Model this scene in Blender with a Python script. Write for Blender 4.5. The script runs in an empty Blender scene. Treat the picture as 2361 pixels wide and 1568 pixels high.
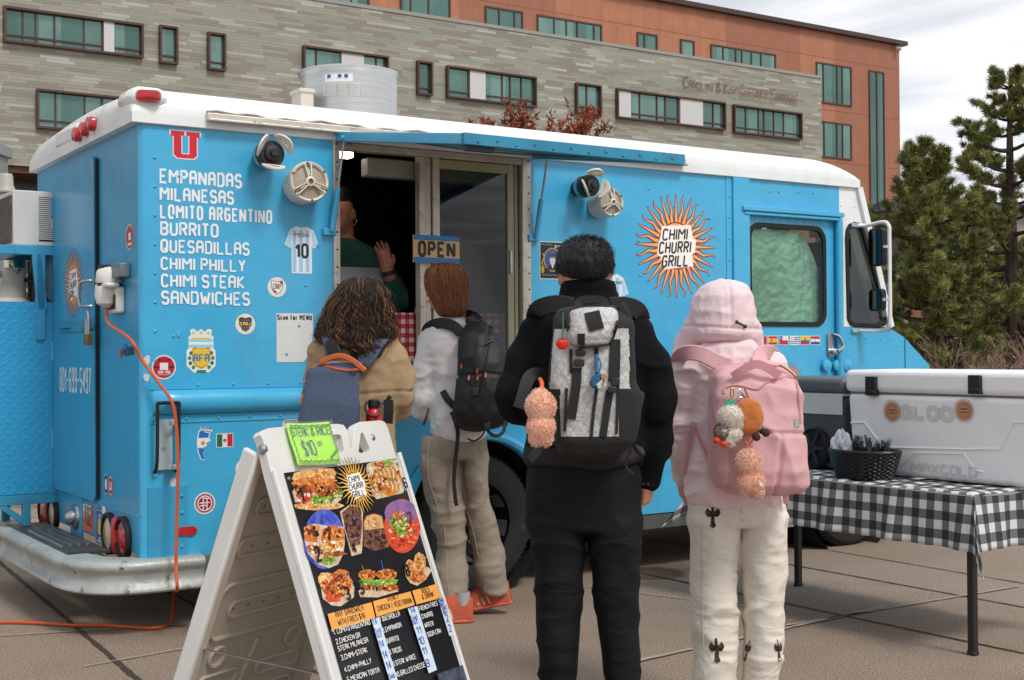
import bpy, bmesh, math, random
import numpy as np
from mathutils import Vector, Matrix
from mathutils.geometry import tessellate_polygon
R = math.radians
random.seed(7); rng = np.random.default_rng(7)
scene = bpy.context.scene
COL = scene.collection

# ------------------------------------------------------------------ camera
CAMH = 1.4; FPX = 3006.17; W0, H0 = 2361.0, 1568.0
PITCH, ROLL, YAW = 0.0090987, 0.0066431, 0.57872
cam = bpy.data.cameras.new('camera'); camo = bpy.data.objects.new('camera', cam); COL.objects.link(camo)
cam.sensor_width = 36; cam.lens = FPX/W0*36; cam.clip_start = .05; cam.clip_end = 9000
camo.matrix_world = Matrix.Translation((0,0,CAMH)) @ Matrix.Rotation(R(90)+PITCH,4,'X') @ Matrix.Rotation(-ROLL,4,'Z')
scene.camera = camo
# ------------------------------------------------------------------ sky and sun
SUN_EL, SUN_AZ = 50, 142          # azimuth measured clockwise from +Y
world = bpy.data.worlds.new("World"); scene.world = world; world.use_nodes = True
nt = world.node_tree; nt.nodes.clear()
def wn(t, **k):
    n = nt.nodes.new(t)
    for a,b in k.items(): setattr(n,a,b)
    return n
out = wn('ShaderNodeOutputWorld'); bg = wn('ShaderNodeBackground'); sky = wn('ShaderNodeTexSky')
sky.sky_type='NISHITA'; sky.sun_disc=False; sky.sun_elevation=R(SUN_EL); sky.sun_rotation=R(SUN_AZ)
bg.inputs['Strength'].default_value=.1
tc = wn('ShaderNodeTexCoord'); sep = wn('ShaderNodeSeparateXYZ'); nt.links.new(tc.outputs['Generated'],sep.inputs[0])
mx = wn('ShaderNodeMath',operation='MAXIMUM'); mx.inputs[1].default_value=.08; nt.links.new(sep.outputs[2],mx.inputs[0])
dv = wn('ShaderNodeVectorMath',operation='DIVIDE'); nt.links.new(tc.outputs['Generated'],dv.inputs[0])
cb = wn('ShaderNodeCombineXYZ')
for i in range(3): nt.links.new(mx.outputs[0],cb.inputs[i])
nt.links.new(cb.outputs[0],dv.inputs[1])
nz = wn('ShaderNodeTexNoise'); nz.inputs['Scale'].default_value=.75; nz.inputs['Detail'].default_value=8; nz.inputs['Roughness'].default_value=.58; nz.inputs['Distortion'].default_value=.5
nt.links.new(dv.outputs[0],nz.inputs['Vector'])
cr = wn('ShaderNodeValToRGB'); nt.links.new(nz.outputs[0],cr.inputs[0])
cr.color_ramp.elements[0].position=.38; cr.color_ramp.elements[0].color=(4.7,4.9,5.4,1)
cr.color_ramp.elements[1].position=.62; cr.color_ramp.elements[1].color=(7.7,7.75,7.9,1)
nz2 = wn('ShaderNodeTexNoise'); nz2.inputs['Scale'].default_value=.35; nz2.inputs['Detail'].default_value=5
nt.links.new(dv.outputs[0],nz2.inputs['Vector'])
cr2 = wn('ShaderNodeValToRGB'); nt.links.new(nz2.outputs[0],cr2.inputs[0])
cr2.color_ramp.elements[0].position=.33; cr2.color_ramp.elements[0].color=(.35,.35,.35,1)
cr2.color_ramp.elements[1].position=.46; cr2.color_ramp.elements[1].color=(1,1,1,1)
mixc = wn('ShaderNodeMixRGB'); nt.links.new(cr2.outputs[0],mixc.inputs[0]); nt.links.new(sky.outputs[0],mixc.inputs[1]); nt.links.new(cr.outputs[0],mixc.inputs[2])
nt.links.new(mixc.outputs[0],bg.inputs[0]); nt.links.new(bg.outputs[0],out.inputs[0])
sl = bpy.data.lights.new('sun','SUN'); sl.energy=1.5; sl.angle=R(14); sl.color=(1,.97,.92)
so = bpy.data.objects.new('sun',sl); COL.objects.link(so); so.location=(4,-6,12)
_d = Vector((math.sin(R(SUN_AZ))*math.cos(R(SUN_EL)), math.cos(R(SUN_AZ))*math.cos(R(SUN_EL)), math.sin(R(SUN_EL))))
so.rotation_euler = _d.to_track_quat('Z','Y').to_euler()
scene.view_settings.view_transform='Standard'; scene.view_settings.look='None'
scene.view_settings.exposure=0.55; scene.view_settings.gamma=1; scene.view_settings.use_curve_mapping=False
scene.cycles.max_bounces=6; scene.cycles.transparent_max_bounces=12

# ------------------------------------------------------------------ survey helpers (photo measurements -> metres)
_cp,_sp,_cr,_sr = math.cos(PITCH),math.sin(PITCH),math.cos(ROLL),math.sin(ROLL)
def ray(px,py):
    a=(px-W0/2)/FPX; b=-(py-H0/2)/FPX
    x=_cr*a-_sr*b; v=_sr*a+_cr*b
    return Vector((x,_cp-_sp*v,_sp+_cp*v))
EYE = Vector((0,0,CAMH))
def hit(px,py,n,o):
    d=ray(px,py); n=Vector(n); return EYE+d*((Vector(o)-EYE).dot(n)/d.dot(n))
def at(px,py,Y): return hit(px,py,(0,1,0),(0,Y,0))
def G(px,py,z=0): return hit(px,py,(0,0,1),(0,0,z))
OT = Vector((-1.84582,6.47823,0)); UT=Vector((math.cos(YAW),math.sin(YAW),0)); WT=Vector((-math.sin(YAW),math.cos(YAW),0))
def S(px,py,w=0):
    P=hit(px,py,WT,OT+WT*w)-OT; return (P.dot(UT),P.z)
def RR(px,py,u=0):
    P=hit(px,py,UT,OT+UT*u)-OT; return (P.dot(WT),P.z)
def TW(u,w,z): return OT+UT*u+WT*w+Vector((0,0,z))

# ------------------------------------------------------------------ materials
def lin(h):
    h=h.lstrip('#'); o=[]
    for i in (0,2,4):
        c=int(h[i:i+2],16)/255; o.append(c/12.92 if c<=.04045 else ((c+.055)/1.055)**2.4)
    return tuple(o)
_M={}
def mat(name,col='808080',rough=.55,metal=0,var=.06,vscale=5,bump=0,bscale=60,spec=.5,dirt=0,dcol='5a4a3a',dscale=6,coat=0,emit=0,stretch=(1,1,1),sheen=0,detail=4,d2=None,trans=0,alpha=1):
    if name in _M: return _M[name]
    m=bpy.data.materials.new(name); m.use_nodes=True; t=m.node_tree; b=t.nodes['Principled BSDF']; L=t.links.new
    c=lin(col) if isinstance(col,str) else col
    tc=t.nodes.new('ShaderNodeTexCoord'); mp=t.nodes.new('ShaderNodeMapping'); mp.inputs['Scale'].default_value=stretch; L(tc.outputs['Object'],mp.inputs[0])
    cur=None
    rgb=t.nodes.new('ShaderNodeRGB'); rgb.outputs[0].default_value=(*c,1); cur=rgb.outputs[0]
    if var:
        n=t.nodes.new('ShaderNodeTexNoise'); n.inputs['Scale'].default_value=vscale; n.inputs['Detail'].default_value=detail; L(mp.outputs[0],n.inputs[0])
        mr=t.nodes.new('ShaderNodeMapRange'); mr.inputs[1].default_value=.3; mr.inputs[2].default_value=.7; mr.inputs[3].default_value=1-var; mr.inputs[4].default_value=1+var; L(n.outputs[0],mr.inputs[0])
        h=t.nodes.new('ShaderNodeHueSaturation'); L(mr.outputs[0],h.inputs['Value']); L(cur,h.inputs['Color']); cur=h.outputs[0]
    if dirt:
        n=t.nodes.new('ShaderNodeTexNoise'); n.inputs['Scale'].default_value=dscale; n.inputs['Detail'].default_value=9; n.inputs['Roughness'].default_value=.7; L(mp.outputs[0],n.inputs[0])
        mr=t.nodes.new('ShaderNodeMapRange'); th=.72-.3*dirt; mr.inputs[1].default_value=th; mr.inputs[2].default_value=th+.08; L(n.outputs[0],mr.inputs[0])
        mxx=t.nodes.new('ShaderNodeMixRGB'); mxx.inputs[2].default_value=(*lin(dcol),1); L(mr.outputs[0],mxx.inputs[0]); L(cur,mxx.inputs[1]); cur=mxx.outputs[0]
    L(cur,b.inputs['Base Color'])
    b.inputs['Roughness'].default_value=rough; b.inputs['Metallic'].default_value=metal; b.inputs['Specular IOR Level'].default_value=spec
    if coat: b.inputs['Coat Weight'].default_value=coat; b.inputs['Coat Roughness'].default_value=.1
    if sheen: b.inputs['Sheen Weight'].default_value=sheen; b.inputs['Sheen Roughness'].default_value=.5
    if trans: b.inputs['Transmission Weight'].default_value=trans
    if alpha<1: b.inputs['Alpha'].default_value=alpha
    if emit: b.inputs['Emission Color'].default_value=(*c,1); b.inputs['Emission Strength'].default_value=emit
    if bump:
        n=t.nodes.new('ShaderNodeTexNoise'); n.inputs['Scale'].default_value=bscale; n.inputs['Detail'].default_value=3; L(mp.outputs[0],n.inputs[0])
        bm=t.nodes.new('ShaderNodeBump'); bm.inputs['Strength'].default_value=min(1,bump); bm.inputs['Distance'].default_value=.4/bscale; L(n.outputs[0],bm.inputs['Height']); L(bm.outputs[0],b.inputs['Normal'])
    _M[name]=m; return m
def flat(h,rough=.45): return mat('print_'+h,h,rough=rough,var=.05,vscale=9)

# ------------------------------------------------------------------ object helpers
def tag(o,label=None,cat=None,group=None,kind=None):
    if label: o['label']=label
    if cat: o['category']=cat
    if group: o['group']=group
    if kind: o['kind']=kind
    return o
def empty(name,loc,rz=0,label=None,cat=None,group=None):
    o=bpy.data.objects.new(name,None); COL.objects.link(o); o.location=loc; o.rotation_euler=(0,0,rz); o.empty_display_size=.1
    return tag(o,label,cat,group)
def link(name,me,mats,parent=None,smooth=True,ang=38,bevel=0):
    if not isinstance(mats,(list,tuple)): mats=[mats]
    for m in mats: me.materials.append(m)
    o=bpy.data.objects.new(name,me); COL.objects.link(o)
    if parent is not None: o.parent=parent
    if smooth:
        me.shade_smooth()
        if ang<180: me.set_sharp_from_angle(angle=R(ang))
    if bevel:
        b=o.modifiers.new('b','BEVEL'); b.width=bevel; b.segments=2; b.limit_method='ANGLE'; b.angle_limit=R(40)
    return o
class MB:
    def __init__(s): s.v=[];s.f=[];s.m=[];s.k=0;s.X=Matrix.Identity(4)
    def add(s,vs,fs):
        n=len(s.v); s.v+=[tuple(s.X@Vector(p)) for p in vs]; s.f+=[tuple(i+n for i in f) for f in fs]; s.m+=[s.k]*len(fs); return s
    def box(s,x0,x1,y0,y1,z0,z1):
        return s.add([(x0,y0,z0),(x1,y0,z0),(x1,y1,z0),(x0,y1,z0),(x0,y0,z1),(x1,y0,z1),(x1,y1,z1),(x0,y1,z1)],[(3,2,1,0),(4,5,6,7),(0,1,5,4),(1,2,6,5),(2,3,7,6),(3,0,4,7)])
    def bar(s,p,q,w,h=None,up=(0,0,1)):
        p=Vector(p);q=Vector(q);h=h or w;d=(q-p).normalized();u=Vector(up)
        if abs(d.dot(u))>.95:u=Vector((1,0,0))
        a=d.cross(u).normalized()*w/2;b=a.normalized().cross(d)*h/2
        vs=[p-a-b,p+a-b,p+a+b,p-a+b,q-a-b,q+a-b,q+a+b,q-a+b]
        return s.add(vs,[(3,2,1,0),(4,5,6,7),(0,1,5,4),(1,2,6,5),(2,3,7,6),(3,0,4,7)])
    def tube(s,pts,r,n=10,caps=True,closed=False):
        P=[Vector(p) for p in pts];N=len(P);rs=r if hasattr(r,'__len__') else [r]*N
        t=(P[1]-P[0]).normalized();u=Vector((0,0,1)) if abs(t.z)<.9 else Vector((1,0,0));a=t.cross(u).normalized();vs=[]
        for i in range(N):
            if closed:t=(P[(i+1)%N]-P[i-1]).normalized()
            else:t=(P[min(i+1,N-1)]-P[max(i-1,0)]).normalized()
            a=(a-t*a.dot(t)).normalized();b=t.cross(a)
            for k in range(n):
                an=2*math.pi*k/n;vs.append(P[i]+(a*math.cos(an)+b*math.sin(an))*rs[i])
        fs=[]
        for i in range(N if closed else N-1):
            j=(i+1)%N
            for k in range(n):fs.append((i*n+k,i*n+(k+1)%n,j*n+(k+1)%n,j*n+k))
        if caps and not closed:fs+=[tuple(range(n))[::-1],tuple((N-1)*n+k for k in range(n))]
        return s.add(vs,fs)
    def lathe(s,prof,o=(0,0,0),ax=(0,0,1),n=32,a0=0,a1=2*math.pi):
        o=Vector(o);ax=Vector(ax).normalized();u=Vector((0,0,1)) if abs(ax.z)<.9 else Vector((1,0,0));a=ax.cross(u).normalized();b=ax.cross(a);vs=[];fs=[]
        full=abs(a1-a0-2*math.pi)<1e-6;nn=n if full else n+1
        for r,h in prof:
            for k in range(nn):
                t=a0+(a1-a0)*k/n;vs.append(o+ax*h+(a*math.cos(t)+b*math.sin(t))*max(r,1e-5))
        for i in range(len(prof)-1):
            for k in range(n):
                k2=(k+1)%nn;fs.append((i*nn+k,i*nn+k2,(i+1)*nn+k2,(i+1)*nn+k))
        return s.add(vs,fs)
    def plate(s,outl,holes,fn,h0,h1):
        """flat plate with holes; fn(a,b,h)->3d"""
        loops=[outl]+list(holes);pts=[p for l in loops for p in l]
        tri=tessellate_polygon([[Vector((p[0],p[1],0)) for p in l] for l in loops]);n=len(pts)
        vs=[fn(p[0],p[1],h0) for p in pts]+[fn(p[0],p[1],h1) for p in pts]
        fs=[]
        for t in tri:
            fs.append(tuple(t));fs.append(tuple(i+n for i in t)[::-1])
        k=0
        for l in loops:
            m=len(l)
            for i in range(m):
                a,b=k+i,k+(i+1)%m;fs.append((a,b,b+n,a+n))
            k+=m
        return s.add(vs,fs)
    def sheet(s,nu,nv,fn,closed_u=False):
        vs=[fn(i/(nu if closed_u else nu-1),j/(nv-1)) for i in range(nu) for j in range(nv)];fs=[]
        for i in range(nu if closed_u else nu-1):
            i2=(i+1)%nu
            for j in range(nv-1):fs.append((i*nv+j,i2*nv+j,i2*nv+j+1,i*nv+j+1))
        return s.add(vs,fs)
    def rivet(s,p,n,r):
        n=Vector(n).normalized();return s.lathe([(r,0),(r*.85,r*.4),(r*.45,r*.65),(0,r*.7)],p,n,8)
    def build(s,name,mats,parent=None,smooth=True,ang=38,bevel=0,fix=True):
        me=bpy.data.meshes.new(name);me.from_pydata(s.v,[],s.f)
        if fix:
            bm=bmesh.new();bm.from_mesh(me);bmesh.ops.recalc_face_normals(bm,faces=bm.faces);bm.to_mesh(me);bm.free()
        for i,p in enumerate(me.polygons):p.material_index=s.m[i]
        me.update();return link(name,me,mats,parent,smooth,ang,bevel)
def npmesh(name,V,F,mats,parent=None,mi=None,smooth=True,ang=180,bevel=0):
    V=np.asarray(V,np.float32);F=np.asarray(F,np.int32);me=bpy.data.meshes.new(name)
    me.vertices.add(len(V));me.vertices.foreach_set('co',V.ravel())
    k=F.shape[1];me.loops.add(F.size);me.loops.foreach_set('vertex_index',F.ravel())
    me.polygons.add(len(F));me.polygons.foreach_set('loop_start',np.arange(0,F.size,k,dtype=np.int32))
    if mi is not None:me.polygons.foreach_set('material_index',np.asarray(mi,np.int32))
    me.update(calc_edges=True);me.validate()
    return link(name,me,mats,parent,smooth,ang,bevel)
def rrect(x0,y0,x1,y1,r,n=6):
    o=[]
    for cx,cy,a in((x1-r,y1-r,0),(x0+r,y1-r,90),(x0+r,y0+r,180),(x1-r,y0+r,270)):
        for k in range(n+1):
            t=R(a+90*k/n);o.append((cx+r*math.cos(t),cy+r*math.sin(t)))
    return o
def ellp(cx,cy,rx,ry=None,n=28):
    ry=ry or rx;return [(cx+rx*math.cos(2*math.pi*k/n),cy+ry*math.sin(2*math.pi*k/n)) for k in range(n)]
def smooth_path(pts,n=8):
    P=[Vector(p) for p in pts];o=[]
    for i in range(len(P)-1):
        p0=P[max(i-1,0)];p1=P[i];p2=P[i+1];p3=P[min(i+2,len(P)-1)]
        for k in range(n):
            t=k/n;o.append(.5*((2*p1)+(p2-p0)*t+(2*p0-5*p1+4*p2-p3)*t*t+(3*p1-p0-3*p2+p3)*t**3))
    o.append(P[-1]);return o

# ------------------------------------------------------------------ lettering and printed stickers
GLY={}
for _l in """A 00 05 16 36 45 40/03 43
B 00 06 36 45 44 33 03/33 42 41 30 00
C 45 36 16 05 01 10 30 41
D 00 06 36 45 41 30 00
E 46 06 00 40/03 33
F 46 06 00/03 33
G 45 36 16 05 01 10 30 41 43 23
H 00 06/40 46/03 43
I 00 06
J 46 41 30 10 01
K 00 06/46 03 40
L 06 00 40
M 00 06 23 46 40
N 00 06 40 46
O 01 05 16 36 45 41 30 10 01
P 00 06 36 45 44 33 03
Q 01 05 16 36 45 41 30 10 01/22 40
R 00 06 36 45 44 33 03/23 40
S 45 36 16 05 04 13 33 42 41 30 10 01
T 06 46/26 20
U 06 01 10 30 41 46
V 06 20 46
W 06 10 24 30 46
X 00 46/06 40
Y 06 23 46/23 20
Z 06 46 00 40
0 01 05 16 36 45 41 30 10 01
1 04 26 20
2 05 16 36 45 44 00 40
3 05 16 36 45 44 33 42 41 30 10 01/33 13
4 30 36 02 42
5 46 06 03 33 42 41 30 10 01
6 45 36 16 05 01 10 30 41 42 33 03
7 06 46 10
8 13 04 05 16 36 45 44 33 13 02 01 10 30 41 42 33
9 01 10 30 41 45 36 16 05 04 13 43
& 40 15 26 35 02 01 10 20 42
$ 45 36 16 05 04 13 33 42 41 30 10 01/27 20
/ 00 36
. 00 10
- 03 33
a 33 14 03 01 10 31/34 30
c 34 14 03 01 10 30
n 00 04/03 14 24 33 30
f 35 26 15 10/04 24
o 01 03 14 24 33 31 20 10 01
r 00 04/02 14 24
u 04 01 10 20 31/34 30
l 00 06
d 31 20 10 01 03 14 24 33/30 36
t 16 11 20 30/04 34
s 33 24 14 03 22 31 20 10 01
p 00 04/03 14 24 33 32 21 01""".split('\n'):
    GLY[_l[0]]=[[(int(p[0]),int(p[1])) for p in st.split()] for st in _l[2:].split('/')]
for _k,_f in(('M',1.4),('W',1.4),('N',1.15)):GLY[_k]=[[(x*_f,y) for x,y in st] for st in GLY[_k]]
def stroke_quads(pts,t):
    P=[Vector((p[0],p[1])) for p in pts];closed=(P[0]-P[-1]).length<1e-6 and len(P)>2
    if closed:P=P[:-1]
    n=len(P);L=[];Rr=[]
    for i in range(n):
        if closed:a=P[i]-P[i-1];b=P[(i+1)%n]-P[i]
        else:
            a=P[i]-P[i-1] if i>0 else P[1]-P[0];b=P[i+1]-P[i] if i<n-1 else a
            if i==0:a=b
        if a.length<1e-9 or b.length<1e-9: a=b if a.length<1e-9 else a; b=a if b.length<1e-9 else b
        a=a.normalized();b=b.normalized();na=Vector((-a.y,a.x));nb=Vector((-b.y,b.x));m=na+nb
        if m.length<.2:m=nb
        m=m.normalized();k=1/max(m.dot(nb),.5);k=k if k<1.35 else 1.1;L.append(P[i]+m*t/2*k);Rr.append(P[i]-m*t/2*k)
    q=[]
    for i in range(n if closed else n-1):
        j=(i+1)%n;q.append([Rr[i],Rr[j],L[j],L[i]])
    return q
class Decal:
    """flat printed shapes stacked in fractions of a millimetre; fn(a,b,h)->3d local"""
    def __init__(s,fn,h0=.0012,step=.00012): s.fn=fn;s.h=h0;s.step=step;s.mb=MB();s.mats=[];
    def mi(s,c):
        m=flat(c) if isinstance(c,str) else c
        if m not in s.mats:s.mats.append(m)
        return s.mats.index(m)
    def poly(s,pts,c):
        s.mb.k=s.mi(c);h=s.h;s.h+=s.step
        if len(pts)<=4:tri=None
        else:tri=tessellate_polygon([[Vector((p[0],p[1],0)) for p in pts]])
        vs=[s.fn(p[0],p[1],h) for p in pts]
        s.mb.add(vs,[tuple(range(len(pts)))] if tri is None else [tuple(t) for t in tri]);return s
    def disc(s,cx,cy,r,c,ry=None,n=28): return s.poly(ellp(cx,cy,r,ry,n),c)
    def rect(s,x0,y0,x1,y1,c): return s.poly([(x0,y0),(x1,y0),(x1,y1),(x0,y1)],c)
    def stroke(s,pts,t,c,lift=True):
        s.mb.k=s.mi(c);h=s.h;runs=[[pts[0]]]
        for i in range(1,len(pts)):
            runs[-1].append(pts[i])
            if i<len(pts)-1:
                u=Vector(pts[i])-Vector(pts[i-1]);v=Vector(pts[i+1])-Vector(pts[i])
                if u.length>1e-9 and v.length>1e-9 and u.normalized().dot(v.normalized())<-.15:runs.append([pts[i]])
        for k,r_ in enumerate(runs):
            for q in stroke_quads(r_,t):s.mb.add([s.fn(p[0],p[1],h+k*s.step*.4) for p in q],[(0,1,2,3)])
        if lift:s.h+=s.step
        return s
    def text(s,txt,x,y,hh,c,width=None,t=.19,slant=0,rot=0,asp=.62,align='l',gap=.32):
        """cap height hh, baseline y; width fits the whole line"""
        T=t*hh;n=0;tw=0;sp=0
        gl=[(None if ch==' ' else (GLY.get(ch) or GLY[ch.upper()])) for ch in txt]
        ws=[None if g is None else max(p[0] for st in g for p in st) for g in gl]
        n=sum(w is not None for w in ws);tw=sum(w for w in ws if w is not None);sp=len(ws)-n
        gp=gap*.42*hh*asp
        if width:
            free=width-n*T-(len(ws)-1)*gp-sp*.26*hh*asp*1.5;sx=free/max(tw,1)
            if sx<.05*hh:
                T=min(T,width/n*.3);gp=width/n*.14;sx=max((width-n*T-(len(ws)-1)*gp-sp*.2*width/n)/max(tw,1),.01*hh)
        else:sx=hh/6*asp*1.2
        spw=.26*hh*asp*1.5 if sx>=.05*hh else .2*(width or hh)/max(n,1)
        adv=[];x0=0
        for w in ws:
            adv.append(x0);x0+=(spw if w is None else w*sx+T)+gp
        tot=x0-gp
        if align=='c':x-=tot/2*math.cos(rot);y-=tot/2*math.sin(rot)
        sy=(hh-T)/6;cr,sr=math.cos(rot),math.sin(rot);hb=s.h
        for g,ax in zip(gl,adv):
            if g is None:continue
            k_=0
            for st in g:
                pp=[]
                for gx,gy in st:
                    X=ax+gx*sx+T/2;Y=gy*sy+T/2;X+=slant*Y;pp.append((x+X*cr-Y*sr,y+X*sr+Y*cr))
                s.h=hb+s.step*1.3*k_;k_+=1;s.stroke(pp,T,c,False)
        s.h=hb+s.step*4
        return s
    def build(s,name,parent,label=None):
        o=s.mb.build(name,s.mats,parent,smooth=False,fix=False)
        if label:o['label']=label
        return o
def sun_logo(d,cx,cy,r,outline='7a2a1c',fill='f4a868',words=True,wc='2a2424',halo='f4f0ea'):
    """round face with 32 straight and wavy rays and three words"""
    h0=d.h
    for k in range(32):
        a=2*math.pi*k/32
        for (o,c,w0) in((0,outline,.062),(1,fill,.042)):
            pl=[];pr=[];n=9 if k%2 else 2
            for i in range(n):
                t=i/(n-1);rr=(.42+.58*t)*r-(o*.02*r*t);off=.03*r*math.sin(t*9.5)*(k%2)*(.3+t)
                ww=w0*r*(1-t*.78)
                if o:ww=max(ww-.006*r,.004*r)
                ca,sa=math.cos(a),math.sin(a)
                pl.append((cx+ca*rr-sa*(off+ww),cy+sa*rr+ca*(off+ww)));pr.append((cx+ca*rr-sa*(off-ww),cy+sa*rr+ca*(off-ww)))
            d.h=h0+d.step*(o*2+k%2);d.poly(pl+pr[::-1],c)
    d.h=h0+d.step*5
    d.disc(cx,cy,.46*r,outline);d.disc(cx,cy,.435*r,fill)
    if words:
        rows=[('CHIMI',.10,.66),('CHURRI',-.155,.84),('GRILL',-.41,.70)]
        d.poly([(cx+x*r,cy+y*r) for x,y in ((-.36,.36),(.36,.42),(.42,.16),(.5,.14),(.46,-.12),(.40,-.14),(.42,-.38),(-.30,-.46),(-.40,-.22),(-.48,-.18),(-.44,.08),(-.40,.12))],halo)
        for tx,yy,w in rows:
            d.text(tx,cx-.5*w*r-.03*r,cy+yy*r-.02*r,.235*r,wc,width=w*r*.96,t=.16,slant=.2,rot=.06)
# ================================================================== SETTING
def ntree(name,rough=.7):
    m=bpy.data.materials.new(name);m.use_nodes=True;t=m.node_tree;b=t.nodes['Principled BSDF'];b.inputs['Roughness'].default_value=rough
    def N(ty,ins=(),**k):
        n=t.nodes.new(ty)
        for a,v in k.items():setattr(n,a,v)
        for i,v in enumerate(ins):
            if v is None:continue
            if hasattr(v,'is_linked') or hasattr(v,'links'):t.links.new(v,n.inputs[i])
            else:n.inputs[i].default_value=v
        return n
    def M(op,a,b=0,c=0):return N('ShaderNodeMath',(a,b,c),operation=op).outputs[0]
    def ramp(v,stops,const=False):
        n=N('ShaderNodeValToRGB',(v,));r=n.color_ramp
        if const:r.interpolation='CONSTANT'
        while len(r.elements)<len(stops):r.elements.new(.5)
        for e,(p,c) in zip(r.elements,stops):e.position=p;e.color=(*(lin(c) if isinstance(c,str) else (c,c,c)),1)
        return n.outputs[0]
    def mix(f,a,b,ty='MIX'):
        n=N('ShaderNodeMixRGB',blend_type=ty)
        for i,v in enumerate((f,a,b)):
            if hasattr(v,'links'):t.links.new(v,n.inputs[i])
            elif isinstance(v,str):n.inputs[i].default_value=(*lin(v),1)
            else:n.inputs[i].default_value=v if i==0 else (v,v,v,1)
        return n.outputs[0]
    def bump(h,st,dist):
        n=N('ShaderNodeBump');n.inputs['Strength'].default_value=st;n.inputs['Distance'].default_value=dist;t.links.new(h,n.inputs['Height']);t.links.new(n.outputs[0],b.inputs['Normal'])
    def noise(v,sc,det=5,ro=.55):
        n=N('ShaderNodeTexNoise');n.inputs['Scale'].default_value=sc;n.inputs['Detail'].default_value=det;n.inputs['Roughness'].default_value=ro;t.links.new(v,n.inputs['Vector']);return n.outputs[0]
    obj=N('ShaderNodeTexCoord').outputs['Object'];sx=N('ShaderNodeSeparateXYZ',(obj,)).outputs
    return m,t,b,N,M,ramp,mix,bump,noise,obj,sx
# ---- pavement
def ground_material():
    m,t,b,N,M,ramp,mix,bump,noise,obj,sx=ntree('exposed_concrete',.85)
    big=noise(obj,.55,6);mid=noise(obj,5,8,.7);fine=noise(obj,120,3,.8);spk=noise(obj,88,3,.8)
    c=ramp(big,[(.3,'97806a'),(.52,'ac9580'),(.7,'bba692')])
    c=mix(ramp(mid,[(.3,.0),(.75,.55)]),c,'a89a8b')
    c=mix(ramp(fine,[(.42,.85),(.60,0.0)]),c,'463528')
    c=mix(ramp(spk,[(.56,0.),(.68,.7)]),c,'c9b7a3')
    # oil and spill stains with a shape of their own
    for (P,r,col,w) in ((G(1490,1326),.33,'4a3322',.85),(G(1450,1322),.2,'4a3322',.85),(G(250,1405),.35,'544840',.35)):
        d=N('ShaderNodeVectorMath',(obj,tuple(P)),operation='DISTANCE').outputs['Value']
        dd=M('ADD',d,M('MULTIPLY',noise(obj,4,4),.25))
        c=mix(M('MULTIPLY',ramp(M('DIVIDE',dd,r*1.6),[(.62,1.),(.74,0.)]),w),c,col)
    c=mix(M('MULTIPLY',ramp(noise(obj,1.3,6,.65),[(.52,0.),(.68,1.)]),.4),c,'6a5a4c')
    t.links.new(c,b.inputs['Base Color']);bump(M('ADD',M('MULTIPLY',fine,.6),M('MULTIPLY',spk,.6)),.55,.006);return m
mb=MB()
mb.sheet(41,41,lambda a,c:((a-.5)*900,(c-.5)*900+200,0));gr=mb.build('ground',ground_material(),smooth=False,fix=False);tag(gr,kind='structure')
# ---- joints between the slabs: dark filled grooves and lighter scored lines
jm=mat('joint_filler','3d332b',rough=.95,var=.3,vscale=30,bump=.8,bscale=90);jl=mat('scored_line','a39484',rough=.9,var=.2,vscale=8)
jb=MB()
def joint(p,q,w,z,k,seed,ext=0):
    p=Vector(p);q=Vector(q);d=(q-p).normalized();p=p-d*ext;q=q+d*ext;n=Vector((-d.y,d.x,0));L=(q-p).length;N=max(2,int(L/.06));r=random.Random(seed);jb.k=k;vs=[]
    for i in range(N+1):
        c=p+(q-p)*i/N;a=w/2*(1+r.uniform(-.35,.35));e=w/2*(1+r.uniform(-.35,.35));vs+=[c+n*a+Vector((0,0,z)),c-n*e+Vector((0,0,z))]
    jb.add(vs,[(2*i,2*i+1,2*i+3,2*i+2) for i in range(N)])
for i,(a,b,w) in enumerate((((0,1288),(320,1568),.028),((350,1336),(461,1399),.022),((1844,1268),(2358,1362.6),.014),((1805,1309),(2358,1418),.018),((1926,1428),(2358,1525),.02))):
    joint(G(*a),G(*b),w,.004,0,i,(3 if i==0 else 1.6 if i in(1,4) else 3))
for i,(a,b,w) in enumerate((((0,1452),(230,1441),.012),((370,1495),(520,1470),.012),((1560,1510),(1930,1433),.03),((1930,1433),(2240,1385),.02),((1480,1375),(1600,1392),.012))):
    joint(G(*a),G(*b),w,.008,1,50+i,.4)
tag(jb.build('paving_joints',[jm,jl],smooth=False,fix=False),kind='structure')

# ---- distant mountain
mb=MB()
def ridge(a,c):
    x=350+a*2300;h=(0.55+.45*math.sin(a*5.1+.6)*math.sin(a*2.3+.2)+.10*math.sin(a*23)+.05*math.sin(a*61+1))
    y=2600+c*900;hh=max(0,math.sin(min(c*1.6,1)*math.pi/2))*(270*h+90)
    return (x,y+40*math.sin(a*31+c*5),hh*(1+.06*math.sin(a*47+c*17)))
mb.sheet(90,14,ridge);tag(mb.build('mountain',mat('hazy_mountain','6f6f80',rough=1,var=.35,vscale=.012,dirt=.6,dcol='8f8580',dscale=.01),fix=False),kind='structure')  # grey-blue base colour carries the haze of distance

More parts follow.
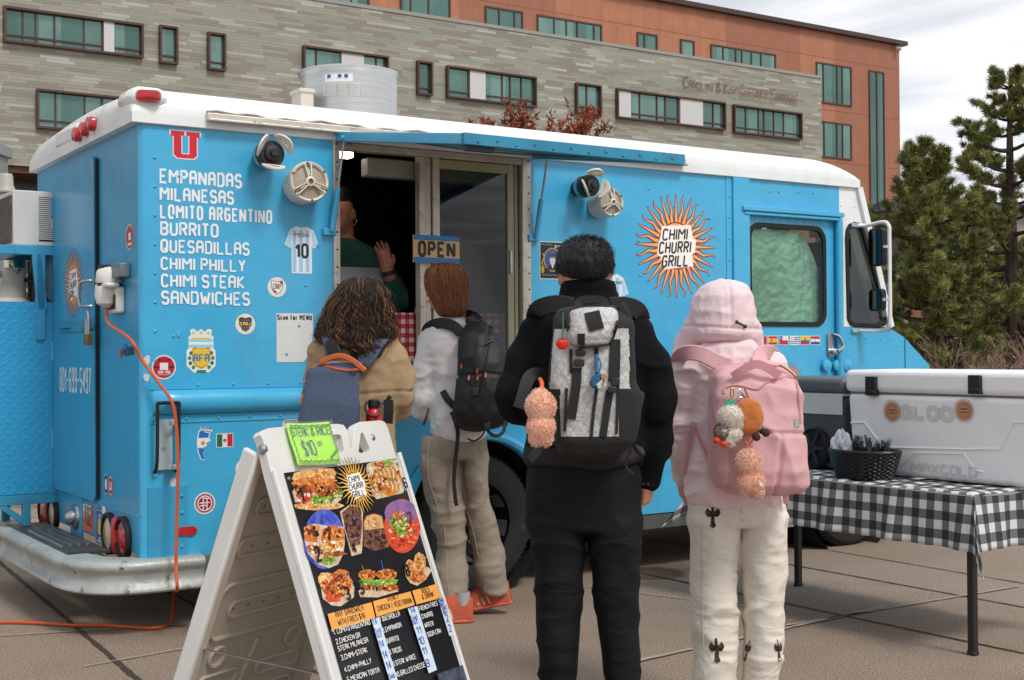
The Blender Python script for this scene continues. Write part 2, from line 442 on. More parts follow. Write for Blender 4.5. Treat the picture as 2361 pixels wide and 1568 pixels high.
# ================================================================== CAMPUS BUILDING
BYAW=R(33.2);BO=Vector(((92-1180.5)/FPX*70,70,0));BU=Vector((math.cos(BYAW),math.sin(BYAW),0));BW=Vector((-math.sin(BYAW),math.cos(BYAW),0))
def B(px,py,d=0):
    P=hit(px,py,BW,BO+BW*d)-BO;return P.dot(BU),P.z
campus=empty('campus_building',BO,BYAW,'long university building of grey green tiles with a terracotta metal upper storey','building')
def tile_material():
    m,t,b,N,M,ramp,mix,bump,noise,obj,sx=ntree('grey_green_tiles',.55)
    hz=.185;row=M('FLOOR',M('DIVIDE',sx[2],hz));fz=M('FRACT',M('DIVIDE',sx[2],hz))
    wr=N('ShaderNodeTexWhiteNoise',noise_dimensions='1D');t.links.new(row,wr.inputs['W'])
    u=M('ADD',M('DIVIDE',sx[0],1.55),M('MULTIPLY',wr.outputs['Value'],7.3));ce=M('FLOOR',u);fu=M('FRACT',u)
    cv=N('ShaderNodeCombineXYZ',(row,ce,0.));w2=N('ShaderNodeTexWhiteNoise',noise_dimensions='2D');t.links.new(cv.outputs[0],w2.inputs['Vector'])
    c=ramp(w2.outputs['Value'],[(0,'847e71'),(.22,'8d8d7c'),(.45,'969282'),(.6,'8d9383'),(.74,'9b948a'),(.87,'a2a498'),(.95,'abada3')],True)
    c=mix(ramp(noise(obj,1.2,6),[(.3,0.),(.8,.3)]),c,'7c776c')
    mo=M('MAXIMUM',M('LESS_THAN',fz,.075),M('LESS_THAN',fu,.012));c=mix(M('MULTIPLY',mo,.7),c,'55504a')
    t.links.new(c,b.inputs['Base Color']);return m
def clad_material():
    m,t,b,N,M,ramp,mix,bump,noise,obj,sx=ntree('terracotta_metal',.5)
    pw=1.35;ce=M('FLOOR',M('DIVIDE',sx[0],pw));fu=M('FRACT',M('DIVIDE',sx[0],pw))
    big=M('FLOOR',M('DIVIDE',sx[0],pw*3));wv=N('ShaderNodeTexWhiteNoise',noise_dimensions='1D');t.links.new(M('ADD',big,.37),wv.inputs['W'])
    rib=M('GREATER_THAN',wv.outputs['Value'],.5);rb=M('FRACT',M('DIVIDE',sx[0],.19))
    rd=M('MULTIPLY',rib,M('LESS_THAN',rb,.36))
    c=mix(ramp(noise(obj,.9,5),[(.3,0.),(.7,1.)]),'a3684c','b07655')
    c=mix(M('MULTIPLY',rib,.35),c,'935f4b');c=mix(M('MULTIPLY',rd,.55),c,'6d3c2a')
    jo=M('MAXIMUM',M('MULTIPLY',M('LESS_THAN',fu,.022),M('SUBTRACT',1.,rib)),M('LESS_THAN',M('FRACT',M('DIVIDE',M('ADD',sx[2],ZJ),4.3)),.02))
    c=mix(M('MULTIPLY',jo,.6),c,'6a3c2c');t.links.new(c,b.inputs['Base Color']);b.inputs['Metallic'].default_value=.15;return m
ztop=B(1180,70)[1];uend=B(1901,194)[0];zbot=B(40,366)[1];D2=3.4
ZJ=-B(1500,70,D2)[1]%4.3
mb=MB();mb.box(-45,uend,0,9,zbot,ztop);mb.build('wall',tile_material(),campus,smooth=False)
mb=MB();mb.box(-45,uend+.03,-.06,.5,ztop,ztop+.22);mb.build('coping',mat('coping','8f8e88',rough=.4),campus,smooth=False)
mb=MB();mb.box(-45,uend-.5,3,8.9,0,zbot-.01);mb.build('recessed_ground_floor',mat('dark_glazing','2a2826',rough=.25,var=.3,vscale=.4),campus,smooth=False)
mb=MB();mb.box(-45,uend-.2,.25,2.98,zbot-.35,zbot-.03);mb.build('soffit',mat('brown_soffit','5a3726',rough=.5),campus,smooth=False)
ou,oz=B(2082,118,D2);otop=B(1700,43,D2)[1]
mb=MB();mb.box(-45,ou,D2,D2+16,0,otop);mb.build('upper_storey',clad_material(),campus,smooth=False)
mb=MB();mb.box(-45,ou+.55,D2-.5,D2+16,otop,otop+.35);mb.build('roof_edge',mat('dark_bronze','3d2a24',rough=.4),campus,smooth=False)
def glass_material():
    m,t,b,N,M,ramp,mix,bump,noise,obj,sx=ntree('teal_window_glass',.04)
    pw=M('FLOOR',M('DIVIDE',sx[0],1.15));wv=N('ShaderNodeTexWhiteNoise',noise_dimensions='1D');t.links.new(pw,wv.inputs['W'])
    c=ramp(wv.outputs['Value'],[(0,'4a6a62'),(.4,'5f837a'),(.75,'7b9c92'),(1,'52706a')]);c=mix(ramp(noise(obj,.6,4),[(.35,0.),(.7,.5)]),c,'47645e')
    t.links.new(c,b.inputs['Base Color']);b.inputs['Metallic'].default_value=.5;b.inputs['Specular IOR Level'].default_value=.8;return m
GLASS=glass_material();FRAME=mat('bronze_frame','4d2d24',rough=.4,var=.1);WPANEL=mat('white_infill_panel','c3c1be',rough=.5,var=.02)
def window(x0,x1,ytl,ybl,mull=(),panels=(),d=0,deep=.32,trans=True,fr=.115):
    u0,zt=B(x0,ytl,d);_,zb=B(x0,ybl,d);u1=B(x1,ytl,d)[0];m=MB()
    f=d-deep
    m.box(u0,u0+fr,f,d-.005,zb,zt);m.box(u1-fr,u1,f,d-.005,zb,zt);m.box(u0+fr,u1-fr,f,d-.005,zt-fr,zt);m.box(u0+fr,u1-fr,f,d-.005,zb,zb+fr)
    us=[B(x,ytl,d)[0] for x in mull];pa=[(B(a,ytl,d)[0],B(b,ytl,d)[0]) for a,b in panels]
    for u in us:m.box(u-.045,u+.045,d-.10,d-.006,zb+fr,zt-fr)
    if trans:
        zc=zb+fr+(zt-zb)*.14
        edges=sorted([u0+fr]+[e for p in pa for e in p]+[u1-fr])
        for i in range(0,len(edges),2):m.box(edges[i],edges[i+1],d-.12,d-.004,zc,zc+.09)
    o=m.build('window',FRAME,campus,smooth=False)
    m=MB();m.box(u0+fr+.01,u1-fr-.01,d-.03,d+.02,zb+fr+.01,zt-fr-.01);m.build('pane',GLASS,o,smooth=False)
    if pa:
        for a,b in pa:
            m=MB();m.box(a,b,d-.20,d-.02,zb+fr+.01,zt-fr-.01);m.build('infill_panel',WPANEL,o,smooth=False)
window(16.6,338,-.5,82.5,(62,92,135,203,245),((247.5,271),))
window(375,417,48,135.5);window(486,527,65.5,152)
window(90,330,191,282,(135,202,242,290))
window(705,901,99.4,176,(737,875),((793.5,845),))
window(967,1001.7,138,216)
window(1035,1240.6,150,224,(1164.7,1183,1208.7,1087),((1088.6,1124),))
window(1332,1389.6,193,264,(1358.8,))
window(1425.7,1675.5,207.8,276,(1481,1520.6,1540,1569,1650),((1430,1458),(1572,1624)))
window(1694.8,1851,248.3,313.4,(1725,1754.5,1767,1789.5,1812))
OW=dict(d=D2,deep=.10,trans=False,fr=.12)
window(780,862,-60,60,(820,),**OW);window(932.5,1048.5,-60,60,(957,998),**OW);window(1127.6,1214.5,12.5,110,(1160,1195),**OW)
window(1247,1396.5,34,140,(1286.5,1314.5,1339.5,1378),**OW);window(1477,1524,77.5,150,(1494,),**OW);window(1576.5,1609,95,170,(),**OW)
window(1646.5,1796.5,107.5,200,(1675,1704,1718,1740,1762),**OW)
window(1889,1970.5,151.5,245,(1905.5,1937,1949),**OW);window(1889,1969,286.5,371,(1905.5,1935,1948),**OW)
window(2010.5,2045.5,172.5,640,(2028,),**OW)
# lettering on the tile wall
(tu0,tz0),(tu1,tz1)=B(1582,196),B(1850,236)
th=.95
d=Decal(lambda a,b,h:(a,-.05-h*40,b));d.step=.0001
red=mat('rust_lettering','6a3c30',rough=.5)
x=tu0;zb_=B(1700,214)[1]
words=[('C','AROLYN'),('&',''),('K','EM'),('G','ARDNER'),('C','OMMONS')]
units=sum(1.25+len(w[1])*.92+.55 for w in words);un=(tu1-tu0)/units
zb_=.5*(B(1590,190)[1]+B(1840,231)[1])-.55
for big,rest in words:
    d.text(big,x,zb_,.80,red,width=un*1.05,t=.085);x+=un*1.25
    if rest:d.text(rest,x,zb_,.60,red,width=un*len(rest)*.88,t=.085);x+=un*len(rest)*.92
    x+=un*.55
d.build('wall_lettering',campus)
# small camera under the roof corner
mb=MB();P=B(2072,127,D2);mb.lathe([(0,0),(.16,.02),(.17,.3),(.1,.42),(0,.44)],(P[0],D2-.25,P[1]),(0,-1,0),12);mb.box(P[0]-.08,P[0]+.08,D2-.3,D2,P[1]+.1,P[1]+.3);mb.build('security_camera',mat('pale_grey','b9b7b2'),campus)

# ---- lower hall behind the pines
hy=52.0
def hb(px,py):p=at(px,py,hy);return p.x,p.z
x0=hb(2045,500)[0];x1=hb(2700,500)[0];zt=hb(2200,500)[1]
hall=empty('low_hall',(x0,hy,0),0,'low tan hall with brown metal base half hidden behind the pines','building')
mb=MB();mb.box(0,x1-x0,0,12,3.1,zt);mb.build('wall',mat('tan_precast','918579',rough=.8,var=.1,vscale=.4),hall,smooth=False)
mb=MB();mb.box(0,x1-x0,-.05,12,0,3.1);mb.build('metal_base',mat('brown_boards','7a5238',rough=.6,var=.3,vscale=.8,stretch=(1,1,.05)),hall,smooth=False)
mb=MB()
for i in range(9):mb.box(.3+i*1.55,.8+i*1.55,-.16,-.06,0,3.05)
mb.build('pilaster',mat('tan_strip','8c7a66',rough=.7),hall,smooth=False)
mb=MB();mb.box(-.3,4.2,-.4,12,zt,zt+.35);mb.box(4.2,x1-x0,-.4,12,zt+.001,zt+.3);mb.build('roof',mat('slate_roof','4b4a55',rough=.7),hall,smooth=False)
mb=MB();mb.box(-.02,4.0,-.12,-.05,zt-2.1,zt-.05);mb.build('brown_fascia',mat('dark_bronze'),hall,smooth=False)

# ================================================================== TREES
BARK=mat('pine_bark','3d3029',rough=.95,var=.3,vscale=8,bump=.8,bscale=30,stretch=(1,1,.3))
ND=[mat('needles_dark','4a5228',rough=.6,var=.3,vscale=1.5),mat('needles_mid','737a3e',rough=.6,var=.3,vscale=1.5),mat('needles_light','9c9a52',rough=.6,var=.25,vscale=1.5)]
def tris(name,C,Dr,Ln,Wd,mi,mats,parent):
    """many narrow leaf triangles: centres, directions, lengths, widths"""
    n=len(C);rv=rng.normal(size=(n,3));sd=np.cross(Dr,rv);sd/=np.linalg.norm(sd,axis=1)[:,None]+1e-9
    V=np.empty((n,3,3),np.float32);V[:,0]=C-sd*(Wd/2)[:,None];V[:,1]=C+sd*(Wd/2)[:,None];V[:,2]=C+Dr*Ln[:,None]
    return npmesh(name,V.reshape(-1,3),np.arange(3*n).reshape(-1,3),mats,parent,mi,smooth=False)
def pine(loc,ht,prof,lean,seed,label,dens=1.0,bend=0):
    r=random.Random(seed);o=empty('pine_tree',loc,0,label,'tree','pines beside the hall');w=MB();tr=[]
    for i in range(13):
        t=i/12;tr.append(Vector((lean*t*ht+bend*math.sin(t*3),.1*math.sin(t*4+seed),ht*t)))
    w.tube(tr,[.17*(1-t/12)**.8*(ht/6)+.012 for t in range(13)],8)
    tc=[];td=[]
    def tp(z):
        t=z/ht*12;i=min(int(t),11);return tr[i].lerp(tr[i+1],t-i)
    z=ht*.10
    while z<ht*.99:
        nb=r.choice((3,4,4,5));a0=r.uniform(0,6.3);rad=prof(z/ht)
        for k in range(nb):
            if r.random()<.12:continue
            a=a0+k*6.283/nb+r.uniform(-.4,.4);L=rad*r.uniform(.55,1.12);b0=tp(z);pts=[]
            up=r.uniform(-.12,.25)+.35*(z/ht)**2
            for j in range(7):
                s=j/6;pts.append(b0+Vector((math.cos(a)*L*s,math.sin(a)*L*s,L*(up*s+.28*s*s-.12*math.sin(s*3)))))
            w.tube(pts,[.028*(1-s/6)*(.5+L)+.005 for s in range(7)],5,False)
            nt=int((5+L*11)*dens)
            for q in range(nt):
                s=r.uniform(.28,1)**.75;i=min(int(s*6),5);p=pts[i].lerp(pts[i+1],s*6-i)
                off=Vector((r.gauss(0,1),r.gauss(0,1),abs(r.gauss(0,.7)))).normalized()*r.uniform(.06,.34)*(.55+.35*L)*(1.15-s*.6)
                e=p+off;w.tube([p,e],[.008,.004],3,False);dd=(off+Vector((math.cos(a),math.sin(a),.5))*.15).normalized()
                for h in range(r.choice((2,3))):
                    tc.append(p.lerp(e,1-.28*h));td.append(dd)
        z+=ht*r.uniform(.034,.058)
    for h in range(6):tc.append(tr[-1]-Vector((0,0,.09*h)));td.append(Vector((0,0,1)))
    w.build('trunk',BARK,o)
    tc=np.array([tuple(v) for v in tc]);td=np.array([tuple(v) for v in td]);n=46
    C=np.repeat(tc,n,0)+rng.normal(0,.022,(len(tc)*n,3));Dv=np.repeat(td,n,0)*.75+rng.normal(0,.62,(len(tc)*n,3));Dv[:,2]+=.12;Dv/=np.linalg.norm(Dv,axis=1)[:,None]
    Ln=rng.uniform(.07,.15,len(C));mi=np.repeat(rng.choice(3,len(tc),p=[.34,.40,.26]),n)
    tris('crown',C.astype(np.float32),Dv.astype(np.float32),Ln,np.full(len(C),.014),mi,ND,o);return o
p=at(2150,700,23);pine((p.x,23,0),at(2145,352,23).z,lambda t:max(.3,2.1*(1-max(0,(t-.18)/.82))**.55*(.75+.25*math.sin(t*21))),-.03,3,'smaller pine with a thin bent top beside the terracotta corner',1.45,.12)
p=at(2335,700,25.5);pine((p.x,25.5,0),at(2345,180,25.5).z,lambda t:max(.5,2.6*(1-max(0,(t-.30)/.70))**.75*(.72+.28*math.sin(t*17+1))),.004,11,'taller dense pine at the right edge of the picture',1.5)
p=at(2235,800,29);pine((p.x,29,0),4.6,lambda t:2.5*(1-t)**.5,.0,23,'low bushy pine between the two taller pines',1.4)
# bare shrub and rust leaved tree
def branchy(r,p,d,L,rad,depth,acc,w,spread=.55,n=(2,3)):
    q=p+d*L;mid=p.lerp(q,.5)+Vector((r.gauss(0,1),r.gauss(0,1),r.gauss(0,1)))*L*.06
    w.tube([p,mid,q],[rad,rad*.85,rad*.65],5,False);acc.append((p,q,depth))
    if depth==0:return
    for k in range(r.choice(n)):
        dd=(d+Vector((r.gauss(0,spread),r.gauss(0,spread),r.gauss(.08,spread*.7)))).normalized();branchy(r,p.lerp(q,r.uniform(.55,1)),dd,L*r.uniform(.6,.86),rad*.62,depth-1,acc,w,spread,n)
p=at(2290,800,15);sh=empty('bare_shrub',(p.x,15,0),0,'bare leafless shrub with pale pinkish twigs in front of the pines','shrub')
r=random.Random(5);w=MB();acc=[]
for k in range(13):
    a=r.uniform(0,6.28);branchy(r,Vector((r.uniform(-.5,.5),r.uniform(-.3,.3),0)),Vector((math.cos(a)*.6,math.sin(a)*.6,1)).normalized(),.66,.016,5,acc,w,.5)
w.build('stems',mat('pale_twig','8d7468',rough=.8,var=.2),sh,ang=180,fix=False)
C=[];
for (a,b,dp) in acc:
    if dp==0 and r.random()<.12:C.append(tuple(b))
C=np.array(C);Dv=rng.normal(size=C.shape);Dv/=np.linalg.norm(Dv,axis=1)[:,None];tris('dry_leaves',C,Dv,np.full(len(C),.06),np.full(len(C),.03),None,mat('dry_leaf','8a5a3a'),sh)
p=at(1225,300,21);ot=empty('rust_leaved_tree',(p.x,21,0),0,'young tree with rust orange leaves behind the white truck roof','tree')
r=random.Random(9);w=MB();acc=[];w.tube([(0,0,0),(.03,0,1.2),(0,.03,2.9)],[.09,.075,.06],8)
for k in range(15):
    a=r.uniform(0,6.28);ln=r.uniform(.1,.62);branchy(r,Vector((0,0,r.uniform(2.0,3.0))),Vector((math.cos(a)*ln,math.sin(a)*ln,1)).normalized(),r.uniform(.95,1.25),.03,3,acc,w,.22,(2,3,3))
w.build('trunk',BARK,ot,ang=180,fix=False)
C=[];Dv=[]
for (a,b,dp) in acc:
    if dp<=1 and (a.x+r.gauss(0,.4))<1.9:
        for k in range(46 if dp==0 else 26):
            C.append(tuple(a.lerp(b,r.random())+Vector((r.gauss(0,.03),r.gauss(0,.03),r.gauss(0,.03)))));Dv.append((r.gauss(0,.6),r.gauss(0,.6),r.gauss(.5,.6)))
C=np.array(C);Dv=np.array(Dv);Dv/=np.linalg.norm(Dv,axis=1)[:,None]
tris('crown',C,Dv,rng.uniform(.05,.12,len(C)),np.full(len(C),.042),rng.choice(2,len(C)),[mat('rust_leaf','a5502a',rough=.7,var=.3,vscale=3),mat('rust_leaf_dark','6e3520',rough=.7,var=.3,vscale=3)],ot)

# ---- things behind the rear rack on the left
p=at(4,400,13);co=empty('concrete_pillar',(p.x-.06,13,0),0,'grey concrete pillar at the left edge behind the air conditioner','pillar')
mb=MB();mb.box(-.25,.09,-.15,.15,0,at(5,323,13).z);mb.build('shaft',mat('grey_concrete','86888a',rough=.8,var=.15),co,bevel=.01)
mb=MB();mb.box(-.3,.12,-.19,.19,at(5,345,13).z,at(5,323,13).z+.02);mb.build('cap',mat('grey_concrete'),co,bevel=.01)
p=at(18,440,12.5);la=empty('lamp_post',(p.x,12.5,0),0,'pale bell shaped lamp head above the air conditioner','lamp')
zt=at(18,390,12.5).z;mb=MB();mb.tube([(0,0,0),(0,0,zt-.2)],.025,8);mb.build('pole',mat('pale_grey'),la)
mb=MB();mb.lathe([(0,.02),(.055,.02),(.065,.0),(.07,-.09),(.095,-.15),(.09,-.165),(0,-.165)],(0,0,zt),(0,0,1),20);mb.build('lamp_head',mat('lamp_beige','a8a49a',rough=.5),la)
p=at(40,590,12);rl=empty('white_railing',(p.x-1,12,0),0,'white metal railing seen under the air conditioner bracket','railing')
mb=MB()
zt=at(40,575,12).z;zb=at(40,612,12).z-.6
for k in range(26):mb.box(k*.075,k*.075+.016,-.012,.012,0.05,zt)
mb.box(-.02,1.95,-.02,.02,zt,zt+.04);mb.box(-.02,1.95,-.018,.018,.04,.08);mb.build('bars',mat('white_paint_metal','c9c5b4',rough=.5),rl,smooth=False)
p=at(30,640,17);hd=empty('hedge',(p.x,17,0),0,'green leafy bush behind the white railing','bush')
C=rng.normal(0,1,(5000,3))*np.array([.6,.3,.75])+np.array([0,0,1.5]);C[:,2]=np.abs(C[:,2]);Dv=rng.normal(size=C.shape);Dv/=np.linalg.norm(Dv,axis=1)[:,None]
tris('foliage',C,Dv,rng.uniform(.05,.1,len(C)),np.full(len(C),.05),rng.choice(3,len(C)),ND,hd)
mb=MB();mb.tube([(0,0,0),(0,0,1.4)],.05,6);mb.build('stem',BARK,hd)
from mathutils import noise as mnoise
# ================================================================== FOOD TRUCK
truck=empty('food_truck',OT,YAW,'sky blue food truck with white roof parked across the plaza','food truck')
SF=lambda a,b,h:(a,-h,b)        # right side panel: a along the truck, b up, h outward
RF=lambda a,b,h:(-h,a,b)        # rear panel: a across, b up, h outward
def paint_material(name,c1,c2,rough=.32,grime=.5):
    m,t,b,N,M,ramp,mix,bump,noise,obj,sx=ntree(name,rough)
    mp=N('ShaderNodeMapping',(obj,));mp.inputs['Scale'].default_value=(2.6,2.6,.55)
    c=mix(ramp(noise(obj,.8,4),[(.3,0.),(.7,1.)]),c1,c2)
    c=mix(M('MULTIPLY',ramp(noise(mp.outputs[0],2.2,8,.68),[(.50,0.),(.72,1.)]),grime*.5),c,'5d7f8c' if c1!='dfe3e2' else 'a9a49a')
    c=mix(M('MULTIPLY',ramp(noise(obj,26,6,.7),[(.66,0.),(.74,1.)]),grime*.8),c,'2f6d88' if c1!='dfe3e2' else '8d8376')
    t.links.new(c,b.inputs['Base Color']);bump(M('ADD',noise(obj,2.4,2),M('MULTIPLY',noise(obj,7,2),.25)),.45,.035);b.inputs['Coat Weight'].default_value=.25;b.inputs['Coat Roughness'].default_value=.15;return m
BLUE=paint_material('blue_paint','33a4d2','46aed9');BLUER=paint_material('blue_paint_weathered','2a93bf','3c9cc4',.4,.85);WHITE=paint_material('white_paint','dfe3e2','e6e9e8',.3,.45)
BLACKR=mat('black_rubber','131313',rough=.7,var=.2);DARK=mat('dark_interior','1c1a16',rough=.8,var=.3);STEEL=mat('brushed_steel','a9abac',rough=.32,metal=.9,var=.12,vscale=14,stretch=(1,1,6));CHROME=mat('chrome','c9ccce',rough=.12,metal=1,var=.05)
ALU=mat('aged_aluminium','c4beb2',rough=.42,metal=.55,var=.15,vscale=9,dirt=.45,dcol='6f6459',dscale=14)
RED=mat('red_lens','b3101e',rough=.15,coat=.6,var=.1);CREAM=mat('cream_lens','c8b898',rough=.2,coat=.5);BUMP=mat('chipped_white_steel','a7aba6',rough=.45,metal=.2,var=.15,dirt=.50,dcol='6b4a34',dscale=8,bump=.3,bscale=20)
RUST=mat('rusty_blue','2c86a8',rough=.6,dirt=.42,dcol='6a5636',dscale=14,var=.2);WP=mat('white_plastic','d8d6d0',rough=.45,var=.04);BK=mat('black_plastic','1b1b1c',rough=.5,var=.15)
def thin_glass(name,tint,refl,rough=.02):
    m=bpy.data.materials.new(name);m.use_nodes=True;t=m.node_tree;t.nodes.clear();o=t.nodes.new('ShaderNodeOutputMaterial');mx=t.nodes.new('ShaderNodeMixShader');a=t.nodes.new('ShaderNodeBsdfTransparent');g=t.nodes.new('ShaderNodeBsdfGlossy')
    a.inputs[0].default_value=(*lin(tint),1);g.inputs['Roughness'].default_value=rough;mx.inputs[0].default_value=refl;t.links.new(a.outputs[0],mx.inputs[1]);t.links.new(g.outputs[0],mx.inputs[2]);t.links.new(mx.outputs[0],o.inputs[0]);return m
TW_,LEN=2.10,4.97
ZR=2.553
# ---- side panel with window, door and wheel-arch openings
def arch(cx,cz,r,zb,n=18):
    a=math.asin((zb-cz)/r);return [(cx-r*math.cos(a+(math.pi-2*a)*k/n),cz+r*math.sin(a+(math.pi-2*a)*k/n)) for k in range(n+1)]
WIN=(1.085,2.325,1.245,2.535);DOOR=(4.045,4.955,.42,2.335)
outl=[(.03,.375)]+arch(1.97,.42,.475,.37)+[(4.6,.36)]+arch(5.12,.40,.47,.37)+[(6.0,.45),(6.02,1.10),(5.91,1.286),(5.643,1.487),(5.5,1.549),(4.972,1.56),(4.972,ZR),(.03,ZR)]
outl=[p for p in outl if not(p[0]==4.6)]
mb=MB()
mb.plate(outl,[[(WIN[0],WIN[2]),(WIN[1],WIN[2]),(WIN[1],WIN[3]),(WIN[0],WIN[3])],[(DOOR[0],DOOR[2]),(DOOR[1],DOOR[2]),(DOOR[1],DOOR[3]),(DOOR[0],DOOR[3])]],SF,0,-.035)
body=mb.build('side_panel',BLUE,truck,smooth=False)
# rivets in rows
def rivets(name,pts,fn,mt,r=.009):
    m=MB()
    for a,b in pts:
        p=Vector(fn(a,b,0));m.rivet(p,Vector(fn(a,b,1))-p,r)
    return m.build(name,mt,truck)
rv=[]
for z in np.arange(.5,2.5,.145):rv.append((.075,z))
for z in (.55,.75,.95,1.3,1.5,2.1,2.3):rv.append((.17+.03*math.sin(z*9),z))
rv+= [S(*p) for p in ((1640,555),(1685,480),(1682,520),(1680,560),(1684,600),(1682,640),(1683,690),(1606,520),(1620,500),(1560,480),(1545,500),(1640,510),(1500,440),(1340,440),(1325,600),(1330,690),(1475,560),(1478,640),(1480,720),(1485,800),(1765,430),(1800,450),(1835,435),(1880,455),(1910,440),(1780,450),(1845,452),(735,560),(706,652),(690,745),(400,765),(412,765),(660,810),(600,1000),(540,1150))]
rivets('rivets',rv,SF,BLUE)
# rounded rear corner post, roof flange
mb=MB();mb.lathe([(.034,.38),(.034,ZR)],(.034,.034,0),(0,0,1),20);mb.build('corner_post',BLUE,truck)
mb=MB();mb.box(.0,5.16,-.012,0,ZR-.003,ZR+.05)
for i in range(40):mb.rivet((.05+i*.13,-.012,ZR+.022),(0,-1,0),.011)
mb.build('roof_flange',WHITE,truck,bevel=0)
# ---- roof cap
RW0,RW1,RU0,RU1=-.022,TW_+.022,-.045,5.165
def rd(t):t=max(0,min(1,t));return math.sqrt(1-(1-t)**2)
def roofz(u,w):
    k=rd(min(w-RW0,RW1-w)/.15)**.8*rd((u-RU0)/.15)**.8
    fr=rd((RU1-u)/.42) if u>RU1-.42 else 1
    return ZR+.05+(.135+.05*math.sin(math.pi*(w-RW0)/(RW1-RW0)))*k*fr
us=[RU0+.15*(1-math.cos(k*math.pi/16)) for k in range(9)]+[.2+.13*i for i in range(36)]+[RU1-.42*(1-math.sin(k*math.pi/28)) for k in range(1,15)]
us=sorted(u for u in set(us) if u<=RU1);ws=[RW0+.15*(1-math.cos(k*math.pi/20)) for k in range(11)];ws=ws+[ws[-1]+(TW_/2-ws[-1])*k/5 for k in range(1,6)];ws=ws+[TW_-w for w in ws[:-1][::-1]]
mb=MB();mb.sheet(len(us),len(ws),lambda a,b:(us[round(a*(len(us)-1))],ws[round(b*(len(ws)-1))],roofz(us[round(a*(len(us)-1))],ws[round(b*(len(ws)-1))])))
for (a,b,c,dd) in ((RU0,RU1,RW0,RW0),(RU0,RU1,RW1,RW1)):mb.add([(a,c,ZR+.05),(b,c,ZR+.05),(b,c,ZR),(a,c,ZR)],[(0,1,2,3)])
for u in(RU0,RU1):mb.add([(u,RW0,ZR+.05),(u,RW1,ZR+.05),(u,RW1,ZR),(u,RW0,ZR)],[(0,1,2,3)])
for (a,b,c,e) in((RU0,.03,RW0,RW1),(5.12,RU1,RW0,RW1),(.03,5.12,RW0,.03),(.03,5.12,TW_-.03,RW1)):mb.add([(a,c,ZR),(b,c,ZR),(b,e,ZR),(a,e,ZR)],[(0,1,2,3)])
mb.build('roof',WHITE,truck,ang=60)
# lamp housings and lamps on the rear cap
def lamp(u,w,z,rw,rh,name='marker_lamp',dr=(-1,0,0)):
    m=MB();pts=rrect(-rw,-rh,rw,rh,min(rw,rh)*.8);n=len(pts);dv=Vector(dr);a=Vector((0,0,1)).cross(dv);o=Vector((u,w,z));vs=[];
    for sc,h in((1,0),(1,.02),(.85,.035),(.4,.042)):vs+=[o+a*(p[0]*sc)+Vector((0,0,p[1]*sc))+dv*h for p in pts]
    fs=[(i+n*k,(i+1)%n+n*k,(i+1)%n+n*(k+1),i+n*(k+1)) for k in range(3) for i in range(n)]+[tuple(range(3*n,4*n))];m.add(vs,fs);return m.build(name,RED,truck)
lu,lz=S(349,211,-.03)
mb=MB();mb.box(-.05,.15,-.03,.25,ZR+.075,ZR+.185);mb.build('lamp_housing',WHITE,truck,bevel=.05)
lamp(lu+.005,-.022,lz,.062,.03,dr=(-.35,-.94,.06))
for px in (185,201,217):w=RR(px,285,-.06)[0];lamp(-.047,w,RR(px,297-(px-185)*.75,-.06)[1],.042,.04)
mb=MB();mb.box(-.05,.1,.98,1.46,ZR+.055,ZR+.15);mb.build('lamp_recess',WHITE,truck,bevel=.02)
# gutter rail over the hatch
u0,z0=S(478,252);u1=S(1575,380)[0]
mb=MB();mb.box(u0,u1,-.055,-.02,ZR+.035,ZR+.075);mb.box(u0,u1,-.075,-.055,ZR+.03,ZR+.045);mb.build('gutter_rail',ALU,truck,bevel=.004)
mb=MB();
pts=[(u0+(u1-u0)*i/60,-.037,ZR+.079+.006*math.sin(i*1.7)+.004*math.sin(i*.6)) for i in range(61)]
mb.tube(pts,.007,6);mb.build('sealant_bead',mat('old_sealant','8d8275',rough=.9),truck)
# ---- rear wall and door
mb=MB();DW=(.735,1.615,.60,2.485)
mb.plate([(.034,.40),(TW_,.40),(TW_,ZR),(.034,ZR)],[],RF,0,-.035);mb.build('rear_panel',BLUER,truck,smooth=False)
mb=MB();mb.plate([(TW_+.03,.40),(TW_+.03,ZR)][:0] or [(.03,.375),(5.9,.40),(5.9,1.286),(5.5,1.55),(5.16,ZR),(.03,ZR)],[],lambda a,b,h:(a,TW_-h,b),0,.03);mb.build('far_side_panel',BLUE,truck,smooth=False)
mb=MB();mb.plate(rrect(DW[0],DW[2],DW[1],DW[3],.05),[],RF,.004,.026);rdoor=mb.build('rear_door',BLUER,truck,smooth=False,bevel=.006)
mb=MB();mb.bar((-.012,DW[0]-.012,DW[2]+.02),(-.012,DW[0]-.012,DW[3]-.02),.011,.016);mb.build('door_gap_shade',BLACKR,rdoor)  # black bar stands in for the shaded gap along the door edge
mb=MB()
for z in (.9,1.42,2.28):
    mb.tube([(-.03,DW[1]+.01,z-.06),(-.03,DW[1]+.01,z+.06)],.011,8);mb.box(-.03,-.02,DW[1]-.04,DW[1]+.05,z-.05,z+.05)
mb.build('hinge',BLUER,rdoor)
a,zt=RR(217,645);zb=RR(217,690)[1]
mb=MB();mb.tube(smooth_path([(-.02,a-.06,zt+.02),(-.05,a-.05,zt+.02),(-.075,a,zt),(-.075,a,zb),(-.05,a-.05,zb-.01),(-.02,a-.06,zb-.01)],5),.009,8);mb.build('grab_handle',STEEL,rdoor)
hz=RR(190,738)[1];mb=MB();mb.box(-.036,-.026,.76,1.42,hz-.035,hz+.03);mb.box(-.045,-.036,.70,.86,hz-.025,hz+.02);mb.box(-.05,-.026,1.18,1.4,hz-.012,hz+.006);mb.build('hasp',RUST,rdoor,bevel=.003)
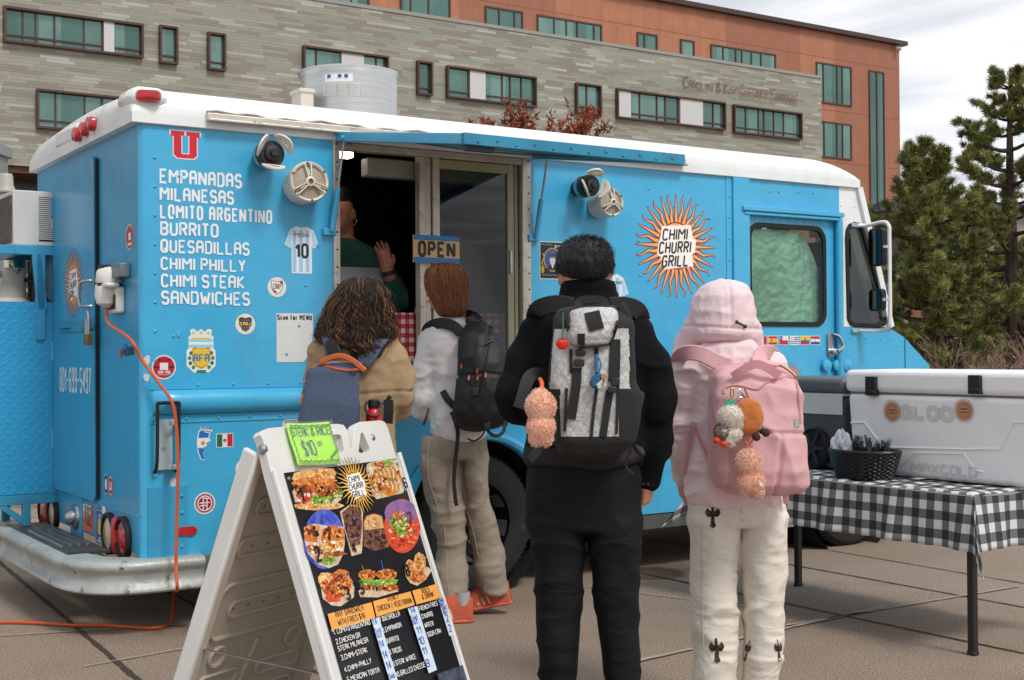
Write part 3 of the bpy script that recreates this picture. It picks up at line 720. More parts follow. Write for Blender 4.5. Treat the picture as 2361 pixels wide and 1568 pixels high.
# rear lower trim line
mb=MB();mb.box(-.008,0,.034,DW[0],.585,.6);mb.box(-.004,0,.034,1.75,.405,.585);mb.build('lower_rail',BLUER,truck,bevel=.003)
# ---- printed rear marks
d=Decal(RF,.0275,.0001);cw,cz=RR(182,641)
sun_logo(d,0,0,.20);
for i,v in enumerate(d.mb.v):d.mb.v[i]=(v[0],cw-v[1],cz+v[2])
d.build('sun_logo',rdoor,'orange sun with the words CHIMI CHURRI GRILL on the rear door')
def RFm(w0,h):return lambda a,b,hh:(-hh,w0-a,b)      # text on the rear reads left to right towards smaller w
w0,zA=RR(147,889);w1=RR(222,886)[0];d=Decal(RFm(w0,0),.0275,.0001);d.text('801-699-5497',0,RR(147,889)[1],.145,'dfe6e6',width=(w0-w1)*.98,t=.15);d.build('phone_number',rdoor)
d=Decal(lambda a,b,h:(-h,a,b),.002,.0001)
def badge(px,py,rx,rz,cols,word=None):
    w,z=RR(px,py);d.disc(w,z,rx,cols[0],rz);d.disc(w,z,rx*.9,cols[1],rz*.9);return w,z
w,z=badge(303,535,.066,.066,('d8c8c4','b01828'));d.rect(w-.055,z+.004,w+.055,z+.01,'3a1010');d.rect(w-.02,z-.015,w+.02,z+.022,'e6dcd8');d.rect(w-.03,z-.042,w+.03,z-.028,'e6dcd8')
w,z=badge(241,1104,.05,.055,('c8d0d8','1c2f5c'));d.disc(w,z,.026,'d9dde3',.032,8)
w,z=badge(252,1108,.045,.05,('e2d8d8','c01c34'));d.rect(w-.02,z-.022,w+.02,z+.022,'e9e3e3');d.rect(w-.008,z-.013,w+.008,z+.022,'c01c34')
w,z=RR(279,803);d.poly([(w,z-.03),(w+.028,z+.006),(w+.018,z+.025),(w,z+.012),(w-.018,z+.025),(w-.028,z+.006)],'c02030')
w,z=RR(289,788);d.rect(w-.03,z-.015,w+.03,z+.015,'3a6fb0')
d.build('rear_stickers',truck)
w0,zz=RR(283,809);d=Decal(RFm(w0,0),.002,.0001);d.text('TUCUMAN',0,zz,.05,'22303a',width=.19,t=.2);d.build('town_sticker',truck)
# licence plate, health notice, tow ball recess
w0,z0=RR(191,1205);w1,z1=RR(211,1160)
mb=MB();mb.box(-.012,-.004,w1,w0,z0-.005,z1+.015);pl=mb.build('licence_plate',mat('plate_orange','d6653a',rough=.4),truck)
d=Decal(RFm(w0,0),.0125,.0001);L=w0-w1;d.rect(0,z0+.09,L,z1+.015,'c9cdd2');d.rect(0,z0+.06,L*.6,z0+.1,'d98a66');d.text('T02',.03,z0+.025,.11,'2b2622',width=L*.8,t=.17);d.build('plate_print',pl)
w0,z0=RR(217,1237);w1,z1=RR(238,1163);d=Decal(RFm(w0,0),.006,.0001);L=w0-w1;Hh=z1-z0;d.poly(rrect(0,z0,L,z1,.02),'1b4f8f');d.stroke([(.012,z0+.012),(L-.012,z0+.012),(L-.012,z1-.012),(.012,z1-.012),(.012,z0+.012)],.006,'b9c9dc')
d.text('SLC',.06,z1-.09,.06,'dfe8f0',width=L*.32,t=.22);d.rect(.04,z1-.125,L-.04,z1-.115,'b9c9dc');d.text('HEALTH',.05,z1-.19,.035,'dfe8f0',width=L*.72,t=.16)
d.rect(.05,z0+.05,.11,z0+.13,'d9b23a');d.rect(.15,z0+.05,.21,z0+.13,'d24a4a');d.rect(.13,z0+.17,.2,z0+.21,'dfe8f0');d.build('health_notice',truck)
w,z=RR(174,1178);mb=MB();mb.box(-.012,0,w-.12,w+.12,z-.16,z+.13);mb.build('tow_plate',BLUER,truck,bevel=.004)
mb=MB();mb.lathe([(.075,0),(.07,.012),(.045,.018),(.042,.04),(.025,.06),(0,.064)],(-.012,w,z),(-1,0,0),20);mb.build('tow_socket',STEEL,truck)
def tail(px,py,rr,mt):
    w,z=RR(px,py);m=MB();m.lathe([(rr,0),(rr,.03),(rr*.85,.035),(rr*.8,.02)],(0,w,z),(-1,0,0),24);o=m.build('tail_lamp',BLACKR,truck);m=MB();m.lathe([(rr*.82,.018),(rr*.6,.03),(0,.035)],(0,w,z),(-1,0,0),24);m.build('lens',mt,o)
tail(253,1217,.112,CREAM);tail(285,1228,.112,RED);tail(102,1160,.10,RED);tail(124,1169,.10,CREAM)
for px,py in((270,1222),(113,1165)):
    w,z=RR(px,py);lamp(-.002,w,z,.03,.1,'reflector')
# ---- step bumper
path=[(.30,-.075),(.12,-.075),(0,-.07),(-.10,-.045),(-.20,.02),(-.27,.12),(-.315,.26),(-.33,.45),(-.335,1.0),(-.335,1.6),(-.33,1.95),(-.30,2.06),(-.2,2.14),(-.05,2.17)]
sp=smooth_path([(a,b,0) for a,b in path],6)
prof=[(-.16,.385),(-.02,.385),(.0,.375),(.008,.355),(0,.335),(-.012,.325),(-.016,.29),(-.008,.26),(.006,.25),(.008,.232),(-.004,.222),(-.02,.225)]
mb=MB();vs=[];N=len(sp)
for i in range(N):
    t=(sp[min(i+1,N-1)]-sp[max(i-1,0)]).normalized();n=Vector((t.y,-t.x,0));n=-n if n.dot(sp[i]-Vector((.5,1.05,0)))<0 else n
    for q,zz in prof:vs.append(sp[i]+n*q+Vector((0,0,zz)))
k=len(prof);mb.add(vs,[(i*k+j,(i+1)*k+j,(i+1)*k+j+1,i*k+j+1) for i in range(N-1) for j in range(k-1)]);bmp=mb.build('step_bumper',BUMP,truck,ang=50)
mb=MB();mb.box(-.27,-.05,.35,1.75,.378,.389);dk=mb.build('step_deck',mat('worn_black_deck','4c4a48',rough=.5,metal=.4,var=.3,dirt=.5,dcol='1d1a18'),bmp)
mb=MB()
for i in range(22):
    for j in range(4):mb.bar((-.23+j*.045,.62+i*.035,.393),(-.20+j*.045,.645+i*.035,.393),.012,.01)
mb.build('tread',STEEL,dk)
mb=MB();mb.add([(.30,.0,.36),(.62,.02,.37),(.60,.03,.27),(.44,.03,.24),(.30,.02,.27)],[(0,1,2,3,4)]);mb.build('splash_guard',mat('torn_grey_sheet','77787a',rough=.5,var=.2),truck)
# ---- belt bulge
zc=.5*(S(345,895)[1]+S(345,940)[1])
mb=MB();bu=[]
def bel(a,b):
    e=min(1,a*40) if a<.5 else 1;e=math.sqrt(max(0,1-(1-e)**2)) if e<1 else 1
    t=-math.pi/2+math.pi*b;return (.06+a*3.84,-.055*math.cos(t)*e-.001,zc+.062*math.sin(t))
mb.sheet(80,13,bel);mb.box(.045,3.9,-.006,0,zc+.064,zc+.105);mb.box(.045,3.9,-.0055,0,zc-.105,zc-.0655)
for i in range(20):
    mb.rivet((.1+i*.19,-.006,zc+.085),(0,-1,0),.009);mb.rivet((.06+i*.17,-.006,zc-.085),(0,-1,0),.009)
mb.build('belt_moulding',BLUE,truck)
# corner patch panel at the lower rear
mb=MB();mb.box(.03,.235,-.006,0,.38,.735)
for i in range(4):mb.rivet((.205,-.006,.43+i*.085),(0,-1,0),.011)
mb.build('corner_patch',BLUER,truck)
# wheel-arch lips
mb=MB()
ap=[(1.97+.50*math.cos(t),-.015,.42+.50*math.sin(t)) for t in [R(a) for a in range(4,177,6)]];mb.tube(ap,.03,8);mb.build('arch_lip',BLUE,truck)
mb=MB();ap=[(5.12+.48*math.cos(t),-.01,.40+.48*math.sin(t)) for t in [R(a) for a in range(4,177,8)]];mb.tube(ap,.02,8);mb.build('arch_lip',BLUE,truck)
for _u,_z,_r in((1.97,.42,.478),(5.12,.40,.472)):
    mb=MB();mb.lathe([(_r,0),(_r,.5),(0,.5)],(_u,.03,_z),(0,1,0),30);mb.build('wheel_well',mat('wheel_well_black','0b0b0b',rough=.95),truck)
# ---- wheels
TYRE=mat('tyre_rubber','191919',rough=.85,var=.25,vscale=20,dirt=.4,dcol='3a342e',dscale=12)
def wheel(u,w,z,r,wd,rim):
    o=MB();o.lathe([(r*.60,.0),(r*.66,-.012),(r*.80,-.02),(r*.93,-.008),(r*.985,.015),(r,.05),(r,wd-.05),(r*.95,wd)],(u,w,z),(0,1,0),60)
    for k in range(72):
        a=2*math.pi*k/72
        for s,(rr,dp) in enumerate(((r*.985,.0),)):
            p=Vector((u+math.cos(a)*r*.995,w+.02,z+math.sin(a)*r*.995));q=Vector((u+math.cos(a+.05)*r*1.0,w+wd*.45,z+math.sin(a+.05)*r*1.0));o.bar(p,q,.016,.014,(math.cos(a),0,math.sin(a)))
    t=o.build('wheel',TYRE,truck,ang=30)
    m=MB();m.lathe([(r*.61,.012),(r*.585,.0),(r*.57,.015),(r*.54,.06),(r*.50,.10),(r*.34,.115),(r*.30,.09),(r*.22,.06),(r*.20,-.0),(r*.15,-.02),(0,-.022)],(u,w,z),(0,1,0),48);m.build('rim',mat('black_rim','18181a',rough=.35,metal=.5),t)
    m=MB()
    for k in range(8):
        a0=2*math.pi*k/8;m.lathe([(r*.565,.012),(r*.50,.085),(r*.49,.08),(r*.555,.008)],(u,w-.004,z),(0,1,0),5,a0,a0+.42)
    m.build('rim_segment',STEEL,t)
    m=MB()
    for k in range(8):
        a=2*math.pi*k/8;m.lathe([(.016,0),(.016,-.03),(0,-.032)],(u+math.cos(a)*r*.27,w+.075,z+math.sin(a)*r*.27),(0,1,0),6)
    m.build('lug_nuts',CHROME,t)
wheel(1.97,.05,.405,.405,.26,1);wheel(5.12,.06,.385,.385,.22,1);wheel(1.97,TW_-.32,.405,.405,.26,1);wheel(5.12,TW_-.28,.385,.385,.22,1)
# ---- underbody
mb=MB();mb.box(.3,5.3,.5,1.9,.30,.5);mb.box(.1,1.4,.1,2.0,.37,.44);mb.box(2.5,4.5,.1,2.0,.34,.44);mb.box(2.2,4.6,.06,.09,.28,.37);mb.build('underbody_light_block',mat('grimy_chassis','2a2725',rough=.9,var=.3),truck,smooth=False)  # dark boxes in place of the chassis, added to block light underneath
mb=MB();mb.box(2.55,4.5,.004,.055,.275,.362);mb.build('side_sill',mat('grimy_sill','4f534c',rough=.7,var=.4,vscale=10,stretch=(1,1,.1)),truck,smooth=False)
mb=MB();mb.box(4.05,4.6,-.06,.1,.20,.215);mb.box(4.05,4.6,-.06,-.05,.215,.27);mb.build('door_step',STEEL,truck,bevel=.004)
mb=MB();mb.bar((3.2,.06,.29),(3.2,.06,.17),.02);mb.build('drain_pipe',mat('grimy_chassis'),truck)
# ---- service window frame, rails, panes
x0,x1,z0,z1=WIN;mb=MB()
mb.box(x0-.034,x0+.004,-.016,.06,z0,z1+.015);mb.box(x1-.05,x1+.012,-.016,.06,z0,z1+.015);mb.box(x0+.0045,x1-.05,-.012,.06,z1-.028,z1+.01);mb.box(x0-.02,x1+.02,-.045,.06,z0-.035,z0)
fr=mb.build('service_window_frame',ALU,truck,bevel=.004)
rv2=MB()
for i in range(14):
    rv2.lathe([(.006,0),(.0,.003)],(x1-.005,-.0165,z0+.05+i*.095),(0,-1,0),8);rv2.lathe([(.006,0),(.0,.003)],(x0-.015,-.0165,z0+.05+i*.095),(0,-1,0),8)
rv2.build('screw_holes',BK,fr)
um=S(970,600)[0];um2=S(1016,600)[0]
mb=MB();wdt=um2-um
for (a,b,w0,w1) in((0,.30,-.005,.05),(.34,.62,.008,.055),(.66,1,-.008,.05)):mb.box(um+wdt*a,um+wdt*b,w0,w1,z0,z1-.0285)
mb.build('centre_rail',ALU,fr,bevel=.003)
ur=S(1176,600)[0];ur2=S(1190,600)[0]
mb=MB();mb.box(ur,ur2,.01,.04,z0,z1-.029);mb.box(ur2+.012,ur2+.035,.02,.05,z0,z1-.029);mb.box(um2,ur,.012,.04,z1-.085,z1-.032);mb.build('sliding_sash',mat('olive_sash','9c9a80',rough=.5,var=.1),fr,bevel=.002)
mb=MB();mb.box(ur+.008,ur+.024,-.004,.01,1.86,2.0);mb.build('sash_latch',STEEL,fr,bevel=.002)
mb=MB();mb.add([(um2,.024,z0+.002),(ur,.024,z0+.002),(ur,.024,z1-.085),(um2,.024,z1-.085)],[(0,1,2,3)]);mb.build('glass_pane',thin_glass('service_glass','aab4a8',.055),fr,smooth=False)
# ---- interior
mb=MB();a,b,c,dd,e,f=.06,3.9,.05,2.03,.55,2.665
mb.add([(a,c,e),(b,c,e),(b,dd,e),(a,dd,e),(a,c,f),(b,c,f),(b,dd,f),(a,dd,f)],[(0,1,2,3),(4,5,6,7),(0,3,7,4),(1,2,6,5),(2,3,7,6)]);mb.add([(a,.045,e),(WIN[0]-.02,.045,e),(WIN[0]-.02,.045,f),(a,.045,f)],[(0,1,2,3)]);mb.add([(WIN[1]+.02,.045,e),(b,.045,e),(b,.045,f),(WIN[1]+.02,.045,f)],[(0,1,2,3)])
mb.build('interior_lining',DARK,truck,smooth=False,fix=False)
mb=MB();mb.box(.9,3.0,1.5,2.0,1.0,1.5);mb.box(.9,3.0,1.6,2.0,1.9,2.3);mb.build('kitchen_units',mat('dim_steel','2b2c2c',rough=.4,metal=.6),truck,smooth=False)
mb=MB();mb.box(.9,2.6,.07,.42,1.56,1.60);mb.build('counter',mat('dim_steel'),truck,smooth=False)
_a=S(770,348,.2);_b=S(822,354,.2)
mb=MB();mb.box(_a[0]-.45,_b[0],.2,.27,_b[1]-.012,_b[1]+.022);mb.build('ceiling_lamp',mat('lit_tube','fff2d8',emit=5),truck,bevel=.008)
mb=MB();mb.box(1.30,2.2,.07,.16,2.385,2.49);mb.build('shutter_box',mat('grey_shutter','8c8a86',rough=.5),truck,bevel=.01)
# ---- hatch awning
AD=1.33;zh,zo=2.585,2.385;A0,A1=1.075,2.36
def AWN(u,dist,h):
    t=dist/AD;return (u,-.02-dist,zh+(zo-zh)*t+h)
mb=MB()
mb.add([AWN(A0,0,0),AWN(A1,0,0),AWN(A1,AD,0),AWN(A0,AD,0),AWN(A0,0,.012),AWN(A1,0,.012),AWN(A1,AD,.012),AWN(A0,AD,.012)],[(3,2,1,0),(4,5,6,7),(0,1,5,4),(1,2,6,5),(2,3,7,6),(3,0,4,7)])
aw=mb.build('hatch_awning',mat('grey_hatch_underside','a9a8a4',rough=.5,var=.1,dirt=.3,dcol='7a766e'),truck,smooth=False)
mb=MB();th=.05
mb.bar(AWN(A0,0,-.012),AWN(A0,AD+.01,-.012),.03,th);mb.bar(AWN(A1,0,-.012),AWN(A1,AD+.01,-.012),.03,th);mb.build('side_edge',BLUE,aw,bevel=.003)
mb=MB();mb.bar(AWN(A0-.015,AD,-.012),AWN(A1+.015,AD,-.012),.03,th+.004)
for i in range(12):mb.rivet(Vector(AWN(A0+.06+i*.105,AD+.016,-.02+.012*(i%2))),(0,-1,0),.008)
mb.build('front_edge',RUST,aw,bevel=.003)
mb=MB();mb.box(A0-.02,A1+.02,-.035,-.012,zh-.012,zh+.016);mb.build('hinge',BLUE,aw,bevel=.003)
mb=MB();mb.bar(AWN(A0+.01,AD-.02,-.05),AWN(A0+.16,AD-.02,-.05),.03,.03);mb.build('latch',BK,aw)
mb=MB();mb.tube([AWN(A0+.05+1.2*t,.35+.5*t,-.008-.03*math.sin(t*3.1)) for t in [i/20 for i in range(21)]],.004,5);mb.build('cable',mat('brown_cable','5a4a40'),aw)
def strut(lo,hi):
    lo=Vector(lo);hi=Vector(hi);m=MB();mid=lo.lerp(hi,.47);m.tube([lo,mid],.016,10);o=m.build('gas_strut',BLUE,truck);m=MB();m.tube([mid,hi],.0065,8);m.build('rod',STEEL,o);m=MB();m.box(lo.x-.045,lo.x+.03,-.03,0,lo.z-.022,lo.z+.016);m.tube([hi-Vector((.02,0,0)),hi+Vector((.02,0,0))],.014,8);m.build('bracket',BLUE,o,bevel=.004)
a=S(768,528,-.03);strut((a[0],-.035,a[1]),AWN(A0-.005,.09,-.02))
a=S(1238,548,-.03);strut((a[0],-.035,a[1]),AWN(A1+.005,.13,-.02))
# ---- loudspeaker pods
MESHG=mat('beige_speaker_mesh','a59a8c',rough=.8,var=.12,vscale=60,bump=.5,bscale=220);WPL=mat('aged_white_plastic','d9d3c4',rough=.45,var=.06,dirt=.15,dcol='9a8a70')
def pod(px,py,w,r,nrm,rot):
    u,z=S(px,py,w);n=Vector(nrm).normalized();o=Vector((u,w,z));X=Matrix.Translation(o)@n.to_track_quat('Z','Y').to_matrix().to_4x4()@Matrix.Rotation(rot,4,'Z')
    m=MB();m.X=X;m.lathe([(r*.93,-.13),(r*.98,-.02),(r,-.008),(r*1.0,.008),(r*.93,.018),(r*.84,.012),(r*.82,-.002)],n=36);m.lathe([(r*.5,-.19),(r*.93,-.13)],n=24);s=m.build('speaker_pod',WPL,truck)
    m=MB();m.X=X;m.lathe([(r*.83,.0),(r*.5,.012),(0,.018)],n=30);m.build('mesh_grille',MESHG,s)
    m=MB();m.X=X
    m.lathe([(r*.24,.018),(r*.24,.034),(r*.14,.038),(r*.13,.024)],n=24)
    for k in range(3):
        a=R(90+120*k);c,s_=math.cos(a),math.sin(a)
        for off in(-.07,.07):m.bar((c*r*.22-s_*r*off,s_*r*.22+c*r*off,.028),(c*r*.86-s_*r*off*2.2,s_*r*.86+c*r*off*2.2,.02),r*.06,.012)
        m.bar((c*r*.3-s_*r*.0,s_*r*.3,.024),(c*r*.6,s_*r*.6,.02),r*.05,.008)
    m.build('spider',WPL,s)
    m=MB();m.X=X
    for k in range(6):
        a=R(30+60*k);m.lathe([(.007,.019),(.0,.0195)],(math.cos(a)*r*.91,math.sin(a)*r*.91,0),(0,0,1),8)
    m.build('screws',mat('rusty_screw','5a3a2a'),s)
pod(717,414,-.14,.108,(-.10,-1,.05),R(6));pod(1412,470,-.14,.088,(-.05,-1,.03),R(2))
def horn(px,py,w,r,nrm,rots):
    u,z=S(px,py,w);n=Vector(nrm).normalized();o=Vector((u,w,z));X=Matrix.Translation(o)@n.to_track_quat('Z','Y').to_matrix().to_4x4()
    m=MB();m.X=X;m.lathe([(r*.75,-.14),(r,-.04),(r,.0),(r*.9,.012),(r*.62,.012),(r*.6,.03),(r*.3,.034),(r*.27,.05),(0,.05)],n=30);s=m.build('broken_speaker',BK,truck)
    m=MB();m.X=X;m.lathe([(r*.5,-.13),(r*1.02,-.085),(r*1.02,-.07),(r*.9,-.05)],n=30);m.build('mount_ring',STEEL,s)
    for a in rots:
        m=MB();Y=X@Matrix.Rotation(R(a),4,'Z')@Matrix.Translation((r*1.02,0,.03))@Matrix.Rotation(R(-62),4,'Y');m.X=Y
        hw=r*.78
        arc=[(r*.1+r*.52*math.sin(math.pi*t)**.8,-hw+2*hw*t) for t in [i/12 for i in range(13)]]
        outer=[(-.006,-hw-.008)]+[(x+.014,y*1.06) for x,y in arc]+[(-.006,hw+.008)]
        inner=[(.012,-hw*.72),(.012,hw*.72)]+[(x*.72,y*.72) for x,y in arc[::-1]]
        m.plate(outer,[inner],lambda p,q,h:(p,q,h),0,.010)
        for q in range(-2,3):m.box(.0,r*.40,q*hw*.26-.003,q*hw*.26+.003,.002,.007)
        m.build('grille_flap',WPL,s,bevel=.002)
horn(632,347,-.15,.070,(-.05,-1,.02),(42,150,268));horn(1366,430,-.15,.066,(-.05,-1,.02),(82,205,-18))
# ---- roof fan
fu,fw=1.644,1.0
mb=MB();mb.lathe([(.300,2.70),(.302,3.12),(.318,3.14),(.322,3.15),(.314,3.158),(.300,3.15),(.295,3.12),(.295,2.9)],(fu,fw,0),(0,0,1),64);mb.lathe([(.29,3.0),(0,3.02)],(fu,fw,0),(0,0,1),32);mb.lathe([(.36,2.70),(.36,2.80),(.30,2.80)],(fu,fw,0),(0,0,1),40)
fan=mb.build('exhaust_fan',mat('spun_aluminium','c2c3c2',rough=.35,metal=.8,var=.12,vscale=7,stretch=(.4,.4,14)),truck)
def FC(a,b,h):return (fu+(.3035+h)*math.sin(a),fw-(.3035+h)*math.cos(a),b)
d=Decal(FC,.0005,.0003)
def fgrid(a0,a1,b0,b1,c):
    n=6
    for i in range(n):d.poly([(a0+(a1-a0)*i/n,b0),(a0+(a1-a0)*(i+1)/n,b0),(a0+(a1-a0)*(i+1)/n,b1),(a0+(a1-a0)*i/n,b1)],c);d.h-=d.step
    d.h+=d.step
fgrid(-.98,-.22,2.965,3.045,'c9c9c4');fgrid(-.96,-.38,3.05,3.10,'d9dadc')
for a in(-.95,-.7,-.47,-.24):fgrid(a,a+.008,2.968,3.042,'77777a')
for i in range(7):fgrid(-.94,-.26,2.972+i*.0105,2.9745+i*.0105,'98989a')
for a in(-.9,-.68,-.55):fgrid(a,a+.07,3.075,3.095,'3a4a8a')
d.build('fan_label',fan)
mb=MB();mb.box(fu-.42,fu-.335,fw-.20,fw-.06,2.76,2.99);mb.box(fu-.43,fu-.33,fw-.21,fw-.05,2.97,2.995);mb.build('switch_box',mat('cream_box','cfc4b8',rough=.5),truck,bevel=.006)
# ---- cab: door, post, windows
ua,ub=S(1690,600)[0],S(1727,600)[0]
mb=MB();mb.box(ua,ub,-.022,0,.42,ZR-.004);mb.box(ua-.05,ua,-.006,0,.42,ZR-.004)
for i in range(14):mb.rivet((ua-.026,-.006,.6+i*.14),(0,-1,0),.009)
mb.build('door_post',BLUE,truck,bevel=.006)
g0,g1=S(1731,640),S(1911,640);gz=(S(1732,763)[1]+.01,S(1732,518)[1])
g0=g0[0];g1=g1[0]
hole=rrect(g0+.018,gz[0]+.018,g1-.018,gz[1]-.018,.085)
mb=MB();mb.plate([(DOOR[0]-.01,DOOR[2]),(DOOR[1]+.01,DOOR[2]),(DOOR[1]+.01,DOOR[3]),(DOOR[0]-.01,DOOR[3])],[hole],SF,-.022,-.05);cd=mb.build('cab_door',BLUE,truck,smooth=False)
mb=MB();mb.plate(rrect(g0,gz[0],g1,gz[1],.1),[rrect(g0+.032,gz[0]+.032,g1-.032,gz[1]-.032,.075)],SF,-.012,-.03);mb.build('window_gasket',BLACKR,cd,smooth=False,bevel=.006)
mb=MB();_p=rrect(g0+.02,gz[0]+.02,g1-.02,gz[1]-.02,.085);mb.add([(p[0],.027,p[1]) for p in _p],[tuple(range(len(_p)))]);mb.build('door_glass',thin_glass('tinted_glass','c6e6d6',.04),cd,smooth=False)
r2=np.random.default_rng(4);ph=r2.uniform(0,6,40)
def shade(a,b):
    u=g0+.015+a*(g1-g0-.03);z=gz[0]-.02+b*(gz[1]-gz[0]-.015)
    f=.5*(.016*mnoise.noise((u*9,z*5,.3))+.010*mnoise.noise((u*22+z*8,z*30,1.7))+.006*mnoise.noise((u*60,z*45+u*20,4.1)))
    # slack corner at the upper right
    e=max(0,(a-.72)*(b-.62))*1.1
    return (u-.0-e*.55,.075+f+e*.3,z-e*.75)
mb=MB();mb.sheet(60,70,shade);mb.build('sunshade',mat('silver_foil','cdd2ce',rough=.34,metal=.55,var=.1,bump=.4,bscale=30),cd,fix=False)
mb=MB();mb.box(DOOR[0]-.02,S(1941,500)[0],-.04,0,DOOR[3]-.005,DOOR[3]+.03);mb.box(DOOR[0],DOOR[1],-.03,.02,DOOR[3]-.03,DOOR[3]-.006);mb.build('door_header',BLUE,truck,bevel=.006)
mb=MB();mb.tube([(DOOR[1]+.005,-.006,.42),(DOOR[1]+.005,-.006,DOOR[3]-.01)],.028,10);mb.build('door_guide',BLUE,truck)
rivets('door_rivets',[(DOOR[0]+.06+i*.078,DOOR[3]-.05) for i in range(11)]+[(DOOR[1]-.035,1.3+i*.1) for i in range(10)]+[(DOOR[0]+.03,1.3+i*.1) for i in range(10)],lambda a,b,h:(a,.022-h,b),BLUE,.007)
hu,hz0=S(1917,832);hz1=S(1917,777)[1]
mb=MB();mb.plate(rrect(hu-.028,hz0,hu+.028,hz1,.026),[],SF,-.02,-.004);hd_=mb.build('door_handle',STEEL,cd,bevel=.004)
mb=MB();mb.tube(smooth_path([(hu+.02,.0,hz1-.01),(hu+.05,-.03,hz1-.03),(hu+.075,-.04,hz0+.07),(hu+.03,-.03,hz0+.04)],5),.010,8);mb.lathe([(.022,0),(.022,.03),(0,.034)],(hu+.015,.004,hz0+.035),(0,-1,0),14);mb.build('lever',CHROME,hd_)
# white cab pillar with quarter window
qo=[S(*p) for p in((1951,560),(1953,540),(1960,527),(1972,522),(1985,525),(1994,538),(2047,735),(2046,752),(2038,763),(2025,766),(1972,765),(1960,760),(1953,745))]
def inset(P,k):
    c=Vector((sum(p[0] for p in P)/len(P),sum(p[1] for p in P)/len(P)));o=[]
    n=len(P)
    for i in range(n):
        a=Vector(P[i-1]);b=Vector(P[i]);d=Vector(P[(i+1)%n]);t=(d-a).normalized();nn=Vector((-t.y,t.x));nn=nn if nn.dot(c-b)>0 else -nn;o.append(tuple(b+nn*k))
    return o
mb=MB();mb.plate([(4.973,1.562),(5.478,1.562),(5.158,ZR),(4.973,ZR)],[inset(qo,.012)],SF,-.001,-.034);mb.build('cab_pillar',WHITE,truck,smooth=False)
mb=MB();mb.plate(qo,[inset(qo,.03)],SF,.012,-.012);mb.build('quarter_gasket',BLACKR,truck,smooth=False,bevel=.005)
mb=MB();_p=inset(qo,.015);mb.add([(p[0],.015,p[1]) for p in _p],[tuple(range(len(_p)))]);mb.build('quarter_glass',thin_glass('quarter_glass','bcd4cc',.09),truck,smooth=False)
rivets('pillar_rivets',[(4.99,1.65+i*.11) for i in range(8)]+[(5.03,2.36),(5.13,2.42),(5.16,2.3)],lambda a,b,h:(a,.001-h,b),WHITE,.008)
mb=MB();mb.add([(5.48,.03,1.57),(5.48,2.07,1.57),(5.17,2.07,ZR-.01),(5.17,.03,ZR-.01)],[(0,1,2,3)]);mb.build('windshield',thin_glass('windshield','d0dcd6',.10),truck,smooth=False)
mb=MB();
mb.bar((5.49,1.05,1.55),(5.175,1.05,ZR),.06,.05);mb.bar((5.485,.0,1.562),(5.165,.0,ZR),.05,.05);mb.bar((5.485,2.09,1.562),(5.165,2.09,ZR),.05,.05);mb.box(5.12,5.17,0,2.1,ZR-.08,ZR-.002);mb.build('windshield_frame',WHITE,truck)
mb=MB();mb.add([(5.42,.1,1.57),(5.2,.1,2.2),(5.2,2.0,2.2),(5.42,2.0,1.57)],[(0,1,2,3)]);mb.build('windshield_shade',mat('blue_tarp','1f6f8f',rough=.6,var=.3,vscale=4),truck,smooth=False)
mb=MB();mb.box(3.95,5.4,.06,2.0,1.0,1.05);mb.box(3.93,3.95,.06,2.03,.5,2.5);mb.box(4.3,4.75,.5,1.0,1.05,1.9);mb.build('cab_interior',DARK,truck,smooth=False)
# nose
mb=MB();mb.add([(5.5,0,1.549),(5.643,0,1.487),(5.91,0,1.286),(6.02,0,1.10),(6.0,0,.45),(5.5,TW_,1.549),(5.643,TW_,1.487),(5.91,TW_,1.286),(6.02,TW_,1.10),(6.0,TW_,.45)],[(0,1,6,5),(1,2,7,6),(2,3,8,7),(3,4,9,8)]);mb.build('bonnet',BLUE,truck,ang=60)
un=S(2086,800)[0];mb=MB();mb.box(un-.004,un+.004,-.003,0,.9,1.487);mb.build('panel_seam',mat('seam_blue','1c5a78'),truck,smooth=False)
mb=MB()
for px in(1905,1930,1952):
    u,z=S(px,853);mb.lathe([(.045,0),(.04,.012),(.02,.018),(0,.02)],(u,0,z),(0,-1,0),12)
mb.build('vent_louvre',BLUE,truck)
rivets('nose_rivets',[S(*p) for p in((1960,790),(1995,790),(2030,795),(2055,795),(2060,840),(1990,840),(1955,830),(2070,810))],SF,BLUE,.008)
# ---- mirrors
mb=MB();mu=5.2;zt,zb=2.285,1.545
mb.tube(smooth_path([(mu-.05,-.01,zt),(mu,-.06,zt),(mu,-.2,zt+.01),(mu,-.245,zt-.02),(mu,-.25,zt-.08),(mu,-.25,(zt+zb)/2),(mu,-.25,zb+.08),(mu,-.235,zb+.01),(mu,-.15,zb-.015),(mu-.05,-.02,zb-.01)],6),.014,10)
mr=mb.build('mirror_bracket',WHITE,truck)
mb=MB()
for z in(zt,zb-.01):mb.box(mu-.12,mu-.03,-.02,0,z-.015,z+.015)
mb.build('bracket_foot',mat('bracket_grey','8fb0be',rough=.4),mr,bevel=.004)
def mirror(pz0,pz1,w0,w1,r):
    m=MB();m.plate(rrect(w0,pz0,w1,pz1,r),[],lambda a,b,h:(mu-.03-h,a,b),-.045,.0);o=m.build('mirror_head',BK,mr,bevel=.008);m=MB();m.plate(rrect(w0+.012,pz0+.012,w1-.012,pz1-.012,r*.7),[],lambda a,b,h:(mu-.03-h,a,b),.0,.003);m.build('mirror_glass',mat('mirror','454d4e',rough=.03,metal=1,var=0),o,smooth=False)  # glass tinted dark to imitate a dark reflection
    m=MB();m.bar((mu,-.245,(pz0+pz1)/2),(mu-.01,w0+.05,(pz0+pz1)/2),.04,.02);m.build('clamp',WHITE,o)
P=Vector((0,0,0))
def mz(py,w):return (hit(2020,py,UT,OT+UT*(mu-.03))).z
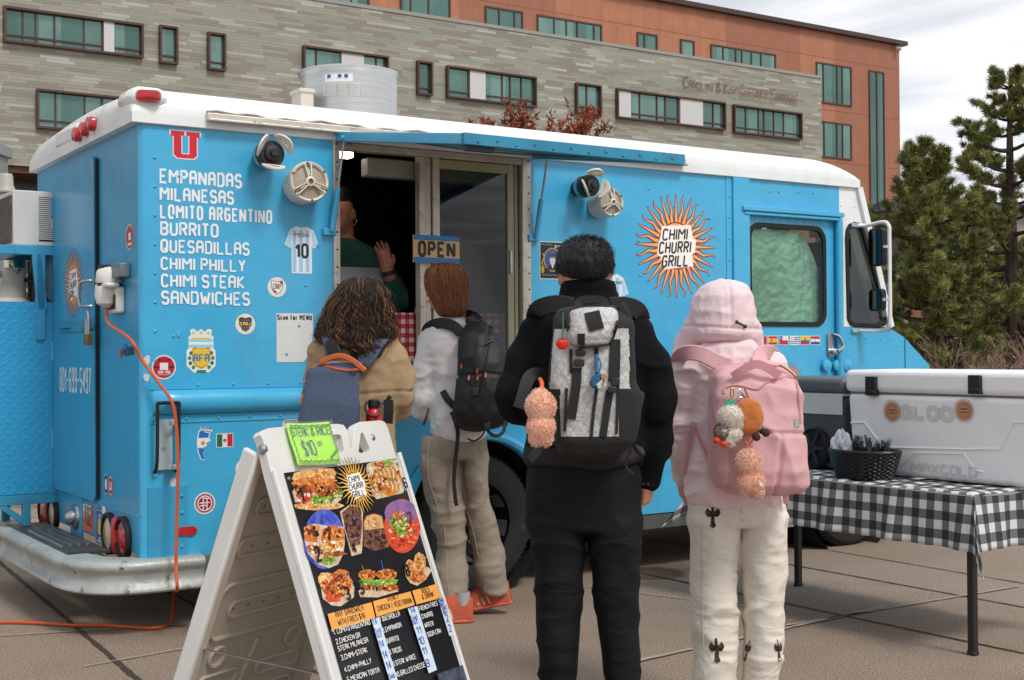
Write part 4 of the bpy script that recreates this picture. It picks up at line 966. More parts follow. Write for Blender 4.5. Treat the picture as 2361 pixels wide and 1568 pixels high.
mirror(mz(625,0),mz(538,0),-.215,-.085,.03);mirror(mz(728,0),mz(677,0),-.205,-.085,.03)
# ================================================================== PRINTED MARKS ON THE SIDE
def dec(name,draw,label=None,h0=.0015):
    d=Decal(SF,h0,.0001);draw(d);return d.build(name,truck,label)
def UZ(px,py):return S(px,py)
def d_u(d):
    (u0,z1)=UZ(400,290);(u1,z0)=UZ(466,354);z0=UZ(430,355)[1];W=u1-u0;H=z1-z0
    def shp(k):
        P=[(0,1),(.47,1),(.47,.84),(.38,.84),(.38,.17),(.62,.17),(.62,.84),(.53,.84),(.53,1),(1,1),(1,.80),(.90,.80),(.90,.12),(.78,0),(.22,0),(.10,.12),(.10,.80),(0,.80)]
        return [(u0+x*W,z0+y*H) for x,y in P]
    P=shp(0);cx,cy=u0+W/2,z0+H/2
    d.poly([(cx+(x-cx)*1.10,cy+(y-cy)*1.09) for x,y in [P[0],P[9],P[10],P[11],P[12],P[13],P[14],P[15],P[16],P[17]]],'d8d2cc')
    d.poly(P,'c8152c')
    d.rect(u0+.38*W,z0+.17*H,u0+.62*W,z0+.84*H,'3aa4d8') ;d.stroke([(u0+.38*W,z0+.84*H),(u0+.38*W,z0+.17*H),(u0+.62*W,z0+.17*H),(u0+.62*W,z0+.84*H)],.006,'d8d2cc');d.rect(u0+.475*W,z0+.84*H,u0+.525*W,z0+1.0*H,'d8d2cc')
dec('red_letter_logo',d_u,'big red block letter U with a pale outline')
def d_menu(d):
    rows=[('EMPANADAS',377,412,563),('MILANESAS',419,452,544),('LOMITO ARGENTINO',459,493,631),('BURRITO',499,532,507),('QUESADILLAS',540,572,578),('CHIMI PHILLY',581,612,568),('CHIMI STEAK',620,652,565),('SANDWICHES',659,692,577)]
    for i,(t,y0,y1,xr) in enumerate(rows):
        u0,zb=UZ(372,y1);u1=UZ(xr,y1)[0];zt=UZ(372,y0)[1]
        d.text(t,u0,zb,zt-zb,'e4eaec',width=u1-u0,t=.165)
dec('menu_lettering',d_menu,'eight lines of tall white dish names')
def shirt(d,u0,u1,z0,z1,name,nw,num='10'):
    W=u1-u0;H=z1-z0
    P=[(.34,1),(.5,.975),(.66,1),(.85,.92),(1,.60),(.84,.54),(.80,.62),(.80,.0),(.2,.0),(.2,.62),(.16,.54),(0,.60),(.15,.92)]
    f=lambda x,y:(u0+x*W,z0+y*H)
    d.poly([f(.5+(x-.5)*1.05,.5+(y-.5)*1.03) for x,y in P],'cdd7dd');d.poly([f(x,y) for x,y in P],'dfe6ea')
    for a in(.22,.42,.62):
        d.poly([f(a,.02),f(a+.11,.02),f(a+.11,.93),f(a,.93)],'9cc4e2')
    d.poly([f(.02,.60),f(.15,.90),f(.2,.9),f(.16,.57)],'a9cde6');d.poly([f(.98,.60),f(.85,.90),f(.8,.9),f(.84,.57)],'a9cde6')
    d.text(name,*f(.5,.79),H*.075,'3a3a40',width=W*nw,t=.16,align='c');d.text(num,*f(.5,.32),H*.33,'26262c',width=W*.42,t=.17,align='c')
def d_messi(d):
    u0,z1=UZ(661,515);u1=UZ(736,520)[0];z0=UZ(675,622)[1];shirt(d,u0,u1,z0,z1,'MESSI',.46)
dec('shirt_sticker',d_messi,'striped football shirt sticker with number 10 left of the hatch')
def d_mara(d):
    u0,u1=UZ(1375,640)[0],UZ(1449,640)[0];z1=UZ(1415,636)[1];z0=UZ(1415,745)[1];shirt(d,u0,u1,z0,z1,'MARADONA',.62)
dec('shirt_sticker',d_mara,'striped football shirt sticker with number 10 behind the man in black')
def ring(d,px,py,r,c1,c2):
    u,z=UZ(px,py);d.disc(u,z,r,c1);
    if c2:d.disc(u,z,r*.88,c2)
    return u,z
def d_carp(d):
    u,z=ring(d,640,655,.053,'ddddd6',None);r=.038
    sh=[(-.9,.95),(0,.8),(.9,.95),(.85,-.1),(.5,-.7),(0,-1.05),(-.5,-.7),(-.85,-.1)]
    d.poly([(u+x*r,z+y*r) for x,y in sh],'4a4a48');d.poly([(u+x*r*.9,z+y*r*.9) for x,y in sh],'e6e4de')
    d.poly([(u+.3*r,z+.8*r),(u+.85*r,z+.85*r),(u+.8*r,z+.25*r)],'c4202c');d.poly([(u-.75*r,z-.2*r),(u-.45*r,z-.65*r),(u-.05*r,z-.9*r),(u-.1*r,z-.55*r)],'c4202c')
    d.text('CARP',u,z-.3*r,.8*r,'2b2b2b',width=1.25*r,t=.16,align='c')
dec('club_badge',d_carp,'round white badge with a shield reading CARP')
def d_cabj(d):
    u,z=ring(d,566,739,.054,'ddddd6',None);r=.037
    sh=[(-.95,.75),(-.6,.95),(0,.8),(.6,.95),(.95,.75),(.85,-.1),(.5,-.75),(0,-1.05),(-.5,-.75),(-.85,-.1)]
    d.poly([(u+x*r*1.12,z+y*r*1.12) for x,y in sh],'d9b634');d.poly([(u+x*r,z+y*r) for x,y in sh],'262a5c')
    for x in(-.5,-.15,.2,.55):
        for y in(.55,-.45,-.7):
            if abs(x)<.5 or y>-.6:d.disc(u+x*r,z+y*r,.07*r,'d9d5b8',None,5)
    d.rect(u-.9*r,z-.22*r,u+.9*r,z+.3*r,'262a5c');d.text('CABJ',u,z-.2*r,.5*r,'e2bf3a',width=1.5*r,t=.24,align='c')
dec('club_badge',d_cabj,'round badge with a navy and gold shield reading CABJ')
def d_scan(d):
    u0,z1=UZ(638,715);u1=UZ(722,720)[0];z0=UZ(638,828)[1];d.rect(u0,z0,u1,z1,'d4d6d4');w=u1-u0
    d.text('Scan for MENU',u0+.02*w,z1-.037,.03,'1d1d1f',width=w*.95,t=.22)
    d.poly([(u1-.055,z0-.0),(u1-.03,z0+.03),(u1,z0+.075),(u1,z0+.055),(u1-.02,z0+.02),(u1-.04,z0)],'3a9ac8')
dec('menu_notice',d_scan,'white notice sheet headed Scan for MENU')
def d_afa(d):
    (u0,z1)=UZ(430,748);u1=UZ(497,752)[0];z0=UZ(460,850)[1];W=u1-u0;H=z1-z0;f=lambda x,y:(u0+x*W,z0+y*H)
    d.poly([f(*p) for p in((.12,.98),(.25,1.0),(.38,.93),(.5,1.0),(.62,.93),(.75,1.0),(.88,.98),(.85,.86),(.93,.82),(.93,.56),(1.0,.5),(1,.16),(.75,-.0),(.5,.03),(.25,-.0),(0,.16),(0,.5),(.07,.56),(.07,.82),(.15,.86))],'dfe2de')
    for x in(.25,.5,.75):
        d.poly([f(x+.075*(1 if i%2==0 else .42)*math.sin(i*math.pi/5),.905+.05*(1 if i%2==0 else .42)*math.cos(i*math.pi/5)) for i in range(10)],'8a7a20');d.poly([f(x+.055*(1 if i%2==0 else .42)*math.sin(i*math.pi/5),.905+.037*(1 if i%2==0 else .42)*math.cos(i*math.pi/5)) for i in range(10)],'e8cf3a')
    d.poly([f(.2,.8),f(.8,.8),f(.8,.76),f(.2,.76)],'d8ca3a')
    for y,c in((.70,'8fcbe2'),(.64,'e4e8e6'),(.58,'8fcbe2')):d.poly([f(.09,y),f(.91,y),f(.91,y+.06),f(.09,y+.06)],c)
    sh=[(.2,.56),(.8,.56),(.82,.3),(.7,.16),(.5,.1),(.3,.16),(.18,.3)]
    for s in(-1,1):
        for k in range(7):
            a=R(-100+k*26);x=.5+s*.40*math.cos(a)*1.0;y=.32+.26*math.sin(a)
            if abs(x-.5)<.12:continue
            d.poly([f(x+.07*math.cos(t)*(1 if s>0 else -1)*.9,y+.045*math.sin(t)) for t in [i*.785 for i in range(8)]],'1f6f3a' if k%2 else '2f8a48')
    d.poly([f(x,y) for x,y in sh],'b98f1a');d.poly([f(.5+(x-.5)*.9,.34+(y-.34)*.9) for x,y in sh],'e3bd2e')
    d.text('AFA',*f(.5,.24),.19*H,'2f78a8',width=.56*W,t=.2,align='c')
    for k in range(5):d.poly([f(.38+.06*k+.05*math.cos(t),.04+.03*math.sin(t)) for t in [i*1.05 for i in range(6)]],'2f8a48')
dec('football_crest',d_afa,'yellow shield crest with three stars and a green wreath reading AFA')
def d_chow(d):
    u,z=ring(d,377,836,.062,'d9cfcc','b3162a');d.rect(u-.055,z-.004,u+.055,z+.004,'4a0a14');d.rect(u-.021,z-.014,u+.021,z+.022,'dcd6d2')
    d.text('FIND US FOLLOW',u,z+.03,.012,'3a0a12',width=.075,t=.14,align='c');d.text('CHOW TRUX',u,z-.032,.015,'e6dcd8',width=.062,t=.17,align='c');d.rect(u-.03,z-.039,u+.03,z-.037,'e6dcd8')
dec('round_red_sticker',d_chow,'round red sticker reading CHOW TRUX beside the rear corner')
def d_map(d):
    (u0,z1)=UZ(450,975);u1=UZ(487,978)[0];z0=UZ(462,1050)[1];W=u1-u0;H=z1-z0;f=lambda x,y:(u0+x*W,z0+y*H)
    P=[(.18,.86),(.42,.9),(.55,.82),(.8,.80),(.72,.66),(.82,.56),(.58,.5),(.62,.42),(.4,.36),(.5,.26),(.36,.18),(.42,.06),(.55,.0),(.3,.02),(.16,.2),(.1,.45),(.12,.66)]
    d.poly([f(.45+(x-.45)*1.22,.45+(y-.45)*1.06) for x,y in P],'d9dde0')
    top=[p for p in P if p[1]>=.60];d.poly([f(*p) for p in((.18,.86),(.42,.9),(.55,.82),(.8,.80),(.72,.66),(.12,.66))],'2668b4');d.poly([f(*p) for p in((.12,.66),(.72,.66),(.82,.56),(.58,.5),(.62,.42),(.4,.36),(.1,.40))],'e4e4de');d.poly([f(*p) for p in((.1,.36),(.42,.34),(.5,.26),(.36,.18),(.42,.06),(.55,.0),(.3,.02),(.16,.2))],'2668b4')
    d.disc(*f(.4,.5),.011,'d88a2a');d.poly([f(.25,1.0),f(1,.93),f(.98,.84),f(.25,.91)],'d9dde0');d.text('ARGENTINA',*f(.28,.925),.011,'22304a',width=W*.68,t=.16,rot=-.10)
dec('map_sticker',d_map,'map of Argentina in blue and white with a small sun')
def flag(d,u0,u1,z0,z1,kind):
    W=u1-u0;H=z1-z0;d.rect(u0-.004,z0-.004,u1+.004,z1+.004,'d4d8d8');R_=lambda a,b,c,e,k:d.rect(u0+a*W,z0+b*H,u0+c*W,z0+e*H,k)
    if kind=='mexico':R_(0,0,.34,1,'146a44');R_(.34,0,.66,1,'e0ded8');R_(.66,0,1,1,'c41c30');d.disc(u0+.5*W,z0+.5*H,.14*H,'7a6a3a')
    if kind=='peru':R_(0,0,.33,1,'c81c30');R_(.33,0,.67,1,'e4e2de');R_(.67,0,1,1,'c81c30')
    if kind=='spain':R_(0,0,1,.27,'bf1e2e');R_(0,.27,1,.73,'e6b422');R_(0,.73,1,1,'bf1e2e');R_(.25,.36,.42,.64,'9a4a2a')
    if kind=='chile':R_(0,0,1,.5,'c81c30');R_(0,.5,1,1,'e4e2de');R_(0,.5,.36,1,'1c4a9a');d.disc(u0+.18*W,z0+.75*H,.11*H,'e4e2de',None,5)
    if kind=='uruguay':
        R_(0,0,1,1,'e4e2de')
        for k in range(4):R_(0 if k<2 else .4,.09+k*.23,1,.2+k*.23,'2a5aa8')
        d.disc(u0+.2*W,z0+.75*H,.15*H,'d9a42a',None,8)
    if kind=='ecuador':R_(0,.5,1,1,'e6bd1e');R_(0,.25,1,.5,'244a9a');R_(0,0,1,.25,'c81c30');d.disc(u0+.5*W,z0+.52*H,.18*H,'7a6a4a',.25*H,10)
    if kind=='paraguay':R_(0,.66,1,1,'c81c30');R_(0,.33,1,.66,'e4e2de');R_(0,0,1,.33,'244a9a');d.disc(u0+.5*W,z0+.5*H,.1*H,'8a9a6a',None,8)
(a,b)=UZ(497,993);(c,e)=UZ(533,1020)
dec('flag_sticker',lambda d:flag(d,a,c,UZ(515,1021)[1],UZ(515,992)[1],'mexico'),'small flag with green white and red bars')
z0,z1=UZ(1835,803)[1],UZ(1835,784)[1]
for k,(x0,x1) in zip(('peru','spain','chile','uruguay','ecuador','paraguay'),((1745,1768),(1772,1792),(1797,1817),(1822,1842),(1846,1866),(1870,1890))):
    d=Decal(SF,-.0205,.0001);flag(d,S(x0,793,.02)[0],S(x1,793,.02)[0],z0,z1,k);d.build('flag_sticker',truck)
def d_lanus(d):
    u,z=UZ(467,1151);r=.056
    d.poly([(u+r*(1.0+.0*k)*math.cos(t),z+r*math.sin(t)) for k,t in enumerate([i*math.pi/24 for i in range(48)])],'dcd6d2')
    d.poly([(u+r*(.88 if k%2 else .82)*math.cos(t),z+r*(.88 if k%2 else .82)*math.sin(t)) for k,t in enumerate([i*math.pi/24 for i in range(48)])],'8f1c34')
    d.stroke([(u+.66*r*math.cos(t),z+.66*r*math.sin(t)) for t in [i*math.pi/12 for i in range(25)]],.006,'e6dcdc')
    for p in([(-.5,.05),(.5,.05)],[(-.15,.6),(-.15,-.55)],[(.2,.5),(.2,-.6)],[(-.15,.45),(.4,.45)],[(-.5,-.2),(.2,-.2)]):d.stroke([(u+x*r,z+y*r) for x,y in p],.0055,'e6dcdc')
dec('club_badge',d_lanus,'round maroon badge with white interlaced letters')
def d_half(d):
    u,z=ring(d,560,1072,.05,'dcdcda','e8e6e4');d.poly([(u-.03,z+.03),(u,z+.025),(u,z-.035),(u-.03,z-.01)],'8a2030')
dec('club_badge',d_half,'white round badge half hidden behind the menu board')
def d_half2(d):u,z=ring(d,668,975,.05,'c9cfd2','d9dddd');d.rect(u-.035,z+.012,u+.035,z+.03,'7f8a90')
dec('club_badge',d_half2,'pale round badge above the menu board')
def d_ycirc(d):u,z=ring(d,1275,708,.055,'e2d8a0','2a2a30');d.disc(u,z,.04,'d8b62e');d.disc(u,z,.028,'2a2a30')
dec('club_badge',d_ycirc,'yellow and black ringed badge beside the window')
def d_sun(d):u,z=UZ(1562,572);sun_logo(d,u,z,.335)
dec('sun_logo',d_sun,'large orange sun with the words CHIMI CHURRI GRILL')
d=Decal(SF,-.0205,.0001);u,z=S(1822,885,.02);sun_logo(d,u,z,.12,words=False);d.build('sun_logo',truck,'small orange sun low on the cab door')
def d_poster(d):
    (u0,z1)=UZ(1247,557);u1=UZ(1247,557)[0]+.185;z0=UZ(1247,644)[1];W=u1-u0;H=z1-z0;f=lambda x,y:(u0+x*W,z0+y*H)
    n=14;P=[]
    for i in range(n):P+=[f(i/n,1.0),f((i+.5)/n,1.012)]
    P+=[f(1,1)]
    for i in range(n):P+=[f(1,1-i/n),f(1.012,1-(i+.5)/n)]
    P+=[f(1,0)]
    for i in range(n):P+=[f(1-i/n,0),f(1-(i+.5)/n,-.012)]
    P+=[f(0,0)]
    for i in range(n):P+=[f(0,i/n),f(-.012,(i+.5)/n)]
    d.poly(P,'c9c5bc');d.rect(*f(.02,.02),*f(.98,.98),'1a1a1c')
    d.text('$10',*f(.58,.84),.06*H*1.3,'cfcfc8',width=.3*W,t=.16);d.text('CARLOS GARDEL',*f(.06,.90),.04*H,'4fa8c8',width=.45*W,t=.16)
    d.disc(*f(.5,.52),.36*W,'b8922a',.32*H);d.disc(*f(.5,.52),.32*W,'2a4f9a',.29*H)
    # plain generic portrait of a man in a hat
    d.poly([f(*p) for p in((.24,.28),(.4,.38),(.6,.38),(.78,.28),(.7,.24),(.3,.24))],'26262a');d.poly([f(*p) for p in((.44,.4),(.5,.28),(.56,.4))],'d0d0cc')
    d.disc(*f(.5,.5),.11*W,'c4c2bc',.12*H);d.poly([f(*p) for p in((.32,.58),(.4,.64),(.42,.74),(.5,.77),(.6,.74),(.62,.64),(.7,.6),(.6,.57),(.42,.57))],'55585c');d.poly([f(*p) for p in((.4,.63),(.6,.63),(.61,.66),(.41,.66))],'1d1d20')
    for s in(-1,1):
        for k in range(3):d.stroke([f(.5+s*(.40+.05*math.cos(t)),.2+.05*k+.025*math.sin(t)) for t in [i*.5 for i in range(12)]],.006,'c9a22e')
        d.stroke([f(.5+s*(.38+.04*math.sin(t*2)),.35+.1*t) for t in [i*.3 for i in range(12)]],.006,'c9a22e')
    d.text('REPUBLICA ARGENTINA',*f(.08,.09),.035*H,'9a9a96',width=.84*W,t=.15)
dec('poster',d_poster,'black stamp shaped poster with a portrait of a man in a hat')
# side reflector and extinguisher bracket
def d_ref(d):pass
(a,b),(c,e)=UZ(405,1225),UZ(449,1202)
mb=MB();mb.plate([(a,b),(c-.02,b),(c,(b+e)/2),(c-.02,e),(a,e)],[],SF,0,.015);mb.build('side_reflector',RED,truck,bevel=.003)
u0,z1=UZ(351,920);u1=UZ(400,920)[0];z0=UZ(375,1077)[1];wz=.10
mb=MB();mb.tube(smooth_path([(u0,-.02,z0),(u0,-.06,z0+.06),(u0,-.07,z1-.02),(u0,-.07,z1),(u0+.01,-.07,z1+.005),(u1-.01,-.07,z1+.005),(u1,-.07,z1),(u1,-.07,z1-.02),(u1,-.06,z0+.06),(u1,-.02,z0)],3),.009,8);br=mb.build('bracket_hoop',BLACKR,truck)
mb=MB();mb.box(u0+.015,u1-.015,-.02,0,z0+.01,z1-.08)
mb.lathe([(.06,z0+.235),(.062,z0+.24),(.062,z0+.262),(.058,z0+.265)],((u0+u1)/2,-.02,0),(0,0,1),14,R(180),R(360));mb.lathe([(.0,z0+.015),(.062,z0+.015),(.062,z0+.035),(.05,z0+.04)],((u0+u1)/2,-.02,0),(0,0,1),14,R(180),R(360));mb.build('extinguisher_bracket',mat('primer_grey','9fb0b4',rough=.5,dirt=.35,dcol='6a5040',dscale=20),truck,bevel=.002)
# bare paint chips near the corner
d=Decal(SF,.001,.00005);r=random.Random(3)
for px,py,s in((563,1090,.01),(395,1100,.02),(393,1118,.012),(338,820,.02),(337,860,.02),(560,1240,.01),(700,1100,.008)):
    u,z=UZ(px,py);d.poly([(u+s*r.uniform(.5,1)*math.cos(t),z+1.8*s*r.uniform(.5,1)*math.sin(t)) for t in [i*.7 for i in range(9)]],'c2ccd0')
d.build('paint_chips',truck)

# ================================================================== REAR RACK, AIR CONDITIONER, GAS
RK=1.62
def K(px,py,w=RK):return S(px,py,w)
uR=K(131,900)[0];zT=K(60,681)[1];zB=K(60,1124)[1];uL=-1.15
def tread_material():
    m,t,b,N,M,ramp,mix,bump,noise,obj,sx=ntree('blue_tread_plate',.4)
    a=M('MULTIPLY',M('ADD',sx[0],sx[2]),16.);c=M('MULTIPLY',M('SUBTRACT',sx[0],sx[2]),16.)
    par=M('MODULO',M('ADD',M('FLOOR',a),M('FLOOR',c)),2.)
    fa=M('ABSOLUTE',M('SUBTRACT',M('FRACT',a),.5));fc=M('ABSOLUTE',M('SUBTRACT',M('FRACT',c),.5))
    e1=M('ADD',M('POWER',M('DIVIDE',fa,.42),2.),M('POWER',M('DIVIDE',fc,.13),2.));e2=M('ADD',M('POWER',M('DIVIDE',fa,.13),2.),M('POWER',M('DIVIDE',fc,.42),2.))
    h1=M('MAXIMUM',M('SUBTRACT',1.,e1),0.);h2=M('MAXIMUM',M('SUBTRACT',1.,e2),0.);pp=M('ABSOLUTE',par)
    h=M('ADD',M('MULTIPLY',h1,pp),M('MULTIPLY',h2,M('SUBTRACT',1.,pp)));bump(h,.55,.005)
    cc=mix(ramp(noise(obj,2,6),[(.3,0.),(.7,1.)]),'1f8fc2','2b9bcb');t.links.new(cc,b.inputs['Base Color']);b.inputs['Coat Weight'].default_value=.3;return m
TREAD=tread_material()
mb=MB();mb.box(uL,uR,RK,RK+.02,zB,zT);rack=mb.build('rack_tread_panel',TREAD,truck,smooth=False)
mb=MB();mb.box(uL,uR,RK-.02,RK+.02,zB-.06,zB-.004);mb.bar((K(55,1130)[0],RK,zB-.06),(K(55,1190)[0],RK,.39),.045,.045,(0,1,0));mb.bar((K(0,1135)[0]-.02,RK,zB-.05),(K(52,1185)[0],RK,.41),.035,.035,(0,1,0));mb.bar((K(38,1130)[0],RK+.35,zB-.06),(K(38,1190)[0],RK+.35,.39),.045,.045,(0,1,0));mb.box(uL,uR,RK+.4,RK+.44,zB-.06,zB-.004);mb.build('rack_frame',RUST,rack,bevel=.003)
# air conditioner on its bracket
a0,za=K(35,422);a1=K(133,430)[0];zb=K(80,552)[1]
mb=MB();mb.box(a0,a1,RK,RK+.55,zb,za);ac=mb.build('air_conditioner',mat('off_white_metal','cbcac6',rough=.45,var=.04,dirt=.2,dcol='8d8578'),truck,bevel=.006)
mb=MB();mb.box(a0-.012,a0-.001,RK+.03,RK+.52,zb+.02,za-.03);mb.build('coil_side',mat('dusty_coil','5a504a',rough=.9,var=.5,vscale=40),ac,smooth=False)
mb=MB()
x0,zz0=K(94,438);x1=K(121,440)[0];x2=K(129,510)[0];zs=K(94,438)[1];ze=K(94,541)[1];zm=K(94,508)[1]
for i in range(22):
    z=zs-(zs-ze)*(i+.5)/22;mb.box(x0,(x1 if z>zm else x2),RK-.002,RK+.01,z-.0085,z+.0085)
mb.build('louvre_slots',mat('slot_black','191613',rough=.9),ac,smooth=False)
mb=MB()
for i in range(22):
    z=zs-(zs-ze)*i/22;mb.box(x0,(x1 if z>zm else x2),RK-.006,RK+.004,z-.004,z+.003)
mb.build('louvre_blades',mat('off_white_metal'),ac,smooth=False)
mb=MB();b0,b1=K(38,560)[0],K(135,560)[0];zf=K(80,566)[1];zq=K(130,770)[1]
for w in(RK,RK+.5):
    mb.box(b0,b1,w-.02,w+.02,zb-.055,zb-.002);mb.bar((b1-.10,w,zq if w==RK else zb-.5),(b1-.10+.0,w,zb-.05),.05,.04,(0,1,0));mb.bar((b0+.12,w-.005,zb-.05),(b1-.09,w-.005,zb-.05-.33),.055,.03,(0,1,0))
mb.box(b0-.001,b0+.04,RK+.02,RK+.48,zb-.054,zb-.003);mb.build('ac_bracket',BLUER,ac,bevel=.003)
mb=MB();mb.box(b0-.5,b0,RK-.02,RK+.02,zb-.055,zb-.002);mb.build('bracket_arm',BLUER,ac,bevel=.003)
# lpg tank, valve and hose: rests in the rack
tx,tz=K(42,672);tk=empty('gas_cylinder',TW(tx,RK+.28,zT-.62),YAW,'dirty white gas cylinder standing in the rear rack behind the blue tread plate','gas cylinder')
mb=MB();mb.lathe([(0,0),(.15,.0),(.185,.06),(.19,.30),(.185,.54),(.15,.63),(.08,.68),(0,.69)],n=32);mb.build('tank',mat('stained_white','b9b4a8',rough=.5,dirt=.5,dcol='6a4a34',dscale=6),tk)
mb=MB();mb.lathe([(.12,.64),(.125,.82),(.13,.83),(.118,.83),(.115,.64)],n=28,a0=R(-30),a1=R(230));mb.build('collar',mat('stained_white'),tk)
mb=MB();mb.lathe([(.025,.68),(.025,.76),(.018,.77),(.018,.80)],n=12);mb.lathe([(.0,.80),(.05,.80),(.055,.81),(.05,.822),(0,.825)],n=14);mb.build('valve',mat('brass','8f6a34',rough=.4,metal=.8),tk)
mb=MB();mb.tube(smooth_path([(.02,-.02,.75),(.12,-.12,.75),(.2,-.2,.62),(.35,-.25,.52),(.5,-.24,.53),(.58,-.2,.64)],7),.014,8);mb.build('hose',BLACKR,tk)
mb=MB();mb.box(K(70,640,RK+.45)[0],uR-.02,RK+.42,RK+.5,zT-.2,zb-.06);mb.build('rack_back_sheet',mat('slot_black'),rack,smooth=False)
mb=MB();mb.tube([(K(102,700)[0],RK+.2,zT-.3),(K(102,700)[0],RK+.2,zb-.06)],.035,10);mb.build('standpipe',BK,rack)
# padlock hangs from the hasp
pw,pz=RR(228,770);po=empty('padlock',TW(-.06,pw,pz),YAW,'small brass padlock hanging from the rear door hasp','padlock')
mb=MB();mb.box(-.014,.014,-.035,.035,-.03,.03);mb.build('lock_body',mat('brass_lock','9a6a30',rough=.4,metal=.7),po,bevel=.004)
mb=MB();mb.tube(smooth_path([(0,-.022,.03),(0,-.022,.12),(0,0,.15),(0,.022,.12),(0,.022,.03)],6),.008,8);mb.build('shackle',STEEL,po)
# inlet box and plug on the rear wall
w0,zt=RR(290,588);w1=RR(307,588)[0]
zb_=RR(298,628)[1];wc,_=RR(291,600);mb=MB();mb.box(-.055,0,wc-.09,wc+.07,zb_,zt-.02);mb.build('junction_box',mat('galvanised','6f7a80',rough=.5,metal=.4),truck,bevel=.006)
wc,zc2=RR(276,660);z5=RR(276,711)[1];z6=RR(276,632)[1]
mb=MB();mb.box(-.045,0,wc-.11,wc+.11,z5,zc2+.02);inl=mb.build('inlet_box',WP,truck,bevel=.012)
mb=MB();mb.box(-.048,-.044,wc-.09,wc+.09,z5+.02,zc2-.02);mb.build('inlet_recess',BK,inl,smooth=False)
mb=MB();mb.box(-.10,-.03,wc-.12,wc+.10,zc2+.015,zc2+.04);mb.lathe([(0,.13),(.045,.13),(.065,.10),(.07,.05),(.065,.04)],(-.05,wc,zc2),(0,0,1),18);mb.build('inlet_lid',WP,inl,bevel=.01)
mb=MB();zp=z5+.05;mb.lathe([(0,.20),(.045,.20),(.05,.1),(.05,.085)],(-.06,wc,zp),(0,0,1),18);mb.build('plug',BK,inl)
mb=MB();mb.lathe([(.062,.09),(.065,.04),(.055,.0),(.02,-.02),(0,-.02)],(-.06,wc,zp),(0,0,1),18);mb.build('plug_collar',WP,inl)
# extension cord: from plug, over the belt moulding, down past the bumper and along the ground
def TL(u,w,z):return TW(u,w,z)
c=[TL(-.06,wc,zp-.02),TL(-.065,wc-.03,zp-.10)]
P3=[]
for px,py,w in((300,770,-.02),(325,815,-.05),(362,868,-.09),(395,918,-.13),(405,985,-.14),(407,1060,-.14),(404,1140,-.14),(401,1220,-.15),(399,1290,-.16),(401,1350,-.18)):
    u,z=S(px,py,w);P3.append(TL(u,w,z))
c+=P3;
g=[G(400,1385,.02)+Vector((0,-.05,.10)),G(388,1415,.012),G(370,1432,.012),G(345,1437,.012),G(300,1435,.012),G(240,1430,.012),G(160,1428,.012),G(80,1422,.012),G(0,1419,.012),G(-90,1422,.012)]
mb=MB();mb.tube(smooth_path(c+g,8),.008,8);co=mb.build('extension_cord',mat('orange_cord','c9541e',rough=.5,var=.08),None);tag(co,'orange extension cord running from the rear plug down to the ground','cord')
# ================================================================== PROPS
def gingham(name,dark,midc,light,cell,ax=(0,2),rough=.85,woven=True):
    m,t,b,N,M,ramp,mix,bump,noise,obj,sx=ntree(name,rough)
    at_=t.nodes.new('ShaderNodeAttribute');at_.attribute_name='uvc';s2=N('ShaderNodeSeparateXYZ',(at_.outputs['Vector'],)).outputs
    a=M('GREATER_THAN',M('FRACT',M('DIVIDE',s2[0],cell*2)),.5);c=M('GREATER_THAN',M('FRACT',M('DIVIDE',s2[1],cell*2)),.5)
    s=M('ADD',a,c);col=ramp(M('DIVIDE',s,2.),[(0,light),(.25,midc),(.75,dark)],True)
    fine=noise(at_.outputs['Vector'],420,2);col=mix(M('MULTIPLY',ramp(fine,[(.4,0.),(.6,1.)]),.25),col,midc);t.links.new(col,b.inputs['Base Color']);return m
def uvmesh(name,nu,nv,fn,uv,mats,parent=None):
    """sheet with the flat cloth coordinates stored as a point attribute"""
    m=MB();m.sheet(nu,nv,fn);o=m.build(name,mats,parent,ang=180,fix=False);at_=o.data.attributes.new('uvc','FLOAT_VECTOR','POINT')
    d=[]
    for i in range(nu):
        for j in range(nv):x,y=uv(i/(nu-1),j/(nv-1));d+=[x,y,0]
    at_.data.foreach_set('vector',d);return o
# ---- checked cloth hanging inside the service window
cl=empty('tablecloth',TW(WIN[0],.064,1.25),YAW,'red and white checked cloth hanging over the service counter in the truck window','tablecloth')
Wc=WIN[1]-WIN[0];Hc=.375
uvmesh('cloth',80,20,lambda a,b:(a*Wc,.004+.006*math.sin(a*40+b*3)+.003*math.sin(a*91)-.0,b*Hc),lambda a,b:(a*Wc,b*Hc),gingham('red_gingham','8f1420','c05058','dfd8d2',.026),cl)
# ---- open sign
p=S(1008,573,-.05);os_=empty('open_sign',TW(p[0],-.055,p[1]),YAW+R(1.0),'cardboard OPEN sign with blue bars hanging on the window rail','sign')
(a0,_),(a1,_)=S(955,573,-.055),S(1062,573,-.055);W=a1-a0;H=S(1008,543,-.055)[1]-S(1008,606,-.055)[1]
mb=MB();mb.box(-W/2,W/2,-.004,.004,-H/2,H/2);mb.build('board',mat('sign_tan','d9b277',rough=.6,var=.08),os_,smooth=False)
d=Decal(lambda a,b,h:(a,-.004-h,b),.0006,.0001);d.rect(-W/2,H/2-.028,W/2,H/2,'2a7ab8');d.rect(-W/2,-H/2,W/2,-H/2+.03,'2a7ab8');d.text('OPEN',0,-H*.30,H*.60,'241d18',width=W*.82,t=.21,align='c');d.build('print',os_)
